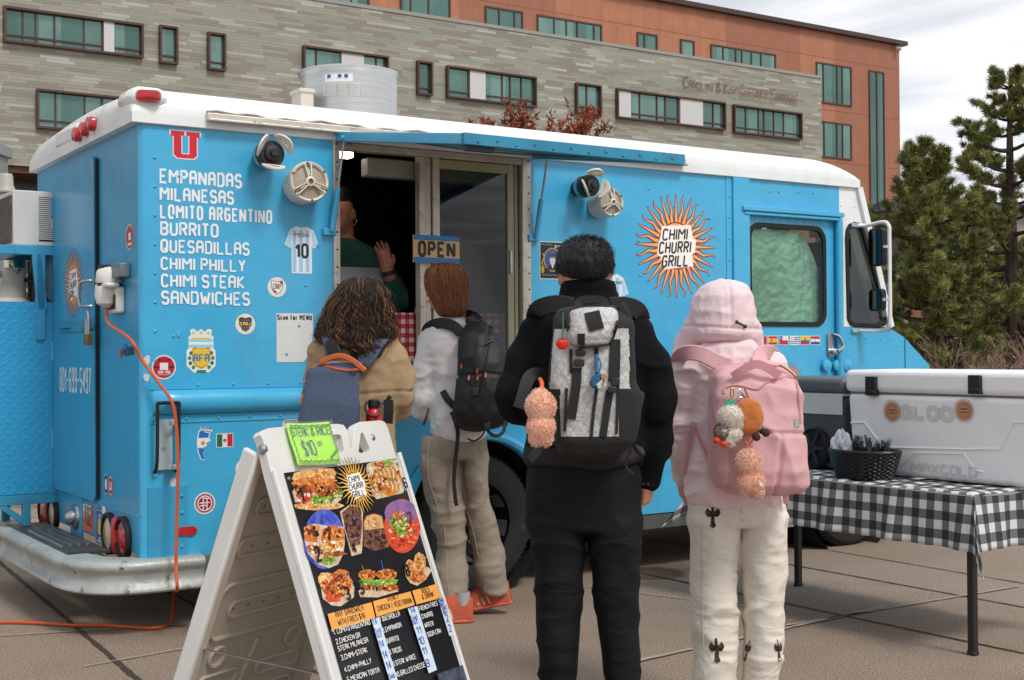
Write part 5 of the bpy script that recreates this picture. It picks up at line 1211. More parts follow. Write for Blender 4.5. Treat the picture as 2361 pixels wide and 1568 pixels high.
# ---- laptop on the counter
p=S(838,650,.25);lp=empty('laptop',TW(p[0],.25,1.602),YAW,'open grey laptop with a square emblem facing the customers on the counter','laptop')
(x0,_),(x1,_)=S(770,650,.25),S(890,650,.25);h=S(838,611,.25)[1]-1.602
mb=MB();mb.plate(rrect(x0-p[0],.01,x1-p[0],h,.015),[],lambda a,b,hh:(a,-hh+b*.12,b),-.004,.004);lid=mb.build('lid',mat('laptop_grey','8d8f92',rough=.35,metal=.6),lp,bevel=.002)
mb=MB();mb.plate(rrect(x0-p[0],0,x1-p[0],.22,.015),[],lambda a,b,hh:(a,b,hh),0,.012);mb.build('base',mat('laptop_grey'),lp)
d=Decal(lambda a,b,hh:(a,-.0045-hh+b*.12,b),.0006,.0001);ex=S(829,631,.25)[0]-p[0];ez=h*.62;d.poly(rrect(ex-.028,ez-.03,ex+.028,ez+.03,.01),'26282a');d.poly(rrect(ex-.018,ez-.02,ex+.018,ez+.02,.005),'85878a');d.rect(ex-.008,ez-.008,ex+.008,ez+.03,'26282a');d.rect(ex-.011,ez-.011,ex+.011,ez+.011,'26282a');d.build('emblem',lid)
p=S(968,712,.12);tn=empty('paper_note',TW(p[0],.10,1.60),YAW,'small white folded paper card on the counter beside the window rail','card')
mb=MB();mb.add([(-.03,0,0),(.03,0,0),(.02,.02,.075),(-.02,.02,.075),(-.03,.05,0),(.03,.05,0)],[(0,1,2,3),(3,2,5,4)]);mb.build('paper',mat('paper_white','d8d6d0',rough=.8),tn,smooth=False)

# ================================================================== TABLE WITH COOLERS
TU,TWW=2.975,-2.63;TL_,TD=1.83,.78
tbo=TW(TU,TWW,0)
tab=empty('folding_table',tbo,YAW,'folding table with black square legs under a black and white checked cloth','table')
mb=MB();mb.box(0,TD,0,TL_,.70,.735);mb.build('tabletop',mat('table_grey','8a8a86',rough=.6),tab,bevel=.005)
LEG=mat('black_leg','1c1b1b',rough=.5,var=.1)
def TLc(P):v=Vector(P)-tbo;return (v.dot(UT),v.dot(WT))
for x,y in ((.05,.05),(TD-.05,.05),(.05,TL_-.05),(TLc(G(1833,1360))[0],TLc(G(1833,1360))[1])):
    mb=MB();mb.box(x-.017,x+.017,y-.017,y+.017,.012,.70);mb.box(x-.02,x+.02,y-.02,y+.02,0,.02);mb.build('leg',LEG,tab,bevel=.003)
OV=.25
def clothf(a,b):
    x=-OV+a*(TD+2*OV);y=-OV+b*(TL_+2*OV);ex=max(0,-x,x-TD);ey=max(0,-y,y-TL_);sx_=-1 if x<0 else 1;sy_=-1 if y<0 else 1
    cx=min(max(x,0),TD);cy=min(max(y,0),TL_);m=min(ex,ey);M_=max(ex,ey)
    rip=.016*math.sin(y*15+1.2)+.012*math.sin(y*31) if ex>0 else 0
    rip2=.014*math.sin(x*17+.5)+.01*math.sin(x*37+1) if ey>0 else 0
    sag=.0
    dx=sx_*(ex*.10+rip*min(1,ex/OV)+m*.55);dy=sy_*(ey*.10+rip2*min(1,ey/OV)+m*.55)
    drop=(ex*ex+ey*ey)**.5 if m>0 else M_
    drop=min(drop*1.0,.36)
    return (cx+dx,cy+dy,.742-drop+(.004*math.sin(x*23+y*7)+.003*math.sin(y*41) if M_==0 else 0)-(.006 if M_>0 else 0))
GW=gingham('black_gingham','1a1b1f','67686c','d9d9d6',.043)
tc_=empty('tablecloth',tbo,YAW,'black and white checked cloth draped over the folding table','tablecloth')
co_=uvmesh('cloth',70,120,clothf,lambda a,b:(-OV+a*(TD+2*OV),-OV+b*(TL_+2*OV)),GW,tc_);sm=co_.modifiers.new('s','SOLIDIFY');sm.thickness=.003
ZT=.748
# ---- big white cooler
CU=3.30-TU;cw0,cw1=-2.78-TWW,-1.585-TWW
whc=empty('cooler',TW(3.30,-2.78,ZT),YAW,'large white hard cooler with black latches on the checked table','cooler')
CL=1.195;CD=.47;CH=.545
COOL=mat('cooler_white','efefee',rough=.42,var=.03,dirt=.12,dcol='a8a29a',dscale=9,bump=.15,bscale=220)
def cool_body(mt,parent,L,D,z0,z1,tp,name,bev=.03):
    m=MB();t=tp;m.add([(t,t,z0),(D-t,t,z0),(D-t,L-t,z0),(t,L-t,z0),(0,0,z1),(D,0,z1),(D,L,z1),(0,L,z1)],[(3,2,1,0),(4,5,6,7),(0,1,5,4),(1,2,6,5),(2,3,7,6),(3,0,4,7)]);o=m.build(name,mt,parent,bevel=bev);o.modifiers['b'].segments=4;return o
bd=cool_body(COOL,whc,CL,CD,0,CH*.775,.018,'body')
ld=cool_body(COOL,whc,CL+.02,CD+.02,CH*.785,CH,-.0,'lid');ld.location=(-.01,-.01,0)
mb=MB();mb.box(.012,CD-.012,.012,CL-.012,CH*.77,CH*.79);mb.build('lid_seam',mat('seam_grey','6d6d6c'),whc,smooth=False)
# front face faces -u: right in the photo is towards smaller y
def CF(y,z,h):t=.018*(1-z/(CH*.775));return (t-h,CL-y,z)          # y measured from the left end seen in the photo
def cpx(px,py):
    P=hit(px,py,UT,OT+UT*3.30)-TW(3.30,-2.78,ZT);return CL-P.dot(WT),P.z
mb=MB()
def bead(pts,r=.006):mb.tube([CF(*cpx(*p),.001) for p in pts],r,6)
bead([(1958,985),(1990,985),(2030,1043),(2120,1046),(2225,1050),(2300,1050),(2335,990),(2400,988)]);bead([(2070,1085),(2100,1057),(2215,1060),(2240,1098),(2262,1105)],.005)
mb.build('moulded_ridge',COOL,bd)
for px in(2013,2252):
    y,zt=cpx(px,879);_,zb=cpx(px,923);m=MB();m.box(-.028,.002,CL-y-.035,CL-y+.035,zb,zt);m.box(-.034,-.026,CL-y-.03,CL-y+.03,zb+.012,zb+.03);m.build('latch',BK,whc,bevel=.006)
mb=MB();
d=Decal(lambda a,b,h:CF(a,b,h),.0045,.00012);c2=mat('emboss_shade_grey','cfcfcd',rough=.45,var=.02)  # flat letters, greyed to stand in for shading on white embossing
y0,z0=cpx(2050,978);y1,z1=cpx(2195,980);_,zt=cpx(2060,943);d.text('IGLOO',y0+.035,z0,(zt-z0)*1.0,c2,width=(y1-y0)-.035,t=.28)
y0,z0=cpx(2092,1100);y1,_=cpx(2245,1106);_,zt=cpx(2095,1077);d.text('MAXCOLD',y0,z0,(zt-z0),c2,width=y1-y0,t=.22)
for px in(2055,2221):
    y,z=cpx(px,960);sun_logo(d,y,z,.062,words=False,fill='d9935c',outline='9a5638');d.disc(y,z,.027,'b48c6c');d.rect(y-.02,z-.012,y+.02,z-.006,'5a4034');d.rect(y-.02,z+.004,y+.02,z+.010,'5a4034')
d.build('print',bd)
# ---- grey wheeled cooler behind
gco=empty('cooler',TW(3.34,-1.52,ZT),YAW,'dark grey wheeled cooler with a pale band behind the utensil basket','cooler')
GL=.62;GREY=mat('cooler_grey','4a4e52',rough=.5,var=.05)
b2=cool_body(GREY,gco,GL,.44,0,.40,.02,'body');l2=cool_body(mat('cooler_slate','566264',rough=.45,var=.05),gco,GL+.02,.46,.415,.50,0,'lid');l2.location=(-.01,-.01,0)
mb=MB();mb.add([(-.004,0,.30),(-.004,.30,.30),(-.004,.36,.36),(-.004,GL,.365),(-.004,GL,.40),(-.004,0,.40)],[(0,1,2,3,4,5)]);mb.box(-.003,.44,0,GL,.40,.414);mb.build('pale_band',mat('band_white','c9cbca',rough=.5),gco,smooth=False)
for x in(.02,.36):
    m=MB();m.lathe([(0,.0),(.03,.0),(.035,.02),(.09,.02),(.105,.005),(.11,.02),(.11,.05),(.1,.055),(0,.055)],(x-.055,.20,.112),(1,0,0),28);w_=m.build('wheel',BK,gco);m=MB()
    for k in range(6):
        a=2*math.pi*k/6;m.bar((x-.05,.20+.025*math.cos(a),.112+.025*math.sin(a)),(x-.05,.20+.09*math.cos(a),.112+.09*math.sin(a)),.012,.014,(1,0,0))
    m.build('spokes',mat('wheel_grey','2e2f31'),w_)
# ---- wicker basket with forks
bb=TW(3.135,-1.85,ZT);brx,bry,bz=.20,.135,.135
bk=empty('wicker_basket',bb,YAW+R(90),'black woven plastic basket of forks in front of the white cooler','basket')
bcx,bY=bb.x,bb.y
mb=MB()
def br(t,z):k=.78+.22*z/bz;return (brx*k*math.cos(t),bry*k*math.sin(t),z)
NS=44
for k in range(14):
    z=.004+(bz-.008)*k/13;mb.tube([Vector(br(2*math.pi*i/NS,z))*1+Vector((math.cos(2*math.pi*i/NS),math.sin(2*math.pi*i/NS),0))*.004*(1 if (i+k)%2 else -1) for i in range(NS)],.0062,5,closed=True)
for i in range(22):mb.tube([br(2*math.pi*i/22,0),br(2*math.pi*i/22,bz)],.004,5)
mb.tube([br(2*math.pi*i/NS,bz+.003) for i in range(NS)],.009,6,closed=True);mb.lathe([(0,.003),(1,.003)],(0,0,0),(0,0,1),24) if 0 else None
mb.build('weave',mat('black_wicker','151515',rough=.45,var=.2),bk)
mb=MB();mb.plate([br(2*math.pi*i/NS,0)[:2] for i in range(NS)],[],lambda a,b,h:(a*.97,b*.97,h),.001,.006);mb.build('bottom',mat('black_wicker'),bk)
FK=mat('black_plastic_fork','1a1a1b',rough=.3)
def fork_mesh():
    m=MB();P=[(-.004,-.11),(.004,-.11),(.0045,.02),(.011,.035),(.011,.045),(-.011,.045),(-.011,.035),(-.0045,.02)];f=lambda a,b,h:(a,h+.02*(b/.11)**2,b);m.plate(P,[],f,0,.0016)
    for x in(-.0095,-.0032,.0032,.0095):m.plate([(x-.0017,.045),(x+.0017,.045),(x+.0011,.078),(x-.0011,.078)],[],f,0,.0016)
    return m
r=random.Random(8)
fk=fork_mesh().build('plastic_fork',FK,None,smooth=False);fk0=fk
for i in range(26):
    o=fk0 if i==0 else fk0.copy()
    if i:COL.objects.link(o)
    t=(i+.5)/26;o.location=bb-UT*r.uniform(-.07,.07)-WT*(.26*t-.11)+Vector((0,0,.115+r.uniform(-.008,.022)));o.rotation_euler=(r.uniform(-.3,.3),r.uniform(-.12,.42)*(.4+t),r.uniform(-.9,.9))
    tag(o,'black plastic fork standing tines up in the black basket','fork','black plastic forks in the basket')
mb=MB();cu=empty('plastic_cup',bb-UT*.085-WT*.01+Vector((0,0,.02)),0,'clear whitish plastic cup among the forks in the basket','cup')
mb.lathe([(0,0),(.022,0),(.034,.115),(.032,.115),(.020,.004)],n=18);mb.build('shell',mat('clear_plastic','c9ced2',rough=.2,alpha=.75),cu)
pb=empty('plastic_bag',bb+WT*.15+Vector((0,0,.06)),0,'crumpled clear plastic bag at the left end of the basket','bag')
mb=MB();r3=np.random.default_rng(3)
def bagf(a,b):
    t=a*2*math.pi;p=math.pi*b;q=1+.25*math.sin(5*t+7*b)+.22*math.sin(9*t-13*b)+.12*math.sin(17*t+23*b);return (.048*q*math.sin(p)*math.cos(t),.035*q*math.sin(p)*math.sin(t),.075-.075*math.cos(p)*q)
mb.sheet(40,24,bagf,True);mb.build('film',mat('clear_film','cfd6dc',rough=.12,alpha=.5,spec=.9),pb,ang=25)
cdp=hit(2000+70,1117,(0,0,1),(0,0,ZT));cdp=hit(2112,1117,(0,0,1),(0,0,ZT))
mb=MB();mb.box(-.03,.03,-.02,.02,0,.003);o=mb.build('paper_card',mat('paper_white'),None,smooth=False);o.location=(cdp.x,cdp.y-.02,ZT+.004);o.rotation_euler=(0,0,.4);tag(o,'small white card lying on the checked cloth by the white cooler','card')

# ================================================================== FOLDING MENU BOARD
aD=Vector((.502,.865,0)).normalized();nD=Vector((aD.y,-aD.x,0));kS=.365
P1=Vector((-.7055,4.02,1.031));eD=(nD*kS-Vector((0,0,1))).normalized();fN=aD.cross(-eD);fN=fN if fN.dot(nD)>0 else -fN
sgo=Vector((-.55,4.28,0));sign=empty('menu_board',sgo,0,'white folding A-frame menu board with food photos and prices in front of the truck','menu board')
def MF(a,b,h):return P1+aD*a-eD*b+fN*h-sgo            # b measured up from the top of the black menu
def mpx(px,py,h=0):
    P=hit(px,py,fN,P1+fN*h)-P1;return (P.dot(aD),-P.dot(eD))
def c3(cx_,cy_):return mpx((700+.714286*cx_)/1.7348,(1600+.714286*cy_)/1.7348)
SBW=mat('sign_white_plastic','d6d5d0',rough=.4,var=.05,dirt=.18,dcol='8f8880',dscale=10);SBB=mat('sign_beige_inner','bdb3a4',rough=.6,var=.05)
W=.60;BOT=-1.02
# front moulded frame
outl=[(-.055,BOT-.06),(W+.03,BOT-.06),(W+.03,.02)]+[c3(*p) for p in((1236,318),(1190,150),(1172,112),(1150,103),(1030,110),(1010,122),(998,150),(990,255),(983,262),(975,235),(962,155),(940,125),(905,119))]+[c3(*p) for p in((600,132),(520,138),(487,150),(473,175),(490,205))]+[(-.055,.0)]
h1=[c3(*p) for p in((875,180),(915,178),(930,192),(943,265),(936,280),(905,285),(890,240))];h2=[c3(*p) for p in((1038,172),(1050,172),(1088,262),(1082,278),(1030,284),(1022,272))]
mb=MB();mb.plate(outl,[h1,h2],MF,-.002,-.035);mb.build('front_panel',SBW,sign,bevel=.007)
mb=MB();mb.box(0,0,0,0,0,0) if 0 else None
pts=[(-.045,.01),(-.045,BOT-.05)];mb.tube([MF(a,b,.002) for a,b in pts],.012,8);mb.tube([MF(W+.022,.02,.0),MF(W+.022,BOT-.05,.0)],.010,8);mb.build('edge_bead',SBW,sign)
# back panel
RT=MF(-.055,.085,-.075)+sgo;e2=(-nD*.40-Vector((0,0,1))).normalized();n2=aD.cross(-e2);n2=n2 if n2.dot(nD)>0 else -n2
def BF(a,s,h):return RT+aD*a+e2*s+n2*h-sgo
Wb=.685;Lb=1.22
mb=MB();mb.plate([(0,0),(Wb,0),(Wb,Lb),(0,Lb)],[],BF,-.02,.0);
for q in((.0,.0,.045,Lb),(Wb-.045,.0,Wb,Lb),(.0461,.0,Wb-.0461,.05),(.0461,Lb-.05,Wb-.0461,Lb)):mb.plate([(q[0],q[1]),(q[2],q[1]),(q[2],q[3]),(q[0],q[3])],[],BF,.0005,.038)
mb.build('back_panel',SBB,sign,bevel=.006)
mb=MB();mb.plate([(-.003,-.02),(.02,-.02),(.02,Lb),(-.003,Lb)],[],BF,-.024,.0385);mb.build('back_rim',SBW,sign,bevel=.008)
def bpx(cx_,cy_):
    P=hit((700+.714286*cx_)/1.7348,(1600+.714286*cy_)/1.7348,n2,RT)-RT;return P.dot(aD),P.dot(e2)
def slot(x0,y0,x1,y1,r):
    m=rrect(x0,y0,x1,y1,r,5);mb.tube([BF(a,s,.003) for a,s in m],.0075,6,closed=True)
mb=MB()
slot(.09,.30,.60,.36,.028);slot(.12,.16,.58,.22,.028);slot(.08,.46,.62,.66,.04);slot(.14,.53,.58,.585,.026);slot(.10,.90,.60,1.14,.04);slot(.16,.98,.56,1.03,.024);slot(.1,.80,.28,.85,.024);slot(.38,.80,.6,.85,.024)
for x in(.15,.53):
    m=[(x+.035*math.cos(t),.73+.035*math.sin(t)) for t in [i*.4 for i in range(16)]];mb.tube([BF(a,s,.004) for a,s in m],.008,6,closed=True)
for a0,s0,a1,s1 in((.065,.1,.065,.42),(.065,.72,.065,1.0),(.64,.72,.64,1.0),(.34,.70,.30,.88)):mb.tube([BF(a0,s0,.003),BF(a1,s1,.003)],.009,6)
mb.build('moulded_ribs',SBB,sign)
mb=MB()
for s in(.19,.33,.557,1.005):
    for k in range(6):mb.lathe([(.006,.0),(.0,.001)],BF(.16+k*.075,s,.0012),n2,8)
mb.build('dimples',mat('dimple_brown','7a7064',rough=.8),sign)
for a in(-.055,.50):
    mb=MB();mb.lathe([(.016,-.01),(.016,.0),(.010,.006),(0,.006)],MF(a+.0,.085,-.012) ,-aD,14);mb.build('hinge_bolt',STEEL,sign)
mb=MB();mb.bar(MF(-.03,-.62,-.03),BF(.03,.66,.03),.012,.004);mb.build('spreader',STEEL,sign)
# ---- printed menu panel
mb=MB();mb.plate([(0,BOT),(W,BOT),(W,0),(0,0)],[],MF,0,.004);menu=mb.build('menu_panel',mat('menu_black','17161a',rough=.35,var=.1),sign,smooth=False)
def food_mat(name,cols,sc=70):
    sc*=1.5
    m,t,b,N,M,ramp,mix,bump,noise,obj,sx=ntree(name,.4)
    v=N('ShaderNodeTexVoronoi');v.inputs['Scale'].default_value=sc;mp=N('ShaderNodeVectorMath',(obj,),operation='ADD');nn=N('ShaderNodeTexNoise');nn.inputs['Scale'].default_value=sc*.6;t.links.new(obj,nn.inputs['Vector']);sc_=N('ShaderNodeVectorMath',operation='SCALE');t.links.new(nn.outputs['Color'],sc_.inputs[0]);sc_.inputs['Scale'].default_value=.03;t.links.new(sc_.outputs[0],mp.inputs[1]);t.links.new(mp.outputs[0],v.inputs['Vector'])
    c=ramp(noise(mp.outputs[0],sc,5,.7),[(.30+.4*i/(len(cols)-1),x) for i,x in enumerate(cols)]);s3=N('ShaderNodeSeparateColor');t.links.new(v.outputs['Color'],s3.inputs[0]);c=mix(M('MULTIPLY',s3.outputs[0],.45),c,cols[len(cols)//2]);t.links.new(c,b.inputs['Base Color']);return m
F_BUN=food_mat('printed_bun',['8a4a1c','c98a48','e2b478','efd3a4'],45);F_MEAT=food_mat('printed_meat',['3a130c','8a3416','c4682c','e0a45c'],80);F_GRN=food_mat('printed_lettuce',['2c4a14','4f8a22','8ab83c','c8d88a'],80);F_RED=food_mat('printed_salsa',['6a0f0a','b3261a','e0552c','f0a070'],80);F_CRM=food_mat('printed_cream',['8a6a48','cdb596','e8dccb'],60);F_PUR=food_mat('printed_dark_bread',['241418','4f2f33','7d5340','b98a60'],55);F_BLU=food_mat('printed_blue',['0f1440','26389a','5a6ad0','6a3a8a'],22);F_GRL=food_mat('printed_grill',['2a0f0a','a8421a','e08a3c','f0cf92'],50);F_FRY=food_mat('printed_fries',['6a2c10','b8641e','d9943a','7a2e1e'],75)
d=Decal(MF,.0046,.00003)
def cl3(x,y):a,b=c3(x,y);return min(max(a,.001),W-.001),min(b,-.001)
def P(pts,m):d.poly([cl3(*p) for p in pts],m)
def blob(cx_,cy_,rx,ry,m,k=.12,n=22,seed=1):
    r=random.Random(seed*97+int(cx_));P([(cx_+rx*(1+r.uniform(-k,k))*math.cos(2*math.pi*i/n),cy_+ry*(1+r.uniform(-k,k))*math.sin(2*math.pi*i/n)) for i in range(n)],m)
# 1 chicken sandwich
blob(785,580,135,26,F_BUN,.08);P([(640,500),(660,470),(900,480),(915,545),(880,575),(655,560)],F_CRM);blob(870,500,50,38,F_GRN,.2);blob(790,545,60,25,F_GRN,.25);blob(705,530,45,38,F_RED,.2);blob(830,490,75,42,F_MEAT,.15);blob(715,470,75,45,F_MEAT,.15);blob(760,440,120,38,F_GRL,.12);P([(637,430),(650,395),(700,378),(800,368),(870,372),(885,395),(878,432),(820,428),(760,415),(690,425),(650,438)],F_BUN)
# 6 loaded fries
P([(1060,350),(1090,338),(1230,325),(1255,355),(1285,470),(1260,515),(1110,548),(1085,520),(1055,380)],F_CRM);blob(1165,440,92,88,F_FRY,.12);blob(1150,350,55,24,F_GRN,.25);blob(1130,352,30,16,F_RED,.25);blob(1190,500,50,30,F_FRY,.2)
for i in range(8):
    x=1082+i*23;d.stroke([c3(x+4*math.sin(k*2.1+i)+k*5,368+k*22) for k in range(7)],.0045,'e9e2d8')
# 2 pressed sandwich on blue
d.poly([c3(815+115*math.cos(t),768+168*math.sin(t)) for t in [i*.2094 for i in range(30)]],F_BLU)
P([(702,700),(760,680),(815,690),(925,700),(929,790),(920,850),(890,910),(840,930),(780,910),(725,850),(703,780)],F_CRM);P([(700,700),(735,685),(790,695),(780,740),(772,790),(705,775)],F_GRL);P([(795,715),(870,690),(925,712),(928,775),(800,785)],F_GRL);blob(750,820,50,22,F_MEAT,.2);blob(865,800,62,20,F_FRY,.2);blob(870,850,62,16,F_MEAT,.2);blob(830,885,40,26,F_GRN,.3)
# 4 two torta halves
P([(903,615),(960,575),(1020,580),(1033,610),(1030,690),(1028,800),(1022,850),(965,865),(945,780),(920,690)],F_CRM);P([(915,620),(960,585),(1020,592),(1028,690),(1015,800),(960,815),(935,730)],F_PUR);P([(1030,680),(1045,640),(1090,625),(1140,640),(1165,730),(1178,815),(1095,838),(1035,810)],F_PUR);P([(1040,670),(1060,640),(1100,630),(1135,645),(1150,710),(1040,720)],F_BUN)
# 7 taco plate
d.poly([c3(1252+100*math.cos(t),700+152*math.sin(t)) for t in [i*.2094 for i in range(30)]],F_RED);d.poly([c3(1245+92*math.cos(t),625+72*math.sin(t)) for t in [i*.2094 for i in range(30)]],food_mat('printed_mauve',['5a3a6a','8a6a9a','c03a44'],20));blob(1250,730,80,75,F_RED,.12);blob(1240,690,52,50,F_GRN,.25);blob(1250,740,30,20,F_GRN,.3);blob(1225,645,30,20,F_FRY,.3)
# 3 5 8
P([(785,1010),(800,960),(945,965),(978,1040),(975,1095),(900,1145),(850,1140),(800,1100)],F_CRM);blob(815,995,42,42,F_BUN,.1);blob(905,965,42,26,F_GRL,.15);blob(870,1040,80,58,F_MEAT,.18);blob(925,1020,45,40,F_GRL,.2);blob(860,1095,45,28,F_RED,.2)
P([(1000,1060),(1020,1045),(1210,1035),(1225,1065),(1110,1098),(1010,1095)],F_CRM);blob(1048,1010,46,24,F_GRN,.2);blob(1165,1010,58,26,F_GRN,.2);blob(1048,1040,44,16,F_MEAT,.2);blob(1170,1045,58,20,F_MEAT,.2);blob(1050,970,48,30,F_GRL,.06);blob(1160,970,58,30,F_GRL,.06);P([(1078,1012),(1122,1008),(1118,1080),(1088,1084)],F_CRM);blob(1100,1022,20,13,F_GRN,.1);d.stroke([c3(1022,915),c3(1032,950)],.004,'5a8a3a');d.stroke([c3(1130,890),c3(1140,945)],.004,'3a5ad0')
P([(1265,980),(1290,1020),(1330,1036),(1380,1000),(1418,950),(1390,930)],F_CRM);blob(1290,945,30,55,F_BUN,.1);blob(1345,910,34,62,F_BUN,.08);blob(1330,985,48,34,F_GRL,.15)
def spk(cx_,cy_,rx,ry,cols,n,s,seed):
    r=random.Random(seed);hb=d.h
    for i in range(n):
        d.h=hb+5e-6*(1+i%20)
        t=r.uniform(0,6.28);k=r.random()**.5;x=cx_+rx*k*math.cos(t);y=cy_+ry*k*math.sin(t);w=s*r.uniform(.5,1.3);an=r.uniform(0,3.1);e=r.uniform(.35,.8);c=r.choice(cols)
        P([(x+w*(math.cos(an)*math.cos(q)-e*math.sin(an)*math.sin(q))*r.uniform(.8,1.15),y+w*(math.sin(an)*math.cos(q)+e*math.cos(an)*math.sin(q))*r.uniform(.8,1.15)) for q in [j*.785 for j in range(8)]],c)
    d.h=hb+1.1e-4
TOAST=['f0cf94','d9a055','b8742e','e8bd78'];CHAR=['4a1d0e','7a3216','a8521f','c97a38','e0a860','2a120c'];HERB=['3a6a1c','5f9a2c','8fbf44','c4d884'];SAL=['b02a1a','d8482a','e87848','7a1510','f0b088']
spk(770,400,110,22,TOAST,26,13,1);spk(715,470,65,36,CHAR+['e6c8a8'],26,14,2);spk(830,490,65,34,CHAR,26,14,3);spk(700,540,42,26,['e0a8a0','c86a60','f0d0c4','a84038'],14,11,4);spk(810,545,60,18,HERB,24,9,5);spk(885,505,35,28,HERB,18,9,6);spk(780,580,115,16,TOAST,18,12,7)
spk(1165,440,85,78,['c06a24','8a3c16','e0a050','5a2412','d8c0a8','7a8a3a'],44,11,8);spk(1150,352,50,18,HERB+SAL,18,8,9)
spk(745,725,42,28,['2a100a','6a2a12','e8a050'],16,13,10);spk(860,735,52,28,['2a100a','6a2a12','e8a050'],18,13,11);spk(815,830,95,55,['f2e6d0','e0c090','b86a3a','f0d8b0','8a3a1c','e8c040'],46,12,12);spk(830,885,40,22,HERB+['d84a3a'],16,9,13)
spk(975,690,40,90,['2a181c','5a3a40','8a6258','3a2024'],30,13,14);spk(1105,770,55,50,['2a1810','6a4428','3a2014','8a6240'],26,12,15);spk(1095,675,38,30,['d9b080','c0925c','e8cfa4'],12,12,16)
spk(1250,740,78,78,SAL,60,11,17);spk(1240,690,46,44,HERB+['2c5018'],36,9,18);spk(1235,632,22,16,['e87848','f09a70','d8482a'],12,8,19)
spk(870,1030,80,60,CHAR+SAL[:2]+['e8a050'],56,12,20);spk(815,985,34,28,TOAST,16,11,21);spk(905,962,34,18,CHAR,12,10,22)
spk(1050,968,40,20,['a8521f','c97a38','e0a860','7a3216'],18,10,23);spk(1160,968,50,20,['a8521f','c97a38','e0a860','7a3216'],20,10,24);spk(1105,1015,100,14,HERB,24,8,25);spk(1110,1045,95,12,CHAR,24,9,26);spk(1100,1022,16,10,['4a7a2a','8aa83a'],8,5,27)
spk(1290,945,26,48,['e0a050','c97a30','a85c20'],16,10,28);spk(1345,910,28,54,['e0a050','c97a30','a85c20'],18,10,29);spk(1330,985,42,28,CHAR[2:5],14,10,30)
# logo
lx,lb=c3(992,470);sun_logo(d,lx,lb,.098,outline='17161a',fill='e8b244',halo='f0ece4',wc='201c1c')
# numbers
for t,x,y,hh,cc in(('1',672,570,.05,'151515'),('2',765,900,.05,'151515'),('3',930,1115,.042,'151515'),('4',970,855,.038,'151515'),('5',1008,1085,.042,'151515'),('6',1262,490,.038,'151515'),('7',1290,695,.045,'7a2018'),('8',1268,985,.04,'151515')):
    a,b=c3(x,y);d.text(t,a,b,hh,cc,width=hh*.6,t=.16)
# headings and lines
for q in(((818,1190),(1066,1127),(1086,1215),(842,1281)),((1074,1122),(1285,1069),(1308,1145),(1094,1210)),((1295,1066),(1440,1026),(1466,1105),(1318,1143))):P(q,'eaa44e')
def line(t,x0,y0,x1,y1,hh,cc='e6e3de',tt=.14):
    a,b=c3(x0,y0);e,f=c3(x1,y1);d.text(t,a,b,hh,cc,width=((e-a)**2+(f-b)**2)**.5,t=tt,rot=math.atan2(f-b,e-a))
for t,x0,y0,x1,y1 in(('ANY SANDWICH',866,1213,1024,1172),('WITH FRIES $18',880,1258,1032,1215),('STEAK /',1157,1126,1219,1110),('CHICKEN / VEGETARIAN',1102,1180,1294,1135),('SIDES',1348,1083,1394,1071),('& DRINK',1352,1118,1420,1098)):line(t,x0,y0,x1,y1,.019,'2a201a',.15)
for t,x0,y0,x1,y1 in(('1. LOMITO ARGENTINO',850,1308,1058,1252),('2.CHICKEN OR',865,1362,1002,1322),('STEAK MILANESA',876,1402,1045,1350),('3.CHIMI-STEAK',892,1452,1040,1406),('4.CHIMI-PHILLY',910,1520,1062,1466),('5.MEXICAN TORTA',925,1575,1106,1520),('7.QUESADILLA',1110,1240,1224,1206),('8.EMPANADA',1126,1302,1232,1268),('BURRITO',1144,1362,1216,1342),('3 TACOS',1162,1424,1230,1404),('9.STEAK W/RICE',1180,1490,1310,1446),('10.GRILLED CHEESE',1198,1550,1362,1492),('FRENCH FRIES',1332,1182,1436,1150),('CHURRO',1346,1226,1408,1208),('WATER',1362,1276,1412,1262),('SODA CAN',1376,1328,1452,1304)):line(t,x0,y0,x1,y1,.0165)
for q in(((1060,1224),(1103,1213),(1212,1600),(1166,1600)),((1265,1166),(1318,1152),(1424,1510),(1378,1530)),((1437,1120),(1472,1110),(1530,1310),(1496,1322))):P(q,'ccd9e8')
for t,x,y,wd in(('14',1070,1262,28),('Sold',1082,1306,34),('out',1092,1330,30),('14',1106,1388,28),('14',1124,1448,28),('14',1144,1508,28),('Sold',1154,1562,34),('14',1280,1200,32),('Sold',1284,1236,36),('out',1292,1258,30),('11',1316,1312,26),('10',1328,1372,30),('11',1346,1428,26),('8',1366,1498,20),('Sold',1440,1136,28),('out',1446,1158,26),('Sold',1456,1180,28),('out',1464,1202,26),('2',1480,1245,16),('2',1494,1302,16)):
    line(t,x,y,x+wd,y-wd*.25,.018 if t[0] in 'So' else .026,'2a5cb0',.13)
P([(1420,1535),(1580,1480),(1640,1700),(1480,1760)],food_mat('printed_night',['1c1e2c','3a4052','6a7080'],9))
d.build('menu_print',menu)
mb=MB()
for a,b in((.012,-.02),(W-.012,-.02),(.012,-.5),(W-.012,-.5),(.012,-1.0)):mb.lathe([(.007,.004),(.005,.008),(0,.009)],MF(a,b,0),fN,10)
mb.build('panel_screws',STEEL,menu)
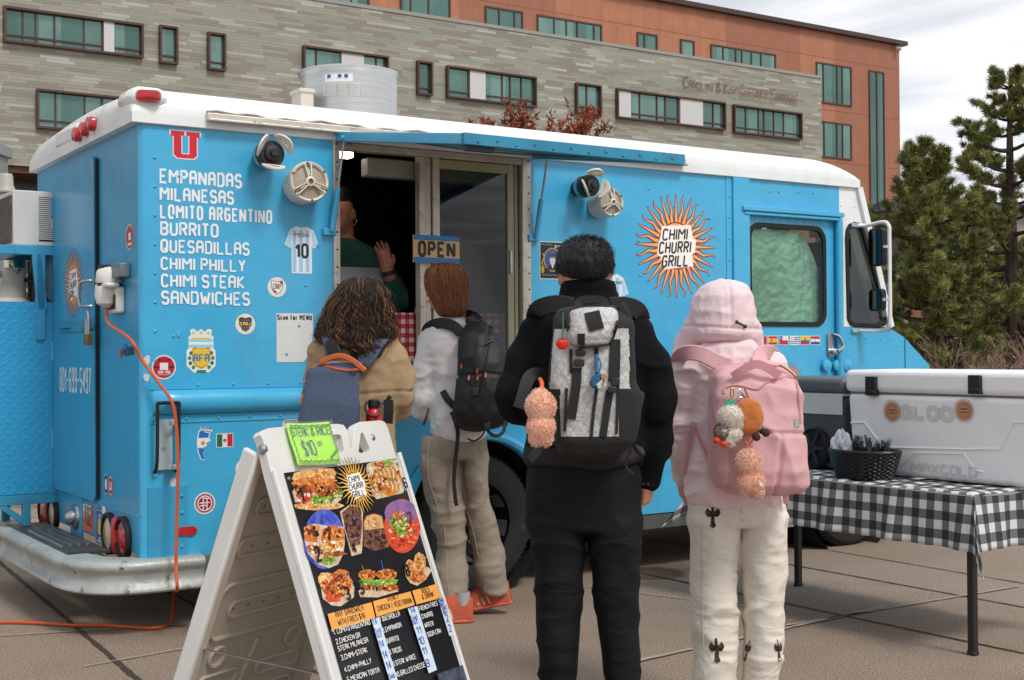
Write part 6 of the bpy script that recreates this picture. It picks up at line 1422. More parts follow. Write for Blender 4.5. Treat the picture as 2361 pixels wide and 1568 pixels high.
# ---- neon price note taped to the frame
q=[c3(*p) for p in((598,122),(842,116),(898,350),(655,360))];nc=MF(sum(p[0] for p in q)/4,sum(p[1] for p in q)/4,.01)+sgo
note=empty('price_note',nc,0,'neon green handwritten STEAK and RICE price note on top of the menu board','price note')
NFN=lambda a,b,h:MF(a,b,.012+h+.004*math.sin(a*28)+.003*math.sin(b*40))+sgo-nc
d=Decal(NFN,.0,.0002)
ax,bx=q[3],q[2]
def bil(u,v):
    t=[q[0][k]*(1-u)+q[1][k]*u for k in(0,1)];b_=[q[3][k]*(1-u)+q[2][k]*u for k in(0,1)];return (b_[0]*(1-v)+t[0]*v,b_[1]*(1-v)+t[1]*v)
NEON=mat('neon_card','a6e82a',rough=.45,var=.04)
mb=MB();mb.sheet(14,14,lambda u,v:NFN(*bil(u,v),0));s1=mb.build('card',NEON,note,ang=180,fix=False);sd=s1.modifiers.new('s','SOLIDIFY');sd.thickness=.002
d.h=.003
def nl(t,u0,v0,u1,v1,hh,tt=.09,c='25506a'):
    a,b=bil(u0,v0);e,f=bil(u1,v1);d.text(t,a,b,hh,c,width=((e-a)**2+(f-b)**2)**.5,t=tt,rot=math.atan2(f-b,e-a))
nl('STEAK & RICE',.06,.68,.95,.70,.030,.10);nl('$10',.22,.20,.54,.23,.052,.08);nl('00',.60,.44,.70,.45,.016,.12)
d.stroke([bil(.04+.92*i/24,.08+.02*math.sin(i*1.9)) for i in range(25)],.003,'2a6a5a');d.stroke([bil(.04+.92*i/24,.93+.015*math.sin(i*1.9)) for i in range(25)],.003,'2a6a5a');d.stroke([bil(.04+.012*math.sin(i*1.9),.08+.85*i/20) for i in range(21)],.003,'2a6a5a');d.stroke([bil(.96+.012*math.sin(i*1.9),.30+.63*i/20) for i in range(21)],.003,'2a6a5a')
for i in range(4):d.stroke([bil(.78+.05*i,.10+.05*i),bil(.79+.05*i,.18+.05*i),bil(.81+.05*i,.12+.05*i)],.003,'2a6a5a')
d.build('handwriting',note)
mb=MB();mb.sheet(16,16,lambda u,v:NFN(*bil(-.03+1.06*u,-.03+1.06*v),.006+.002*math.sin(u*19+v*7)));mb.build('plastic_sleeve',mat('clear_sleeve','ffffff',rough=.08,alpha=.10,spec=1),note,ang=180,fix=False)
# ================================================================== SOFT FORMS (distance fields turned into one smooth mesh)
A=lambda *v:np.array(v,np.float32)
def smin(a,b,k):
    h=np.clip(.5+.5*(b-a)/k,0,1);return b+(a-b)*h-k*h*(1-h)
def cone(a,b,r1,r2,fl=1):
    a=A(*a);b=A(*b)
    def f(P):
        pa=P-a;ba=b-a;h=np.clip((pa@ba)/max(float(ba@ba),1e-9),0,1);return np.linalg.norm(pa-h[:,None]*ba,axis=1)-(r1+(r2-r1)*h)
    return f
def chain(pts,rs,k=.02):
    fs=[cone(pts[i],pts[i+1],rs[i],rs[i+1]) for i in range(len(pts)-1)];return lambda P:uni(fs,k)(P)
def uni(fs,k=.03):
    def f(P):
        d=fs[0](P)
        for g in fs[1:]:d=smin(d,g(P),k) if k>0 else np.minimum(d,g(P))
        return d
    return f
def sub(f,g,k=.01):return lambda P:-smin(-f(P),g(P),k)
def ell(c,r,rz=0):
    c=A(*c);r=A(*r);cs,sn=math.cos(rz),math.sin(rz)
    def f(P):
        p=P-c
        if rz:p=np.stack([p[:,0]*cs+p[:,1]*sn,-p[:,0]*sn+p[:,1]*cs,p[:,2]],1)
        k0=np.linalg.norm(p/r,axis=1);k1=np.linalg.norm(p/(r*r),axis=1);return k0*(k0-1)/np.maximum(k1,1e-6)
    return f
def loft(secs,p=2,cap=.02):
    """secs: rows (z,cx,cy,rx,ry)"""
    s=np.array(sorted(secs),np.float32);z=s[:,0]
    def f(P):
        i=lambda k:np.interp(P[:,2],z,s[:,k]).astype(np.float32)
        rx,ry=i(3),i(4);d=((np.abs((P[:,0]-i(1))/rx)**p+np.abs((P[:,1]-i(2))/ry)**p)**(1/p)-1)*np.minimum(rx,ry)
        c=np.maximum(P[:,2]-z[-1],z[0]-P[:,2])
        return -smin(-d,-c,cap) if cap else np.maximum(d,c)
    return f
def vnoise(P):
    i=np.floor(P);f=P-i;f=f*f*(3-2*f);o=0
    for a in(0,1):
        for b in(0,1):
            for c in(0,1):
                h=np.sin((i[:,0]+a)*127.1+(i[:,1]+b)*311.7+(i[:,2]+c)*74.7)*43758.5453;h=h-np.floor(h)
                o=o+h*(f[:,0] if a else 1-f[:,0])*(f[:,1] if b else 1-f[:,1])*(f[:,2] if c else 1-f[:,2])
    return o
def nz3(P,s,off=0):return vnoise(np.asarray(P,np.float64)*np.array(s)+off)
def ridged(P,s,off=0):return 1-np.abs(2*nz3(P,s,off)-1)
def crease(P,s,off=0,warp=.05):
    P=np.asarray(P,np.float64);return ridged(P+warp*np.sin(P[:,[2,0,1]]*9+off),s,off)**3
def cloth(name,col,wr=.6,sc=8,st=(1,1,1.5),rough=.9,v=.05,weave=.5,spec=.3,dist=.03):
    """woven cloth: fine weave and small creases in the bump"""
    m,t,b,N,M,ramp,mix,bump,noise,obj,sx=ntree(name,rough)
    mp=N('ShaderNodeMapping',(obj,));mp.inputs['Scale'].default_value=st
    def rn(s,d):
        n=N('ShaderNodeTexNoise');n.inputs['Scale'].default_value=s;n.inputs['Detail'].default_value=2;n.inputs['Distortion'].default_value=d;t.links.new(mp.outputs[0],n.inputs['Vector']);return M('POWER',M('SUBTRACT',1.,M('ABSOLUTE',M('SUBTRACT',M('MULTIPLY',n.outputs[0],2.),1.))),4.)
    h=M('ADD',M('MULTIPLY',rn(sc*.55,.7),1.),M('MULTIPLY',rn(sc*1.5,.5),.25));fine=noise(obj,650,2)
    h=M('ADD',h,M('MULTIPLY',fine,.10*weave));c=mix(ramp(noise(obj,6,6),[(.3,0.),(.7,1.)]),tuple(x*(1-v) for x in lin(col)) if 0 else col,col)
    hs=N('ShaderNodeHueSaturation');mr=N('ShaderNodeMapRange');mr.inputs[1].default_value=.3;mr.inputs[2].default_value=.7;mr.inputs[3].default_value=1-v*2;mr.inputs[4].default_value=1+v*1.5;t.links.new(M('ADD',M('MULTIPLY',noise(obj,7,6),.6),M('MULTIPLY',noise(obj,260,2),.4)),mr.inputs[0]);t.links.new(mr.outputs[0],hs.inputs['Value']);t.links.new(c,hs.inputs['Color']);t.links.new(hs.outputs[0],b.inputs['Base Color'])
    b.inputs['Specular IOR Level'].default_value=spec;bump(h,wr*.55,dist*.30);_M[name]=m;return m
def vnormals(V,F):
    n=np.cross(V[F[:,2]]-V[F[:,0]],V[F[:,3]]-V[F[:,1]]);N=np.zeros_like(V)
    for k in range(4):np.add.at(N,F[:,k],n)
    return N/(np.linalg.norm(N,axis=1)[:,None]+1e-12)
def nets(fn,lo,hi,h):
    lo=np.array(lo);hi=np.array(hi);n=np.ceil((hi-lo)/h).astype(int)+1
    ax=[lo[k]+h*np.arange(n[k]) for k in range(3)];X=np.stack(np.meshgrid(*ax,indexing='ij'),-1).reshape(-1,3).astype(np.float32)
    v=np.concatenate([fn(X[i:i+400000]) for i in range(0,len(X),400000)]).reshape(n);s=v<0
    sl=lambda d:tuple(slice(d[k],n[k]-1+d[k]) for k in range(3));cs=[(a,b,c) for a in(0,1) for b in(0,1) for c in(0,1)]
    cnt=sum(s[sl(d)].astype(np.int8) for d in cs);act=(cnt>0)&(cnt<8);idx=-np.ones(act.shape,np.int64);ii=np.argwhere(act);idx[act]=np.arange(len(ii))
    vals={d:v[sl(d)][act] for d in cs};pos=np.zeros((len(ii),3));w=np.zeros(len(ii))
    for d in cs:
        for k in range(3):
            if d[k]:continue
            e=list(d);e[k]=1;e=tuple(e);a,b=vals[d],vals[e];m=(a<0)!=(b<0);t=np.where(m,a/np.where(m,a-b,1),0);p=np.tile(np.array(d,float),(len(ii),1));p[:,k]=t;pos+=p*m[:,None];w+=m
    V=lo+(ii+pos/w[:,None])*h;F=[]
    for k in range(3):
        a,b=(k+1)%3,(k+2)%3;s0=[slice(None)]*3;s1=[slice(None)]*3;s0[k]=slice(0,-1);s1[k]=slice(1,None);e=s[tuple(s0)]!=s[tuple(s1)]
        q=np.argwhere(e);q=q[(q[:,a]>0)&(q[:,b]>0)&(q[:,a]<n[a]-1)&(q[:,b]<n[b]-1)]
        def c(da,db):
            r_=q.copy();r_[:,a]-=da;r_[:,b]-=db;return idx[r_[:,0],r_[:,1],r_[:,2]]
        f=np.stack([c(1,1),c(0,1),c(0,0),c(1,0)],1);fl=~s[q[:,0],q[:,1],q[:,2]];f[fl]=f[fl][:,::-1];F.append(f[(f>=0).all(1)])
    return V,np.concatenate(F)
def relax(V,F,it=1,w=.5):
    for _ in range(it):
        S_=np.zeros_like(V);c=np.zeros(len(V))
        for k in range(4):
            for o in(1,3):np.add.at(S_,F[:,k],V[F[:,(k+o)%4]]);np.add.at(c,F[:,k],1)
        V=V*(1-w)+w*S_/np.maximum(c,1)[:,None]
    return V
def form(name,fn,lo,hi,h,mats,parent,disp=None,mfn=None,it=2):
    V,F=nets(fn,lo,hi,h);V=relax(V,F,it,.45)
    if disp is not None:
        N=vnormals(V,F);V=V+N*np.asarray(disp(V,N))[:,None]
    mi=None
    if mfn is not None:mi=mfn(V[F].mean(1),vnormals(V,F)[F[:,0]])
    o=npmesh(name,V,F,mats,parent,mi);o['_']=0;del o['_'];return o
def strands(name,paths,rad,mats,parent,mi=None,sides=3):
    """paths (n,k,3) tapered tubes"""
    paths=np.asarray(paths,np.float64);n,k,_=paths.shape;T=np.gradient(paths,axis=1);T/=np.linalg.norm(T,axis=2)[...,None]+1e-12
    ref=np.random.default_rng(1).normal(size=(n,1,3));a=np.cross(T,np.broadcast_to(ref,T.shape));a/=np.linalg.norm(a,axis=2)[...,None]+1e-12;b=np.cross(T,a)
    tp=np.linspace(1,.25,k)[None,:,None]*np.asarray(rad).reshape(-1,1,1);V=np.stack([paths+tp*(a*math.cos(2*math.pi*j/sides)+b*math.sin(2*math.pi*j/sides)) for j in range(sides)],2)
    I=np.arange(n*k*sides).reshape(n,k,sides);F=[]
    for j in range(sides):
        j2=(j+1)%sides;F.append(np.stack([I[:,:-1,j],I[:,:-1,j2],I[:,1:,j2],I[:,1:,j]],-1).reshape(-1,4))
    F=np.concatenate(F);m=None
    if mi is not None:m=np.concatenate([np.repeat(mi,k-1)]*sides)
    return npmesh(name,V.reshape(-1,3),F,mats,parent,m)
def fuzz(name,balls,n,ln,rad,mats,parent,seed=1):
    """short fur on ellipsoids: balls = (centre, radii)"""
    r=np.random.default_rng(seed);P=[];mi=[]
    tot=sum(b[1][0]*b[1][2] for b in balls)
    for c,rr in balls:
        m=int(n*rr[0]*rr[2]/tot);d=r.normal(size=(m,3));d/=np.linalg.norm(d,axis=1)[:,None];p=np.array(c)+d*np.array(rr)*.93;g=d+r.normal(0,.45,(m,3));g/=np.linalg.norm(g,axis=1)[:,None];L=ln*r.uniform(.5,1.2,(m,1))
        P.append(np.stack([p,p+g*L*.55,p+g*L+np.array([0,0,-.2])*L],1));mi.append(r.integers(0,len(mats),m))
    return strands(name,np.concatenate(P),np.full(sum(len(x) for x in P),rad),mats,parent,np.concatenate(mi))
class Fig:
    """survey frame of one figure: photo crop coordinates at the figure's distance -> local metres"""
    def __init__(s,name,Y,px,conv,label,cat,group=None):
        s.Y=Y;s.c=conv;s.o=at(px,900,Y);s.o.z=0;s.e=empty(name,s.o,0,label,cat,group) if name else None;s.m=Y/FPX
    def D(s,x,y):return s.c[0]+s.c[1]*x,s.c[2]+s.c[3]*y
    def q(s,x,y,dy=0):
        P=at(*s.D(x,y),s.Y+dy);return (P.x-s.o.x,dy,P.z)
    def L(s,n,dy=0):return n*s.c[1]*(s.Y+dy)/FPX          # crop length -> metres
    def rows(s,rr,ry,dy=0):
        o=[]
        for r in rr:
            y,xl,xr=r[:3];R_=r[3] if len(r)>3 else ry;d=r[4] if len(r)>4 else dy
            a=s.q(xl,y,d);b=s.q(xr,y,d);o.append((a[2],(a[0]+b[0])/2,d,(b[0]-a[0])/2,R_))
        return o
    def prism(s,pts,d0,d1,mb=None):
        m=mb or MB();n=len(pts);a=[s.q(x,y,d0) for x,y in pts];b=[s.q(x,y,d0) for x,y in pts];b=[(p[0],d1,p[2]) for p in b]
        tri=tessellate_polygon([[Vector((p[0],p[2],0)) for p in a]]);m.add(a+b,[tuple(t) for t in tri]+[tuple(i+n for i in t)[::-1] for t in tri]+[(i,(i+1)%n,(i+1)%n+n,i+n) for i in range(n)]);return m
    def wire(s,pts,r,mb=None,n=6,k=5):
        m=mb or MB();m.tube(smooth_path([s.q(*p) for p in pts],k),r,n);return m
    def band(s,pts,w,t,mb=None):
        """flat strap along points (x,y,dy); w in metres across, t thick"""
        m=mb or MB();P=smooth_path([s.q(*p) for p in pts],4)
        for i in range(len(P)-1):
            pass
        vs=[];N=len(P)
        for i in range(N):
            d=(P[min(i+1,N-1)]-P[max(i-1,0)]).normalized();a=d.cross(Vector((0,1,0)));a=a.normalized() if a.length>.05 else Vector((1,0,0));b=d.cross(a).normalized()
            vs+=[P[i]+a*w/2+b*t/2,P[i]-a*w/2+b*t/2,P[i]-a*w/2-b*t/2,P[i]+a*w/2-b*t/2]
        m.add(vs,[(4*i+j,4*i+(j+1)%4,4*i+4+(j+1)%4,4*i+4+j) for i in range(N-1) for j in range(4)]+[(0,1,2,3),(4*N-4,4*N-3,4*N-2,4*N-1)]);return m
    def hug(s,obj,pts,off=.004,dy=-1.0):
        """photo points dropped onto the near side of a finished mesh"""
        from mathutils.bvhtree import BVHTree
        if not hasattr(s,'bv') or s.bv[0]!=obj.name:
            me=obj.data;s.bv=(obj.name,BVHTree.FromPolygons([v.co[:] for v in me.vertices],[p.vertices[:] for p in me.polygons]))
        o=[];e=EYE-s.o
        for x,y in pts:
            d=ray(*s.D(x,y)).normalized();h=s.bv[1].ray_cast(e,d)
            P=h[0] if h[0] is not None else Vector(s.q(x,y,0));o.append(P-d*off)
        return o
def hand(w,d,up,sc=1,curl=.25,side=1):
    """palm and five unequal bent fingers: w wrist, d finger direction, up = back-of-hand normal"""
    w=Vector(w);d=Vector(d).normalized();u=Vector(up);u=(u-d*u.dot(d)).normalized();x=d.cross(u)*side;fs=[]
    pc=w+d*.045*sc;fs.append(chain([w,w+d*.03*sc,w+d*.08*sc],[.026*sc,.03*sc,.028*sc],.01))
    for i,(off,L) in enumerate(((-.030,.066),(-.010,.078),(.010,.074),(.029,.056))):
        b=w+d*.082*sc+x*off*sc;fs.append(cone(w+d*.04*sc+x*off*.8*sc,b,.015*sc,.0105*sc))
        p1=b+(d+x*off*3-u*curl*.6).normalized()*L*.5*sc;p2=p1+(d+x*off*2-u*curl*2).normalized()*L*.32*sc;p3=p2+(d-u*curl*3.4).normalized()*L*.25*sc
        fs.append(chain([b,p1,p2,p3],[.0098*sc,.009*sc,.008*sc,.0068*sc],.004))
    t0=w+d*.02*sc-x*.022*sc;t1=t0+(d*.7-x*.75-u*.2).normalized()*.042*sc;t2=t1+(d-x*.25-u*.35).normalized()*.032*sc;fs.append(chain([t0,t1,t2],[.014*sc,.0115*sc,.0085*sc],.005))
    return uni(fs,.006)
# ================================================================== PEOPLE
def skin(n,c):
    m=mat(n,c,rough=.5,var=.08,vscale=30);m.node_tree.nodes['Principled BSDF'].inputs['Subsurface Weight'].default_value=.08;return m
SK=skin('skin_light','c98f74');SK2=skin('skin_tan','b87f62');SK3=skin('skin_warm','a9705a')
SOLE=mat('sole_white','c9c5bd',rough=.6)
def head_fn(c,r,face,ears=True):
    """skull, jaw, nose, lips and ears; face = unit direction in plan"""
    c=Vector(c);f=Vector(face).normalized();s=f.cross(Vector((0,0,1)));rx,ry,rz=r
    fs=[ell(c+Vector((0,0,rz*.12)),(rx,rx*1.12,rz*.88)),ell(c+f*ry*.28-Vector((0,0,rz*.45)),(rx*.72,rx*.78,rz*.52))]
    d=uni(fs,.03);no=cone(c+f*ry*.98+Vector((0,0,rz*.02)),c+f*ry*1.16-Vector((0,0,rz*.26)),.010,.015);lip=ell(c+f*ry*.98-Vector((0,0,rz*.55)),(.02,.02,.012));br=cone(c+f*ry*.88+s*.035+Vector((0,0,rz*.16)),c+f*ry*.88-s*.035+Vector((0,0,rz*.16)),.013,.013)
    d=uni([d,no,lip,br],.014)
    for k in(-1,1):
        e=ell(c+f*ry*.93+s*k*.032+Vector((0,0,rz*.0)),(.014,.014,.009));d=sub(d,e,.012);ey=ell(c+f*ry*.86+s*k*.032,(.013,.013,.011));d=uni([d,ey],.004)
        if ears:
            ec=c+s*k*rx*1.02-f*ry*.05-Vector((0,0,rz*.12));e=sub(ell(ec,(.022,.022,.033)),ell(ec+s*k*.016+f*.004,(.012,.012,.02)),.006);d=uni([d,e],.01)
    return d
def shoe(o,px,toe,L,mats,name='shoe',tilt=0,w=.05):
    """sole and upper; px = heel point, toe = plan direction"""
    o=Vector(o);t=Vector(toe).normalized();u=Vector((0,0,1));ta=(t*math.cos(tilt)-u*math.sin(tilt));up=(u*math.cos(tilt)+t*math.sin(tilt));x=ta.cross(up)
    M_=Matrix((x,ta,up)).transposed().to_4x4();M_.translation=o
    m=MB();m.X=M_;P=[(-w*.74,.03),(-w*.6,.004),(-w*.3,-.01),(w*.3,-.01),(w*.6,.004),(w*.74,.03),(w*.68,L*.4),(w*.95,L*.68),(w*.75,L*.92),(w*.2,L*1.0),(-w*.35,L*.99),(-w*.85,L*.88),(-w*.98,L*.66),(-w*.7,L*.4)]
    m.plate(P,[],lambda a,b,h:(a,b,h),0,.022);so_=m.build(name+'_sole',mats[1],None,bevel=.009)
    def up_(a,b):
        t_=b*L;prof=np.interp(b,[0,.1,.3,.45,.7,.9,1],[.10,.125,.135,.125,.085,.062,.03]);ww=np.interp(b,[0,.02,.06,.3,.45,.68,.9,1],[.25,.52,.70,.68,.70,.9,.72,.2])*w;an=math.pi*a
        return (ww*math.cos(an),-.008+t_,.02+prof*math.sin(an)**.7)
    m=MB();m.X=M_;m.sheet(16,20,up_)
    return m,so_,M_
def add_shoe(f,heel,toe,L,mats,tilt=0,w=.05):
    m,so_,M_=shoe(heel,None,toe,L,mats,'shoe',tilt,w);o=m.build('shoe',mats[0],f.e);so_.name='sole';so_.parent=o;return o,M_
CLOTH=dict(rough=.9,bump=.35,bscale=700,sheen=.15)
# ------------------------------------------------------------------ man in black fleece
man=Fig('person',4.6,1348,(1095.2,.40427,518.8,.40427),'man in a black fleece and black trousers wearing a white and black backpack','person')
q=man.q
hc=q(628,232)
body=uni([uni([head_fn((hc[0],.0,hc[2]-.03),(.078,.098,.105),(0,1,0)),chain([q(628,300,.0),q(628,430,.0)],[.058,.066])],.03),loft(man.rows([(440,560,700,.07),(520,420,840,.09),(800,400,850,.1),(1100,400,850,.1),(1400,380,870,.11)],.1)),chain([q(400,660),q(245,985,-.02),q(400,985,.26)],[.045,.036,.026]),chain([q(880,660),q(1025,1000,-.02),q(975,1450,.02)],[.045,.034,.026]),chain([q(460,1400),(q(462,1900)[0],0,.45),(q(460,2300)[0],0,.06)],[.085,.06,.045]),chain([q(780,1400),(q(788,1900)[0],0,.45),(q(808,2300)[0],0,.06)],[.085,.06,.045]),hand(q(975,1450,.02),Vector(q(950,1590,.06))-Vector(q(975,1450,.02)),(1,-.3,0),1,.35,1),hand(q(400,985,.26),(.7,.6,.5),(0,.3,1),1,.3,1)],.015)
form('body',body,(-.40,-.22,0),(.34,.42,1.84),.0075,SK,man.e)
HB=[mat('black_hair','0c0b0b',rough=.6,var=.3,vscale=60),mat('black_hair_light','191514',rough=.6,var=.3,vscale=60)]
hrow=man.rows([(78,590,680,.05),(90,545,720,.075),(120,505,760,.1),(160,480,785,.112),(215,465,794,.116),(262,474,786,.110),(290,500,768,.1,-.012),(318,528,752,.08,-.03)],.1,-.005)
hair=sub(loft(hrow,2.2,.03),ell((hc[0],.10,hc[2]-.05),(.07,.07,.10)),.02)
ho=form('hair',hair,(-.14,-.15,q(0,340)[2]),(.14,.16,q(0,60)[2]),.006,HB[0],man.e,lambda V,N:.006*(nz3(V,(60,60,40))-.4))
r=np.random.default_rng(2);me=ho.data;V=np.array([v.co[:] for v in me.vertices]);N=np.array([v.normal[:] for v in me.vertices]);ok=np.where((V[:,2]>q(0,322)[2])&(N[:,2]>-.5))[0];ix=r.choice(ok,5200);p=V[ix]-N[ix]*.004+r.normal(0,.002,(5200,3));dn=np.array([0,-.1,-1.]);tz=np.clip((p[:,2]-hc[2])/.1,-.6,1)[:,None]
g=N[ix]*(.16+.6*np.clip(tz-.25,0,1))+dn*(.9-.9*np.clip(tz-.1,0,1))+r.normal(0,.22,(5200,3))+np.array([.15,0,.0]);g/=np.linalg.norm(g,axis=1)[:,None];L=r.uniform(.012,.026,(5200,1))
strands('hair_strands',np.stack([p,p+g*L*.5,p+g*L+dn*L*.12],1),np.full(5200,.0011),HB,ho,(r.random(5200)<.2).astype(int))
FL=cloth('black_fleece','111215',.7,6,(1,1,1.2),.95,.15,1.2,.15,.035)
HEM=cloth('charcoal_knit','302e31',.4,6,(1,1,1.2),.95,.15,1.2,.2)
jr=man.rows([(425,520,780,.085),(450,470,835,.105),(500,385,905,.115),(560,320,955,.135),(640,305,965,.14),(760,320,955,.145),(900,320,948,.15),(1100,312,942,.15),(1250,290,942,.152),(1372,268,940,.15)],.14)
jack=uni([loft(jr,2.4,.03),chain([q(360,650),q(288,780,-.01),q(222,960,-.03),q(240,1020,.02),q(420,1010,.24)],[.070,.071,.066,.066,.045],.03),chain([q(905,650),q(985,790,-.01),q(1032,1000,-.02),q(1020,1240,.0),q(978,1455,.02)],[.072,.072,.066,.060,.042],.03)],.035)
form('fleece_jacket',jack,(-.42,-.24,q(0,1385)[2]-.15),(.34,.34,q(0,420)[2]),.0075,[FL,HEM],man.e,lambda V,N:.012*(crease(V,(7,7,9),3)-.35)+.007*(nz3(V,(26,26,22))-.5),lambda C,N:((C[:,2]<q(0,1255)[2])&(np.abs(C[:,0]-q(605,0)[0])<man.L(345))).astype(int))
col=sub(loft(man.rows([(318,505,795,.088,.0),(345,494,808,.092,.0),(400,484,820,.095),(445,474,830,.10),(480,450,850,.1)],.09),2.1,.012),loft([(q(0,330)[2]-.05,q(650,0)[0],.005,.075,.075),(q(0,300)[2],q(650,0)[0],.005,.082,.076)],2,.0),.008)
form('collar',col,(-.16,-.14,q(0,490)[2]),(.16,.14,q(0,305)[2]),.006,FL,man.e,lambda V,N:.007*(ridged(V,(5,5,30),1)-.5))
TR=cloth('black_trousers','141417',.8,7,(1,1,2.0),.8,.1,.4,.22,.035)
def legs(f,hip,Lr,Rr,ry,p=2.2):
    return uni([loft(f.rows(hip,ry),p,.03),loft(f.rows(Lr,ry),p,.02),loft(f.rows(Rr,ry),p,.02)],.02)
man2=Fig(None,4.6,1348,(0,1,0,1),'','');q2=man2.q
tro=legs(man2,[(1060,1212,1468,.125),(1120,1206,1474,.135),(1180,1207,1475,.14),(1222,1209,1475,.135)],[(1190,1209,1340,.13),(1230,1212,1344,.13),(1300,1221,1341,.115),(1400,1229,1333,.10),(1500,1232,1325,.095),(1568,1234,1322,.09),(1716,1236,1325,.09)],[(1190,1345,1474,.13),(1230,1348,1474,.13),(1300,1353,1467,.115),(1400,1363,1463,.10),(1500,1375,1462,.095),(1568,1381,1465,.09),(1716,1385,1469,.09)],.12)
form('trousers',tro,(-.24,-.18,0.01),(.22,.18,q2(0,1055)[2]),.0075,TR,man.e,lambda V,N:.010*(crease(V,(4,4,9),7)-.4)*(.6+.6*(V[:,2]<.75))+.005*(nz3(V,(12,12,26))-.5))
for x in(1280,1425):add_shoe(man,(q2(x,0)[0],-.09,0),(0,1,0),.29,(mat('black_shoe','151516',rough=.5),SOLE))
mb=MB()
wv=Vector(q(968,1478,.02))
for k in range(12):
    a=2*math.pi*k/12;mb.lathe([(0,-.008),(.007,-.004),(.008,0),(.007,.004),(0,.008)],wv+Vector((.031*math.cos(a),.031*math.sin(a),.004*math.sin(a))),(0,0,1),8)
mb.build('bead_bracelet',BK,man.e)
# his backpack
bpk=Fig('backpack',4.6,1348,man.c,'white and black technical backpack with buckled flap on the back of the man in black','backpack');bq=bpk.q
PB=mat('pack_black','161617',rough=.75,var=.2,vscale=40,bump=.4,bscale=500);PG=mat('pack_mesh_grey','2c2c2f',rough=.8,var=.2,bump=.4,bscale=600)
def xpac():
    m,t,b,N,M,ramp,mix,bump,noise,obj,sx=ntree('white_sailcloth',.45)
    u=M('MULTIPLY',M('ADD',M('MULTIPLY',sx[0],1.7),sx[2]),24.);v=M('MULTIPLY',M('SUBTRACT',M('MULTIPLY',sx[0],1.7),sx[2]),24.)
    l=M('MAXIMUM',M('LESS_THAN',M('FRACT',u),.06),M('LESS_THAN',M('FRACT',v),.06));c=mix(ramp(noise(obj,9,6),[(.3,0.),(.7,1.)]),'a3a29e','c6c6c2');c=mix(M('MULTIPLY',l,.4),c,'858482');t.links.new(c,b.inputs['Base Color']);bump(M('ADD',noise(obj,22,5),M('MULTIPLY',l,.2)),.8,.02);return m
XP=xpac()
def front_relief(V,N):return .006*(ridged(V,(18,18,12),5)-.5)
pk=loft(bpk.rows([(462,560,800,.05,-.22),(490,470,860,.085,-.23),(560,450,900,.10,-.245),(700,440,905,.11,-.25),(900,415,905,.115,-.255),(960,420,935,.115,-.255),(1100,440,930,.115,-.255),(1230,440,905,.115,-.255),(1300,465,830,.10,-.25),(1338,520,770,.07,-.24)],.1,-.25),4,.03)
pw=lambda C,N:np.where((C[:,2]<bq(0,1212,-.35)[2])|(N[:,1]>-.35),0,np.where((C[:,0]>bq(425,0,-.36)[0])&(C[:,0]<bq(885,0,-.36)[0])&(C[:,2]<bq(0,590,-.36)[2])&((C[:,2]>bq(0,935,-.36)[2])|((C[:,0]>bq(488,0,-.36)[0])&(C[:,0]<bq(820,0,-.36)[0]))),1,0)).astype(int)
po_=form('pack_body',pk,(-.26,-.42,q(0,1400)[2]-.05),(.24,-.08,q(0,450)[2]),.007,[PB,XP],bpk.e,front_relief,pw)
fl=loft(bpk.rows([(478,600,800,.03,-.33),(500,545,812,.045,-.34),(560,533,815,.05,-.345),(640,530,790,.05,-.35),(690,545,765,.035,-.355),(702,590,720,.02,-.36)],.05,-.34),3.2,.015)
flo=form('flap',fl,(-.16,-.44,bq(0,712,-.4)[2]),(.14,-.26,bq(0,465,-.33)[2]),.006,XP,bpk.e,lambda V,N:.006*(ridged(V,(20,20,16),2)-.5))
m=MB();m.tube(smooth_path(bpk.hug(flo,[(540,512),(532,600),(540,690),(600,700),(700,695),(765,680),(790,640),(812,560),(805,470)],.002),4),.005,6);m.build('piping',PB,flo)
def hugband(f,obj,pts,w,mt,name,par,off=.004):
    P=f.hug(obj,pts,off);P=smooth_path(P,4);m=MB();vs=[];N=len(P)
    for i in range(N):
        d=(P[min(i+1,N-1)]-P[max(i-1,0)]).normalized();a=d.cross(Vector((0,1,0))).normalized()*w/2;b=Vector((0,.0025,0));vs+=[P[i]+a-b,P[i]-a-b,P[i]-a+b,P[i]+a+b]
    m.add(vs,[(4*i+j,4*i+(j+1)%4,4*i+4+(j+1)%4,4*i+4+j) for i in range(N-1) for j in range(4)]+[(0,1,2,3),(4*N-4,4*N-3,4*N-2,4*N-1)]);return m.build(name,mt,par)
hugband(bpk,flo,[(668,500),(680,550),(695,605)],.05,PB,'flap_panel',flo)
hugband(bpk,flo,[(605,625),(605,690)],.024,PB,'flap_strap',flo,.006)
for pts,w in(([(578,820),(575,900),(560,1000),(540,1112)],.031),([(792,660),(790,760),(782,900)],.028),([(765,950),(748,1050),(722,1215)],.024),([(545,712),(545,850)],.010),([(690,940),(670,1080),(655,1215)],.010),([(822,660),(818,800),(812,940),(800,1200)],.009),([(518,935),(505,1180)],.010),([(690,705),(694,860)],.012)):
    hugband(bpk,po_,pts,w,PB,'webbing',bpk.e)
m=MB()
for (x0,y0,x1,y1) in((572,712,628,752),(562,770,622,812),(772,880,822,925),(752,930,806,965)):
    P=bpk.hug(po_,[(x0,y0),(x1,y1)],.016);m.box(P[0].x,P[1].x,min(P[0].y,P[1].y)-.006,max(P[0].y,P[1].y)+.008,P[1].z,P[0].z)
m.build('buckle',BK,bpk.e,bevel=.003)
m=MB();bpk.band([(585,490,-.30),(600,440,-.29),(665,430,-.29),(735,440,-.29),(750,480,-.30)],.026,.012,m);m.build('haul_loop',PB,bpk.e)
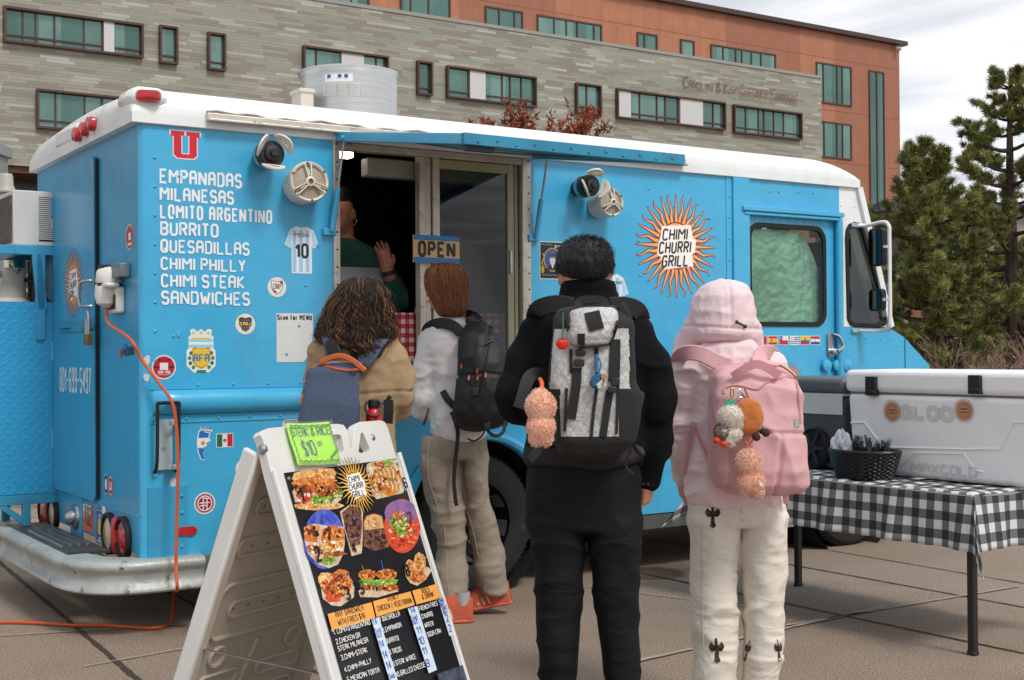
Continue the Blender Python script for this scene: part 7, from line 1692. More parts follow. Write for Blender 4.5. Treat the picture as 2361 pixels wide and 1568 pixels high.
for pts in([(560,470,-.2),(470,455,-.17),(385,470,-.13),(350,500,-.05),(340,540,.06)],[(770,470,-.2),(860,470,-.17),(920,490,-.12),(945,520,-.03),(955,560,.07)]):
    m=MB();bpk.band(pts,.062,.016,m);m.build('shoulder_strap',PB,bpk.e,bevel=.004)
m=MB();bpk.prism([(812,470),(850,438),(880,490),(912,570),(895,615),(850,612),(826,560)],-.31,-.25,m);m.build('collar_flap',PB,bpk.e,bevel=.01)
m=MB();bpk.prism([(445,520),(540,505),(535,560),(470,610),(455,590)],-.30,-.25,m);m.build('collar_flap',PB,bpk.e,bevel=.01)
m=MB();bpk.band([(420,880,-.2),(350,850,-.24),(300,880,-.27),(265,990,-.28),(245,1045,-.28)],.042,.01,m);m.build('hip_belt',PG,bpk.e);m=MB();bpk.band([(380,1240,-.26),(350,1290,-.27),(300,1340,-.27)],.030,.004,m);m.build('belt_tail',PG,bpk.e)
m=MB();
bpk.wire([(880,980,-.30),(930,965,-.31),(905,1040,-.31),(870,1060,-.3),(890,1120,-.31),(860,1140,-.30),(905,1180,-.31),(870,1240,-.3),(880,1290,-.3),(850,1380,-.29),(890,1430,-.29)],.004,m)
m.build('bungee_cord',BK,bpk.e)
m=MB();bpk.prism([(872,975),(920,950),(968,965),(960,1010),(935,1110),(905,1250),(868,1260),(880,1100)],-.27,-.20,m);bpk.prism([(905,1255),(955,1290),(970,1330),(930,1330),(900,1290)],-.27,-.23,m);m.build('side_pocket',PG,bpk.e,bevel=.012)
# charms hanging on it
def charm(name,F_,x,y,dy,label):
    c=F_.q(x,y,dy);return empty(name,Vector(c)+F_.o,0,label,'charm'),Vector(c)
PE=[mat('peach_fur','f0bb9e',rough=.95,var=.1),mat('peach_fur_pale','f8dac8',rough=.95),mat('orange_fur','ec8250',rough=.95,var=.1)]
ch,c0=charm('fluffy_charm',bpk,370,1100,-.40,'fluffy peach and orange two lobed charm at the side of the white black backpack')
def rel(F_,x,y,dy):return Vector(F_.q(x,y,dy))-c0
ba=[(rel(bpk,370,1035,-.40),(.049,.045,.05)),(rel(bpk,368,975,-.40),(.028,.027,.022)),(rel(bpk,370,1150,-.40),(.045,.042,.045)),(rel(bpk,342,1215,-.40),(.022,.022,.026)),(rel(bpk,395,1215,-.40),(.022,.022,.026))]
form('filling',uni([ell(c,np.array(r_)*.95) for c,r_ in ba],.012),(-.08,-.08,-.12),(.08,.08,.12),.006,PE[0],ch)
fuzz('fur',ba,9000,.009,.0011,[PE[0],PE[1],PE[1],PE[0],PE[1],PE[1],PE[2]],ch,3)
m=MB();m.tube(smooth_path([rel(bpk,368,880,-.33),rel(bpk,378,905,-.36),rel(bpk,378,950,-.40)],4),.007,7);m.build('loop',mat('orange_loop','e2602c',rough=.5),ch)
ch,c0=charm('tomato_charm',bpk,497,682,-.40,'small red tomato charm with green leaves on the white backpack panel')
m=MB();m.lathe([(0,-.019),(.012,-.017),(.020,-.006),(.020,.006),(.012,.015),(0,.013)],(0,0,0),(0,0,1),18);m.build('fruit',mat('tomato_felt','d2281e',rough=.7),ch)
m=MB()
for k in range(5):a=1.256*k;m.add([(0,0,.016),(.008*math.cos(a+.5),.008*math.sin(a+.5),.018),(.02*math.cos(a),.02*math.sin(a),.013),(.008*math.cos(a-.5),.008*math.sin(a-.5),.018)],[(0,1,2,3)])
m.tube([(0,0,.015),(.003,.0,.04),(.004,.02,.10)],.0025,6);m.build('leaves',mat('green_felt','2f6a34',rough=.8),ch)
ch,c0=charm('pouch_charm',bpk,690,895,-.40,'small blue knitted pouch charm with a wooden button on the white and black backpack')
m=MB();bpk2=[rel(bpk,x,y,-.40) for x,y in((650,905),(665,870),(700,848),(728,862),(738,880),(722,935),(695,945),(655,930))]
m.add([p+Vector((0,-.012,0)) for p in bpk2]+[p+Vector((0,.012,0)) for p in bpk2],[tuple(range(8)),tuple(range(15,7,-1))]+[(i,(i+1)%8,(i+1)%8+8,i+8) for i in range(8)]);pm_=m.build('pouch',mat('blue_knit','235a80',rough=.9,var=.3,vscale=90),ch,bevel=.008)
m=MB();m.add([rel(bpk,x,y,-.4145) for x,y in((690,915),(728,880),(720,932),(698,942))],[(0,1,2,3)]);m.build('embroidery',mat('pale_thread','c9c2b2',rough=.9,var=.5,vscale=160),ch)
m=MB();m.lathe([(0,0),(.009,0),(.009,.004),(0,.004)],rel(bpk,733,873,-.414),(0,-1,0),14);m.build('button',mat('wood_button','b87844',rough=.5),ch)
m=MB();m.tube(smooth_path([rel(bpk,690,745,-.385),rel(bpk,692,800,-.39),rel(bpk,694,850,-.40)],3),.006,7);m.tube(smooth_path([rel(bpk,700,760,-.386),rel(bpk,716,800,-.395),rel(bpk,704,850,-.40)],4),.0025,6);m.build('strap',mat('blue_cord','2a6294',rough=.6),ch)

# ------------------------------------------------------------------ person in the pink hooded jacket
pink=Fig('person',4.95,1690,(1498.7,.38613,605.3,.38613),'person in a pale pink hooded jacket and white jeans wearing a pink backpack','person')
q=pink.q;PKM=cloth('pale_pink_shell','e2cbce',.75,9,(1,1,1.3),.6,.03,.2,.35,.03)
pink2=Fig(None,4.95,1690,(0,1,0,1),'','');q2=pink2.q
hc=q(440,300,.03)
body=uni([uni([head_fn((hc[0],.03,hc[2]-.02),(.07,.09,.11),(0,1,0)),chain([q(440,400,.02),q(450,560,0)],[.05,.055])],.03),loft(pink.rows([(540,350,560,.06),(620,290,660,.08),(900,310,700,.09),(1200,310,690,.09),(1420,260,740,.1)],.09)),chain([q(275,660),q(212,1070,.01),q(185,1290,.14)],[.036,.026,.022]),chain([q(690,660),q(750,1040,.03),q(640,1200,.2)],[.036,.026,.022]),chain([q2(1645,1160),(q2(1642,1400)[0],0,.42),(q2(1640,1600)[0],0,.05)],[.075,.05,.04]),chain([q2(1750,1160),(q2(1750,1400)[0],0,.42),(q2(1738,1600)[0],0,.05)],[.075,.05,.04]),hand(q(185,1285,.14),(.15,.2,-1),(-1,.2,0),.92,.3,-1),hand(q(640,1200,.2),(-.8,.3,.2),(0,1,.3),.92,.3,1)],.015)
form('body',body,(-.3,-.18,0),(.26,.36,1.62),.0075,SK,pink.e)
hood=uni([loft(pink.rows([(120,395,490,.05,.02),(135,345,535,.085,.02),(165,300,578,.115,.02),(220,264,605,.135,.02),(300,248,628,.14,.02),(390,243,637,.142,.02),(440,240,637,.14,.02),(480,262,628,.12,.02),(505,300,610,.10,.03)],.13,.02),2.3,.03),chain([q(262,430,.05),q(205,510,.08),q(160,560,.06)],[.05,.04,.015],.03),chain([q(600,440,.04),q(612,500,.05)],[.05,.035],.03)],.03)
def hoodd(V,N):
    z=V[:,2];sy=q(0,398)[2]-.010*np.sin(V[:,0]*9+1);s1=np.exp(-((z-sy)/.005)**2)*.007;xs=q(428,0)[0]+.25*np.clip((q(0,300)[2]-z),-.3,.3)*.1+.018;s2=np.exp(-((V[:,0]-xs)/.004)**2)*.006*(z>sy);xr=q(590,0)[0]+.02*np.cos((z-q(0,260)[2])*14);s3=np.exp(-((V[:,0]-xr)/.004)**2)*.005*(z>sy)
    return -s1-s2-s3+.006*(crease(V,(8,8,10),4)-.35)+.006*(ridged(V,(24,24,19))-.5)
hd=form('hood',hood,(-.26,-.16,q(0,600)[2]),(.2,.2,q(0,105)[2]),.006,PKM,pink.e,hoodd)
m=MB();P=pink.hug(hd,[(520,372),(545,385),(570,400)],.004);m.tube(P,.0035,6);m.lathe([(0,-.006),(.006,-.004),(.006,.004),(0,.006)],P[0],(1,0,.2),8);m.lathe([(0,-.007),(.007,-.005),(.007,.005),(0,.007)],P[2],(1,0,-.4),8);m.build('cord_toggle',BK,hd)
jr=pink.rows([(470,340,610,.08),(520,280,650,.10),(560,225,700,.11),(620,205,745,.12),(800,235,765,.13),(1000,238,775,.135),(1200,216,780,.14),(1400,200,785,.14),(1460,205,780,.135)],.12)
jk=uni([loft(jr,2.4,.02),chain([q(225,640,0),q(200,780,0),q(198,980,0),q(190,1120,.02),q(180,1290,.13)],[.062,.056,.050,.048,.036],.02),chain([q(720,650,0),q(770,900,.02),q(780,1050,.04),q(650,1190,.2)],[.06,.052,.05,.036],.02)],.03)
form('jacket',jk,(-.30,-.2,q(0,1480)[2]),(.26,.3,q(0,450)[2]),.007,PKM,pink.e,lambda V,N:.014*(crease(V,(9,9,15),6)-.35)*np.where(V[:,0]<q(275,0)[0],1.25,.7)+.008*(ridged(V,(22,22,36))-.5))
WJ=cloth('white_denim','d9d2c6',.75,7,(1,1,1.8),.9,.05,.6,.3,.03)
tro=legs(pink2,[(1120,1588,1798,.115),(1150,1581,1802,.125),(1185,1581,1806,.13),(1215,1583,1806,.125)],[(1195,1583,1698,.12),(1230,1585,1698,.12),(1300,1588,1694,.105),(1389,1589,1693,.095),(1486,1590,1692,.09),(1568,1591,1687,.088),(1640,1590,1690,.09)],[(1195,1710,1806,.12),(1230,1702,1806,.12),(1300,1699,1805,.105),(1389,1706,1800,.095),(1486,1709,1793,.09),(1568,1702,1784,.088),(1640,1696,1782,.09)],.11)
tp=form('jeans',tro,(-.22,-.17,.02),(.22,.17,q2(0,1115)[2]),.0068,WJ,pink.e,lambda V,N:.012*(crease(V,(5,5,9),12)-.4)*(.5+.8*np.exp(-((V[:,2]-.45)/.12)**2)+.9*(V[:,2]<.25))+.007*(ridged(V,(15,15,30))-.5))
LEO=mat('leopard_patch','6a4628',rough=.9,var=.2,dirt=.9,dcol='1d140e',dscale=55)
def cross(px,py,w,h,tilt=0,par=None):
    P=[(0,1),(.16,.86),(.19,.66),(.15,.38),(.45,.46),(.66,.66),(.88,.48),(1,.28),(.86,.08),(.62,-.08),(.45,.10),(.2,.10),(.24,-.5),(.42,-.82),(.15,-.9),(0,-1)];P=P+[(-x,y) for x,y in P[::-1][1:-1]]
    c,s=math.cos(tilt),math.sin(tilt);f=lambda k:[(px+(x*c-y*s*h/w)*w*k,py-(y*c+x*s*w/h)*h*k) for x,y in P]
    m=MB();n=len(P);R0=pink2.hug(tp,f(1),.003);R1=pink2.hug(tp,f(.45),.0035);cc=pink2.hug(tp,[(px,py-h*.28)],.004)[0];m.add(R0+R1+[cc],[(i,(i+1)%n,(i+1)%n+n,i+n) for i in range(n)]+[(i+n,(i+1)%n+n,2*n) for i in range(n)]);m.build('cross_patch',LEO,tp,ang=180)
cross(1638,1196,18,29);cross(1643,1506,18,30,.05);cross(1786,1508,9.5,27,.1);cross(1713,1508,7,26,-.25)
m=MB();m.tube(pink2.hug(tp,[(1700,1148),(1703,1180),(1706,1212)],.001),.0022,5)
for a in([(1612,1200),(1611,1300),(1612,1450),(1614,1560)],[(1748,1150),(1770,1152),(1790,1149)]):m.tube(pink2.hug(tp,a,.001),.0018,5)
m.build('seam_stitching',mat('denim_seam','b9b0a2',rough=.9),tp)
for x in(1640,1745):add_shoe(pink,(q2(x,0)[0],-.08,0),(0,1,0),.25,(mat('pale_shoe','c9c3bb',rough=.6),SOLE))
# pink backpack
pbk=Fig('backpack',4.95,1690,pink.c,'dusty pink backpack hung with plush charms on the person in the pink jacket','backpack');bq=pbk.q
PK=cloth('dusty_pink_canvas','d3a4a7',.5,6,(1,1,1),.75,.04,.5,.35,.025);PKD=mat('dusty_pink_trim','c08a90',rough=.75,var=.05)
pk=loft(pbk.rows([(615,470,740,.05,-.2),(640,395,810,.08,-.215),(700,362,862,.10,-.225),(800,352,880,.115,-.23),(950,350,892,.12,-.235),(1100,352,905,.125,-.24),(1250,364,915,.125,-.24),(1330,385,914,.115,-.235),(1375,440,880,.095,-.225),(1398,520,780,.06,-.21)],.1,-.22),4.2,.035)
def pdisp(V,N):
    z=V[:,2];s=np.exp(-((z-bq(0,1030,-.35)[2]+.05*(V[:,0]-.05))/.006)**2)*-.010*(V[:,0]>bq(560,0,-.35)[0]);x1=bq(742,0,-.35)[0]+.02*np.sin((z-.9)*8);g=-.012*np.exp(-((V[:,0]-x1)/.006)**2)*(z<bq(0,1040,-.35)[2]);g2=-.008*np.exp(-((V[:,0]-bq(465,0,-.35)[0])/.006)**2)*(z<bq(0,1080,-.35)[2])
    return s+g+g2+.016*(crease(V,(6,6,6),9)-.35)+.007*(ridged(V,(20,20,15))-.5)
po_=form('pack_body',pk,(-.24,-.4,q(0,1480,-.3)[2]),(.28,-.06,q(0,600)[2]),.007,PK,pbk.e,pdisp)
m=MB()
for pts in([(438,800),(445,765),(520,752),(630,775),(690,740),(760,715),(830,706),(868,730),(880,790),(886,900),(893,980)],[(365,700),(372,660),(430,632),(600,625),(760,640),(820,665)]):
    P=smooth_path(pbk.hug(po_,pts,.001),4);m.tube(P,.0048,6)
m.build('zip',PKD,pbk.e)
m=MB();pbk.band([(490,700,-.345),(540,668,-.355),(620,628,-.36),(690,645,-.36),(770,700,-.345)],.03,.006,m);m.build('top_handle',PKD,pbk.e)
for pts in([(480,640,-.19),(400,610,-.17),(300,560,-.15),(210,555,-.11),(165,590,-.03),(150,640,.08)],[(640,625,-.19),(665,570,-.15),(700,558,-.1),(735,575,0),(745,640,.1)]):
    m=MB();pbk.band(pts,.058,.014,m);m.build('shoulder_strap',PK,pbk.e,bevel=.004)
m=MB();pbk.band([(248,970,-.05),(255,985,-.10),(225,1130,-.11),(195,1280,-.11)],.016,.004,m);pbk.band([(250,975,-.08),(300,1090,-.11),(348,1210,-.14)],.012,.004,m);pbk.band([(795,1385,-.1),(800,1440,-.1),(802,1462,-.1)],.022,.004,m);m.build('webbing_strap',PKD,pbk.e)
P=pbk.hug(po_,[(855,962),(886,958),(889,1003),(860,1008)],.003);m=MB();m.add(P,[(0,1,2,3)]);m.build('label_patch',mat('grey_label','9a9c98',rough=.7,var=.4,vscale=200),pbk.e)
m=MB()
for pts in([(770,635,-.30),(800,650,-.31),(850,690,-.31),(875,722,-.30)],[(560,770,-.37),(585,835,-.385),(575,838,-.385),(535,790,-.372)]):pbk.wire(pts,.0035,m)
m.build('zip_pull',mat('bronze_cord','8f5a48',rough=.6),pbk.e)
# plush charms on the pink pack (plain shapes)
CR=[mat('cream_fur','fbf4e8',rough=.95),mat('cream_fur_light','f2eee6',rough=.95),mat('cream_fur_tan','d3c4ac',rough=.95)];BRF=[mat('brown_fur','8a7a6a',rough=.95),mat('brown_fur_dark','6a5b4c',rough=.95)]
ch,c0=charm('pompom_charm',pbk,470,960,-.42,'fluffy cream pompom charm with a teal felt leaf and red beads on the pink backpack')
rel=lambda x,y,dy=-.42:Vector(pbk.q(x,y,dy))-c0
ba=[(rel(478,935),(.046,.042,.040)),(rel(520,975),(.022,.022,.024))];bb_=[(rel(425,1025),(.029,.026,.028))];bc_=[(rel(492,1035),(.028,.026,.03)),(rel(468,1080),(.020,.02,.02))]
form('filling',uni([ell(c,np.array(r_)*.93) for c,r_ in ba+bb_+bc_],.01),(-.09,-.07,-.1),(.08,.07,.09),.006,CR[0],ch)
fuzz('fur',ba+bc_,7000,.008,.001,CR,ch,5);fuzz('brown_tuft',bb_,1800,.008,.001,BRF,ch,6)
m=MB();pts=[(440,870),(442,830),(460,838),(472,828),(480,845),(500,838),(498,852),(515,850),(505,870),(512,880),(445,884)];P=[rel(x,y,-.425) for x,y in pts];n=len(P);m.add(P+[p+Vector((0,.006,0)) for p in P],[tuple(range(n)),tuple(range(2*n-1,n-1,-1))]+[(i,(i+1)%n,(i+1)%n+n,i+n) for i in range(n)]);m.build('felt_leaf',mat('teal_felt','3a9a86',rough=.9),ch)
m=MB()
for x,y,s in((392,1078,.014),(432,1098,.012),(440,1105,.01),(466,1096,.009)):m.lathe([(0,-s),(s*.7,-s*.7),(s,0),(s*.7,s*.7),(0,s)],rel(x,y,-.43),(0,0,1),10)
m.tube([rel(400,1045,-.43),rel(394,1078,-.43)],.003,6);m.tube([rel(425,1050,-.43),rel(436,1098,-.43)],.003,6);m.build('red_beads',mat('orange_red_felt','d8401c',rough=.8),ch)
m=MB();m.tube([rel(486+10*math.cos(t),795+28*math.sin(t),-.40) for t in [i*.35 for i in range(18)]],.0028,6,closed=True);m.tube([rel(484,822,-.40),rel(480,850,-.42)],.004,6);m.build('ring',mat('gold_ring','b9924a',rough=.3,metal=.9),ch)
ch,c0=charm('bagel_charm',pbk,590,935,-.41,'brown plush bagel charm with two dark legs on the pink backpack')
rel=lambda x,y,dy=-.41:Vector(pbk.q(x,y,dy))-c0
BG=mat('bagel_plush','b5682c',rough=.95,var=.15,vscale=40,bump=.5,bscale=300,sheen=.3)
tor=chain([rel(585+35*math.cos(t),938+66*math.sin(t)) for t in [i*2*math.pi/14 for i in range(15)]],[.026+.003*math.sin(i) for i in range(15)],.01)
form('ring_body',tor,(-.07,-.05,-.09),(.08,.05,.09),.005,BG,ch,lambda V,N:.003*(nz3(V,(90,90,90))-.5))
m=MB();DBR=mat('dark_brown_plush','35271f',rough=.95)
for a,b in(((630,1005),(685,1038)),((610,1020),(628,1062))):
    form('leg',chain([rel(*a),rel((a[0]+b[0])/2,(a[1]+b[1])/2),rel(*b,-.43)],[.007,.010,.015],.008),(-.02,-.06,-.10),(.09,.05,.0),.005,DBR,ch)
m.tube([rel(530+9*math.cos(t),800+24*math.sin(t),-.40) for t in [i*.35 for i in range(18)]],.0025,6,closed=True);m.tube([rel(537+12*math.cos(t),838+14*math.sin(t),-.40) for t in [i*.35 for i in range(18)]],.002,6,closed=True);m.build('ring',CHROME,ch)
ch,c0=charm('fluffy_charm',pbk,588,1270,-.42,'fluffy peach pompom charm on an orange ring low on the pink backpack')
rel=lambda x,y,dy=-.42:Vector(pbk.q(x,y,dy))-c0
ba=[(rel(582,1215),(.047,.042,.050)),(rel(590,1325),(.046,.04,.044)),(rel(562,1385),(.020,.02,.022)),(rel(628,1385),(.022,.02,.022))]
form('filling',uni([ell(c,np.array(r_)*.94) for c,r_ in ba],.012),(-.08,-.07,-.11),(.09,.07,.12),.006,PE[0],ch);fuzz('fur',ba,9000,.009,.0011,[PE[1],PE[1],PE[0],PE[1],PE[0],PE[1],PE[2]],ch,8)
m=MB();m.tube([rel(580+26*math.cos(t),1072+26*math.sin(t),-.41) for t in [i*.35 for i in range(18)]],.0035,7,closed=True);P=[rel(572,1098,-.415),rel(590,1098,-.415),rel(590,1165,-.425),rel(572,1165,-.425)];m.add(P+[p+Vector((0,.004,0)) for p in P],[(0,1,2,3),(7,6,5,4),(0,1,5,4),(1,2,6,5),(2,3,7,6),(3,0,4,7)]);m.build('loop',mat('orange_loop'),ch)
m=MB();P=[rel(640,1330,-.465),rel(662,1335,-.465),rel(665,1358,-.465),rel(645,1352,-.465)];m.add(P,[(0,1,2,3)]);m.build('tag',mat('white_tag','dcdad6',rough=.6),ch)
# ------------------------------------------------------------------ tall boy in the white sweatshirt
boy=Fig('person',6.9,1040,(662.9,.36763,576.4,.36763),'young man with short ginger hair in a white sweatshirt and khaki trousers at the window','person')
q=boy.q;boyp=Fig(None,6.9,1040,(951.1,.2941,979.9,.2941),'','');qp=boyp.q
fc=(-.80,.60,.12);hc=q(985,235,.0)
body=uni([uni([head_fn((hc[0],.0,hc[2]-.01),(.078,.096,.122),fc),chain([q(1010,320,.0),q(1020,470,0)],[.056,.064])],.03),loft(boy.rows([(450,960,1090,.07),(540,900,1160,.09),(800,920,1150,.09),(1150,900,1200,.11)],.1)),chain([q(905,590),q(862,940,.0),q(800,985,.16)],[.045,.034,.028]),chain([q(1170,600),q(1222,900,.06),q(1100,960,.28)],[.045,.034,.028]),chain([qp(225,200),qp(262,700),qp(290,1330,0)],[.075,.05,.04]),chain([qp(468,230,.02),qp(500,700,.05),qp(612,1330,.09)],[.062,.045,.035]),hand(q(800,985,.16),(-.2,.9,.2),(-.2,-.2,1),1,.4,1),hand(q(1100,960,.28),(-.4,.8,.2),(0,0,1),1,.4,1)],.015)
form('body',body,(-.36,-.2,0),(.36,.52,1.92),.008,SK,boy.e)
GH=[mat('ginger_hair','85502e',rough=.55,var=.2,vscale=40),mat('ginger_hair_light','b9794a',rough=.5,var=.15,vscale=40),mat('ginger_hair_dark','5a3018',rough=.45,var=.2,vscale=40)]
hr=boy.rows([(76,950,1040,.05,.01),(88,915,1075,.075,.005),(115,882,1105,.098,.0),(160,872,1125,.112,-.002),(215,876,1132,.116,-.005),(262,892,1132,.114,-.012),(310,918,1124,.104,-.02),(350,938,1116,.092,-.03),(385,950,1104,.078,-.035),(402,966,1094,.068,-.04),(414,985,1080,.055,-.045)],.1)
hl=loft(hr,2.2,.03);hz=np.array(sorted(hr))
hair=sub(hl,ell((hc[0]-.085,.06,hc[2]-.055),(.06,.075,.085)),.02)
ho=form('hair',hair,(-.2,-.18,q(0,425)[2]),(.16,.18,q(0,60)[2]),.006,GH[0],boy.e,lambda V,N:.009*(ridged(V,(45,45,9))-.5))
def drape(secs,n,k,seed,zr,thr,spread=.012,lift=.003,crown=None):
    """hair lying over a lofted head: strands start high and follow the surface down"""
    r=np.random.default_rng(seed);s=np.array(sorted(secs));z0=s[-1,0];th=r.uniform(*thr,n);za=r.uniform(zr[0],1,n);out=[]
    L=r.uniform(.05,.16,n);t=np.linspace(0,1,k);lift=lift+(r.random((n,1))**3)*.014*t[None]
    zs=s[0,0]+(z0-s[0,0])*za
    Z=zs[:,None]-L[:,None]*t[None]
    Zc=np.clip(Z,s[0,0],z0-.002);I=lambda c:np.interp(Zc,s[:,0],s[:,c]);ph=r.uniform(-1,1,n)
    T=th[:,None]+ph[:,None]*.16*t[None]+r.normal(0,.02,(n,k)).cumsum(1)*.3
    X=I(1)+(I(3)+lift)*np.cos(T);Y=I(2)+(I(4)+lift)*np.sin(T);return np.stack([X,Y,Zc+0*X],-1),th
P,th=drape(hr,6500,7,5,(.22,1),(math.pi*.93,math.pi*2.2))
strands('hair_strands',P,np.full(len(P),.0014),GH,ho,np.random.default_rng(3).choice(3,len(P),p=[.5,.3,.2]))
SW=cloth('white_sweatshirt','dcd6d3',.7,7,(1,1,1.2),.92,.03,.5,.25,.03)
jr=boy.rows([(405,955,1110,.075),(425,935,1130,.088),(470,895,1180,.105),(540,865,1220,.12),(620,868,1215,.13),(800,915,1190,.135),(1000,905,1195,.14),(1100,885,1215,.145),(1165,905,1232,.14),(1185,915,1228,.135)],.12)
sw=uni([loft(jr,2.3,.02),chain([q(905,580),q(872,740,.0),q(860,920,.0),q(850,985,.04),q(800,990,.15)],[.075,.074,.072,.068,.040],.02),chain([q(1170,590),q(1215,760,.02),q(1225,900,.06),q(1110,960,.26)],[.075,.07,.065,.042],.02)],.03)
def swd(V,N):
    return .013*(crease(V,(6,6,8),2)-.35)+.008*(ridged(V,(18,18,24))-.5)+.010*np.exp(-((V[:,2]-q(0,1130)[2])/.03)**2)*(ridged(V,(30,30,4))-.3)
form('sweatshirt',sw,(-.36,-.22,q(0,1205)[2]),(.36,.4,q(0,395)[2]),.0078,SW,boy.e,swd)
KH=cloth('khaki_canvas','94887a',.8,7,(1,1,1.8),.9,.07,.6,.25,.03)
tro=legs(boyp,[(70,75,575,.125),(150,62,577,.14),(230,50,577,.145),(262,50,577,.14)],[(245,50,384,.135),(350,46,384,.135),(450,60,385,.13),(600,108,392,.115),(780,132,398,.105),(900,180,402,.10),(1000,162,404,.10),(1200,150,402,.10,-.03),(1320,200,390,.095,-.06),(1374,235,378,.09,-.07)],[(245,388,577,.135,.02),(400,388,574,.13,.02),(500,392,582,.125,.03),(600,398,592,.115,.04),(700,406,638,.11,.05),(850,425,668,.105,.07),(1000,442,690,.10,.08),(1200,470,712,.10,.09),(1290,500,716,.095,.09),(1318,512,712,.09,.09)],.12)
def khd(V,N):return .014*(crease(V,(4.5,4.5,10),5)-.4)+.007*(nz3(V,(13,13,30),2)-.5)
tb=form('trousers',tro,(-.30,-.18,.03),(.30,.26,qp(0,55)[2]),.0078,KH,boy.e,khd)
m=MB()
for a in([(118,110),(105,300),(120,450),(170,600),(225,800),(240,1000),(255,1300)],[(200,170),(195,225),(225,255),(320,262),(400,250),(430,200),(432,130)],[(195,140),(430,130)],[(515,110),(520,200),(540,215),(570,212)],[(468,90),(465,150),(430,220),(385,268)],[(400,640),(450,800),(490,1000),(545,1300)]):m.tube(smooth_path(boyp.hug(tb,a,.0015),3),.0024,5)
m.build('seam_stitching',mat('khaki_seam','a59a88',rough=.9),tb)
SAL=mat('salmon_suede','b8553c',rough=.8,var=.12,vscale=30);SOL2=mat('coral_sole','c45a3c',rough=.6)
for hp,toe,tilt,dy in((qp(432,1530,-.12),(-.93,-.20,0),0.0,-.02),(qp(745,1395,.08),(-.92,.05,0),.18,.04)):
    h=Vector(hp);h.z=0.0 if tilt==0 else .055
    o,M_=add_shoe(boy,h,toe,.285,(SAL,SOL2),tilt,.052)
    m=MB();m.X=M_
    for k in range(3):m.bar((.0465,.105+k*.03,.028),(.030,.125+k*.03,.088),.010,.004,(1,0,0));m.bar((-.0465,.105+k*.03,.028),(-.030,.125+k*.03,.088),.010,.004,(1,0,0))
    m.build('stripes',mat('shoe_stripe','d8a898',rough=.7),o)
    m=MB();m.X=M_;m.lathe([(.034,.09),(.040,.16)],(0,.045,0),(0,0,1),14);m.build('sock',mat('grey_sock','a9a9ad',rough=.9),o)
# his backpack
bp_=Fig('backpack',6.9,1040,boy.c,'black school backpack with copper zip pulls on the young man in the white sweatshirt','backpack');bq=bp_.q
pk=loft(bp_.rows([(455,1140,1235,.05,-.14),(480,1118,1262,.08,-.16),(540,1085,1320,.115,-.18),(640,1074,1362,.14,-.19),(780,1068,1388,.15,-.20),(900,1048,1392,.155,-.20),(1000,1030,1385,.15,-.19),(1070,1040,1365,.135,-.18),(1110,1075,1330,.10,-.16),(1125,1120,1290,.06,-.15)],.12,-.18),2.8,.03)
def bpd(V,N):
    z=V[:,2];g=-.010*np.exp(-((V[:,0]-bq(1195,0,-.3)[0]-.06*np.sin((z-1.2)*4))/.007)**2)*(z>bq(0,900)[2]);g2=-.010*np.exp(-((z-bq(0,800,-.3)[2]-.03*np.sin(V[:,0]*9))/.006)**2);return g+g2+.018*(ridged(V,(9,9,7),4)-.5)+.006*(nz3(V,(26,26,20))-.5)
BKP=mat('black_nylon','101011',rough=.62,var=.2,vscale=20,bump=.4,bscale=420)
po_=form('pack_body',pk,(-.12,-.42,bq(0,1150,-.2)[2]),(.34,.02,bq(0,440)[2]),.0078,BKP,bp_.e,bpd)
m=MB();bp_.band([(1210,540,-.27),(1170,505,-.24),(1150,470,-.18),(1135,440,-.14),(1175,425,-.12),(1215,455,-.12),(1280,500,-.15)],.03,.012,m);m.build('haul_loop',BKP,bp_.e)
for pts,w in(([(1090,520,-.15),(1040,470,-.14),(960,452,-.11),(890,475,-.05),(868,510,.06)],.055),([(1150,470,-.14),(1190,430,-.12),(1150,405,-.06),(1125,400,.03)],.05),([(970,880,-.12),(990,920,-.15),(1020,955,-.16),(1050,985,-.16)],.034)):
    m=MB();bp_.band(pts,w,.014,m);m.build('shoulder_strap',BKP,bp_.e,bevel=.003)
m=MB();bp_.band([(1022,1010,-.16),(1045,1070,-.17),(1060,1150,-.17),(1050,1260,-.17),(1040,1330,-.17),(1032,1450,-.17),(1040,1560,-.17),(1048,1600,-.17)],.020,.004,m);bp_.band([(1240,1085,-.30),(1255,1140,-.30),(1300,1165,-.29),(1345,1140,-.28),(1355,1080,-.27)],.018,.004,m);bp_.band([(1235,1100,-.3),(1215,1160,-.27),(1160,1195,-.2),(1110,1170,-.12)],.008,.004,m);bp_.band([(880,985,-.10),(865,1040,-.12),(845,1090,-.12)],.012,.004,m);m.build('webbing_strap',BKP,bp_.e)
m=MB()
for x,y in((1245,1095),(1175,885),(1355,1075)):
    P=bp_.hug(po_,[(x,y)],.012)[0];m.box(P.x-.016,P.x+.016,P.y-.006,P.y+.010,P.z-.022,P.z+.022)
m.build('buckle',BK,bp_.e,bevel=.004)
COP=mat('copper','b9694a',rough=.35,metal=.7)
m=MB()
for x,y in((1090,710),(1188,740),(1190,785),(1135,785),(1240,770)):
    P=bp_.hug(po_,[(x,y),(x-3,y+30)],.008);m.tube(P,.006,6)
m.build('zip_pull',COP,bp_.e)
m=MB()
for pts in([(1100,560),(1080,640),(1078,780)],[(1200,560),(1180,640),(1185,760)],[(1215,600),(1280,575),(1350,620)],[(1075,790),(1140,830),(1200,850),(1300,800),(1380,770)]):m.tube(smooth_path(bp_.hug(po_,pts,.002),4),.004,6)
m.build('zip',mat('zip_black','0d0d0e',rough=.5),bp_.e)

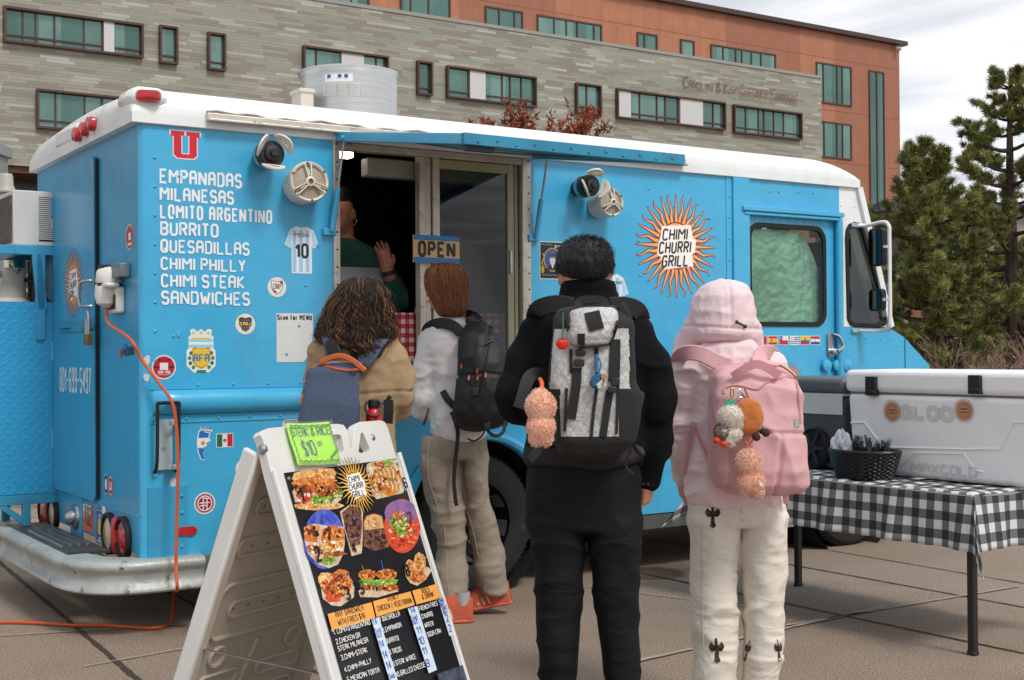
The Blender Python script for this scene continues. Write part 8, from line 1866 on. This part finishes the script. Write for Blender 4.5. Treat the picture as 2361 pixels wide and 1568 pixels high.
# ------------------------------------------------------------------ person with curly hair and trench coat
cur=Fig('person',6.1,818,(662.9,.36763,576.4,.36763),'person with long curly brown hair in a beige trench coat carrying a blue grey backpack','person')
q=cur.q;hc=q(465,300,.02)
zh=q(0,1900)[2]
body=uni([uni([head_fn((hc[0],.02,hc[2]-.02),(.072,.09,.115),(-.2,1,0)),chain([q(465,400,.01),q(450,560,0)],[.05,.06])],.03),loft(cur.rows([(540,330,560,.06),(640,260,640,.085),(900,260,600,.09),(1250,240,600,.1)],.09)),chain([q(235,620),q(180,940,.02),q(300,980,.26)],[.045,.038,.026]),chain([q(660,620),q(700,930,.02),q(600,960,.26)],[.045,.038,.026]),chain([q(320,1250),(q(320,0)[0],0,.45),(q(320,0)[0],0,.06)],[.08,.055,.04]),chain([q(520,1250),(q(520,0)[0],0,.45),(q(520,0)[0],0,.06)],[.08,.055,.04]),hand(q(300,980,.26),(.4,.8,.1),(0,0,1),.95,.4,1),hand(q(600,960,.26),(-.4,.8,.1),(0,0,1),.95,.4,1)],.015)
form('body',body,(-.32,-.18,0),(.30,.45,1.76),.0085,SK2,cur.e)
COAT=cloth('beige_trench','a48a6a',.65,6,(1,1,1),.85,.05,.4,.3,.03)
jr=cur.rows([(430,330,560,.08),(470,285,610,.095),(530,215,690,.115),(620,160,735,.125),(760,150,720,.135),(900,140,690,.135),(1050,118,665,.135),(1200,108,672,.145),(1400,90,690,.16),(1800,70,700,.18)],.13)
ct=uni([loft(jr,2.3,.02),chain([q(650,655),q(700,790,.0),q(708,920,.02),q(690,985,.06),q(600,970,.24)],[.062,.062,.060,.056,.042],.02),chain([q(215,640),q(180,800,.0),q(175,940,.03),q(290,980,.24)],[.066,.062,.058,.042],.02)],.03)
form('trench_coat',ct,(-.36,-.24,.42),(.34,.36,q(0,420)[2]),.0082,COAT,cur.e,lambda V,N:.014*(crease(V,(6,6,6),9)-.35)+.007*(ridged(V,(20,20,20))-.5)-.008*np.exp(-((V[:,2]-q(0,895)[2]-.02*np.sin(V[:,0]*8))/.007)**2)*(V[:,1]<.05))
fl=sub(loft(cur.rows([(500,250,650,.125),(640,200,700,.145),(760,180,705,.15),(890,190,672,.152),(905,200,668,.15)],.14),2.3,.01),loft(cur.rows([(480,250,650,.115),(640,205,690,.135),(760,190,695,.14),(890,200,662,.142),(930,210,658,.14)],.14),2.3,.0),.004)
m=MB();cur.prism([(300,455),(450,450),(440,500),(310,500)],-.135,-.10,m);m.build('collar',COAT,cur.e,bevel=.012)
for x in(320,520):add_shoe(cur,(q(x,0)[0],-.08,0),(0,1,0),.25,(mat('dark_shoe','2a2422',rough=.6),SOLE))
lg=uni([loft([(z,q(x,0)[0],0,.085,.09) for z in(.05,.3,.62)],2,.02) for x in(320,520)],0)
form('trousers',lg,(-.3,-.14,.03),(.1,.14,.65),.009,mat('dark_denim','252a36',rough=.9,var=.1),cur.e)
# curls
hrow=cur.rows([(158,420,520,.05,.0),(175,380,560,.085,.0),(205,345,595,.115,.0),(260,305,628,.135,-.01),(340,258,648,.14,-.015),(440,215,662,.135,-.03),(520,190,672,.125,-.05),(560,215,640,.10,-.07),(600,360,625,.085,-.09),(650,385,600,.06,-.105),(680,400,560,.04,-.11)],.12)
CH=[mat('curly_dark','2a1c14',rough=.6,var=.25,vscale=30),mat('curly_brown','5f3d24',rough=.55,var=.25,vscale=30),mat('curly_gold','9c6a3e',rough=.4,var=.2,vscale=30)]
hm=form('hair',sub(loft([(a,b,c,d*.94,e*.92) for a,b,c,d,e in hrow],2.2,.02),ell((hc[0],.13,hc[2]-.05),(.075,.08,.11)),.02),(-.36,-.26,q(0,700)[2]),(.2,.2,q(0,140)[2]),.0085,CH[0],cur.e,lambda V,N:.010*(ridged(V,(28,28,20))-.5))
r=np.random.default_rng(12);n=2300;k=34;s=np.array(sorted(hrow));zt,zb=s[-1,0],s[0,0]
th=r.uniform(math.pi*.92,math.pi*2.08,n);z0=zb+(zt-zb)*r.uniform(.22,1.0,n);Ln=r.uniform(.14,.42,n);t=np.linspace(0,1,k);Z=z0[:,None]-Ln[:,None]*t;ZL=q(0,678)[2]+.10*np.abs(np.cos(th))[:,None]+r.uniform(-.03,.05,n)[:,None];Z=np.maximum(Z,ZL)-(Z<ZL)*0
I=lambda c:np.interp(np.clip(Z,zb,zt-.003),s[:,0],s[:,c]);lift=r.uniform(-.012,.012,n)[:,None];tw=r.uniform(60,120,n)[:,None];ph=r.uniform(0,6.28,n)[:,None];rad=r.uniform(.006,.015,n)[:,None]*np.clip(t*3,.2,1)[None]
T=th[:,None]+r.normal(0,.12,n)[:,None]*t
an=ph+tw*(z0[:,None]-Z)*1.15;X=I(1)+(I(3)+lift)*np.cos(T)+rad*np.cos(an);Y=I(2)+(I(4)+lift)*np.sin(T)+rad*np.sin(an)
P=np.stack([X,Y,Z],-1)
depth=(zt-z0-Ln*.5)/(zt-zb);mi=np.where(r.random(n)<np.clip(depth*1.5-.1,.10,.72),np.where(r.random(n)<.45,2,1),0)
strands('curls',P,r.uniform(.0011,.0026,n),CH,hm,mi,3)
n=130;th=r.uniform(math.pi*.95,math.pi*2.05,n);z0=zb+(zt-zb)*r.uniform(.3,.9,n);t=np.linspace(0,1,20);Z=z0[:,None]-.14*t;T=th[:,None]+0*t;lf=(.02+.03*t)[None]*r.uniform(.3,1,n)[:,None];X=I(1)+(I(3)+lf)*np.cos(T)+.008*np.cos(60*Z+th[:,None]*5);Y=I(2)+(I(4)+lf)*np.sin(T)+.008*np.sin(60*Z+th[:,None]*5)
strands('flyaway_hair',np.stack([X,Y,Z],-1),np.full(n,.0010),CH,hm,r.integers(0,3,n))
# blue grey backpack
cb=Fig('backpack',6.1,818,cur.c,'blue grey canvas backpack with orange leather handle and piping on the curly haired person','backpack');bq=cb.q
HEA=mat('heather_blue_canvas','47546a',rough=.9,var=.12,vscale=120,bump=.5,bscale=600,detail=1);ORL=mat('orange_leather','b55a26',rough=.5,var=.1)
pk=loft(cb.rows([(686,215,470,.06,-.19),(705,160,515,.085,-.20),(740,132,528,.095,-.21),(850,106,532,.10,-.215),(960,84,522,.105,-.22),(1060,68,498,.105,-.22),(1200,60,485,.105,-.22),(1265,75,470,.095,-.215),(1285,110,430,.07,-.21)],.1,-.21),4.5,.03)
po_=form('pack_body',pk,(-.36,-.38,bq(0,1300,-.3)[2]),(.06,-.08,bq(0,675,-.2)[2]),.0078,HEA,cb.e,lambda V,N:.012*(ridged(V,(8,8,7),3)-.5)-.008*np.exp(-((V[:,0]-bq(452,0,-.33)[0]+.05*(bq(0,760,-.33)[2]-V[:,2]))/.006)**2)*(V[:,1]<-.2))
m=MB();m.tube(smooth_path(cb.hug(po_,[(150,725),(200,705),(290,728),(380,742),(440,738),(490,752),(510,790),(520,850)],.002),4),.0065,6);m.tube(smooth_path(cb.hug(po_,[(205,702),(330,690),(440,700),(505,735)],.002),4),.005,6);m.build('piping',ORL,cb.e)
m=MB();cb.band([(200,692,-.30),(270,660,-.305),(335,650,-.305),(405,678,-.305),(450,715,-.305),(487,745,-.31)],.024,.012,m);m.build('handle',ORL,cb.e,bevel=.004)
m=MB();P=cb.hug(po_,[(470,862),(518,872),(518,884),(470,876)],.004);m.add(P,[(0,1,2,3)]);cb.prism([(85,890),(105,880),(112,910),(92,940),(68,935)],-.30,-.285,m);m.build('leather_tab',ORL,cb.e)
m=MB();m.lathe([(0,-.003),(.018,-.003),(.018,.003),(0,.003)],cb.hug(po_,[(478,935)],.008)[0],(0,1,0),16);m.tube([cb.hug(po_,[(474,905)],.006)[0],cb.hug(po_,[(476,925)],.008)[0]],.004,6);m.tube([Vector(cb.q(110+9*math.cos(t_),820+18*math.sin(t_),-.29)) for t_ in [i*.4 for i in range(16)]],.003,6,closed=True);m.build('metal_ring',STEEL,cb.e)
for pts in([(290,660,-.17),(270,560,-.16),(250,500,-.12),(240,470,-.02)],[(470,700,-.17),(520,640,-.17),(570,560,-.15),(610,520,-.09),(630,505,.02)]):
    m=MB();cb.band(pts,.066,.016,m);m.build('shoulder_strap',HEA,cb.e,bevel=.003)
m=MB();cb.band([(298,645,-.185),(276,590,-.182),(268,550,-.178)],.048,.008,m);m.build('reflective_patch',PB,cb.e)
m=MB();cb.band([(600,960,-.13),(625,930,-.14),(640,905,-.14)],.02,.006,m);cb.band([(628,930,-.15),(628,1000,-.155),(622,1078,-.155)],.045,.006,m);m.build('hanging_webbing',PB,cb.e)
# red bottle in the side pocket
bt=cb.q(535,1060,-.24);bo=empty('water_bottle',Vector(bt)+cb.o-Vector((0,0,.12)),0,'red metal water bottle with a black loop cap beside the blue grey backpack','bottle')
m=MB();z=.12+cb.L(75);m.lathe([(0,0),(.034,0),(.036,.004),(.036,z-.03),(.033,z-.012),(.022,z),(.022,z+.01)],n=24);m.build('body',mat('red_bottle','c8121a',rough=.3,var=.04),bo)
m=MB();m.lathe([(.024,z),(.026,z+.006),(.026,z+.034),(.02,z+.04),(0,z+.04)],n=20);m.build('cap',BK,bo)
m=MB();m.tube(smooth_path([(-.03,-.01,z+.03),(-.035,-.03,z-.0),(-.01,-.045,z-.03),(.02,-.043,z-.03),(.036,-.02,z+.0),(.03,-.01,z+.03)],5),.006,8);m.build('loop',BK,bo)

# ------------------------------------------------------------------ seller inside the truck
sel=Fig('person',7.62,800,(576.4,.40427,86.5,.40427),'seller with dark tied back hair and dark green top inside the truck behind the laptop','person')
q=sel.q;hc=q(518,985,.0);fc=Vector((-.22,-.95,-.2))
hw=q(775,1290,-.10)
body=uni([uni([head_fn((hc[0],.0,hc[2]),(.083,.100,.13),fc),chain([q(540,1060,.03),q(530,1180,.03)],[.062,.075])],.03),loft(sel.rows([(1130,470,610,.07,.03),(1200,430,690,.10,.03),(1400,400,760,.13,.03),(1700,390,770,.15,.03)],.1)),chain([q(720,1260,.03),q(850,1480,.0),q(790,1330,-.1)],[.055,.048,.034]),hand(q(790,1325,-.1),Vector(q(755,1150,-.12))-Vector(q(790,1325,-.1)),(.35,.9,.1),1.12,.22,1)],.015)
form('body',body,(-.26,-.34,1.0),(.36,.22,2.42),.0065,SK3,sel.e)
hr=sel.rows([(832,490,560,.06,.02),(850,452,584,.095,.02),(905,430,600,.116,.02),(970,430,602,.110,.03),(1035,440,596,.09,.06)],.1)
form('hair',sub(loft(hr,2.1,.02),ell((hc[0]-.03,-.105,hc[2]-.04),(.088,.10,.105)),.015),(-.18,-.2,q(0,1045)[2]),(.14,.2,q(0,820)[2]),.0075,HB[0],sel.e,lambda V,N:.004*(nz3(V,(60,60,20))-.5))
m=MB();ec=q(597,1032,.0);m.tube([Vector(ec)+Vector((.019*math.cos(t_),0,.026*math.sin(t_))) for t_ in [i*.35 for i in range(18)]],.0025,6,closed=True);m.build('hoop_earring',CHROME,sel.e)
GT=mat('dark_green_top','16463a',rough=.9,var=.1,bump=.3,bscale=300)
tp_=uni([loft(sel.rows([(1135,470,600,.09,.03),(1165,440,660,.11,.03),(1210,420,740,.125,.03),(1300,400,790,.14,.03),(1700,385,800,.165,.03)],.12),2.3,.02),chain([q(735,1280,.03),q(855,1490,.0),q(815,1400,-.06)],[.075,.066,.05],.02)],.03)
form('top',tp_,(-.26,-.3,.92),(.36,.26,q(0,1125)[2]),.0085,GT,sel.e,lambda V,N:.012*(ridged(V,(8,8,8))-.5))
m=MB();w_=Vector(q(793,1335,-.1));d_=(Vector(q(755,1150,-.12))-w_).normalized();m.lathe([(.036,-.012),(.038,-.010),(.038,.010),(.036,.012)],w_,d_,18);m.build('wristband',BK,sel.e)
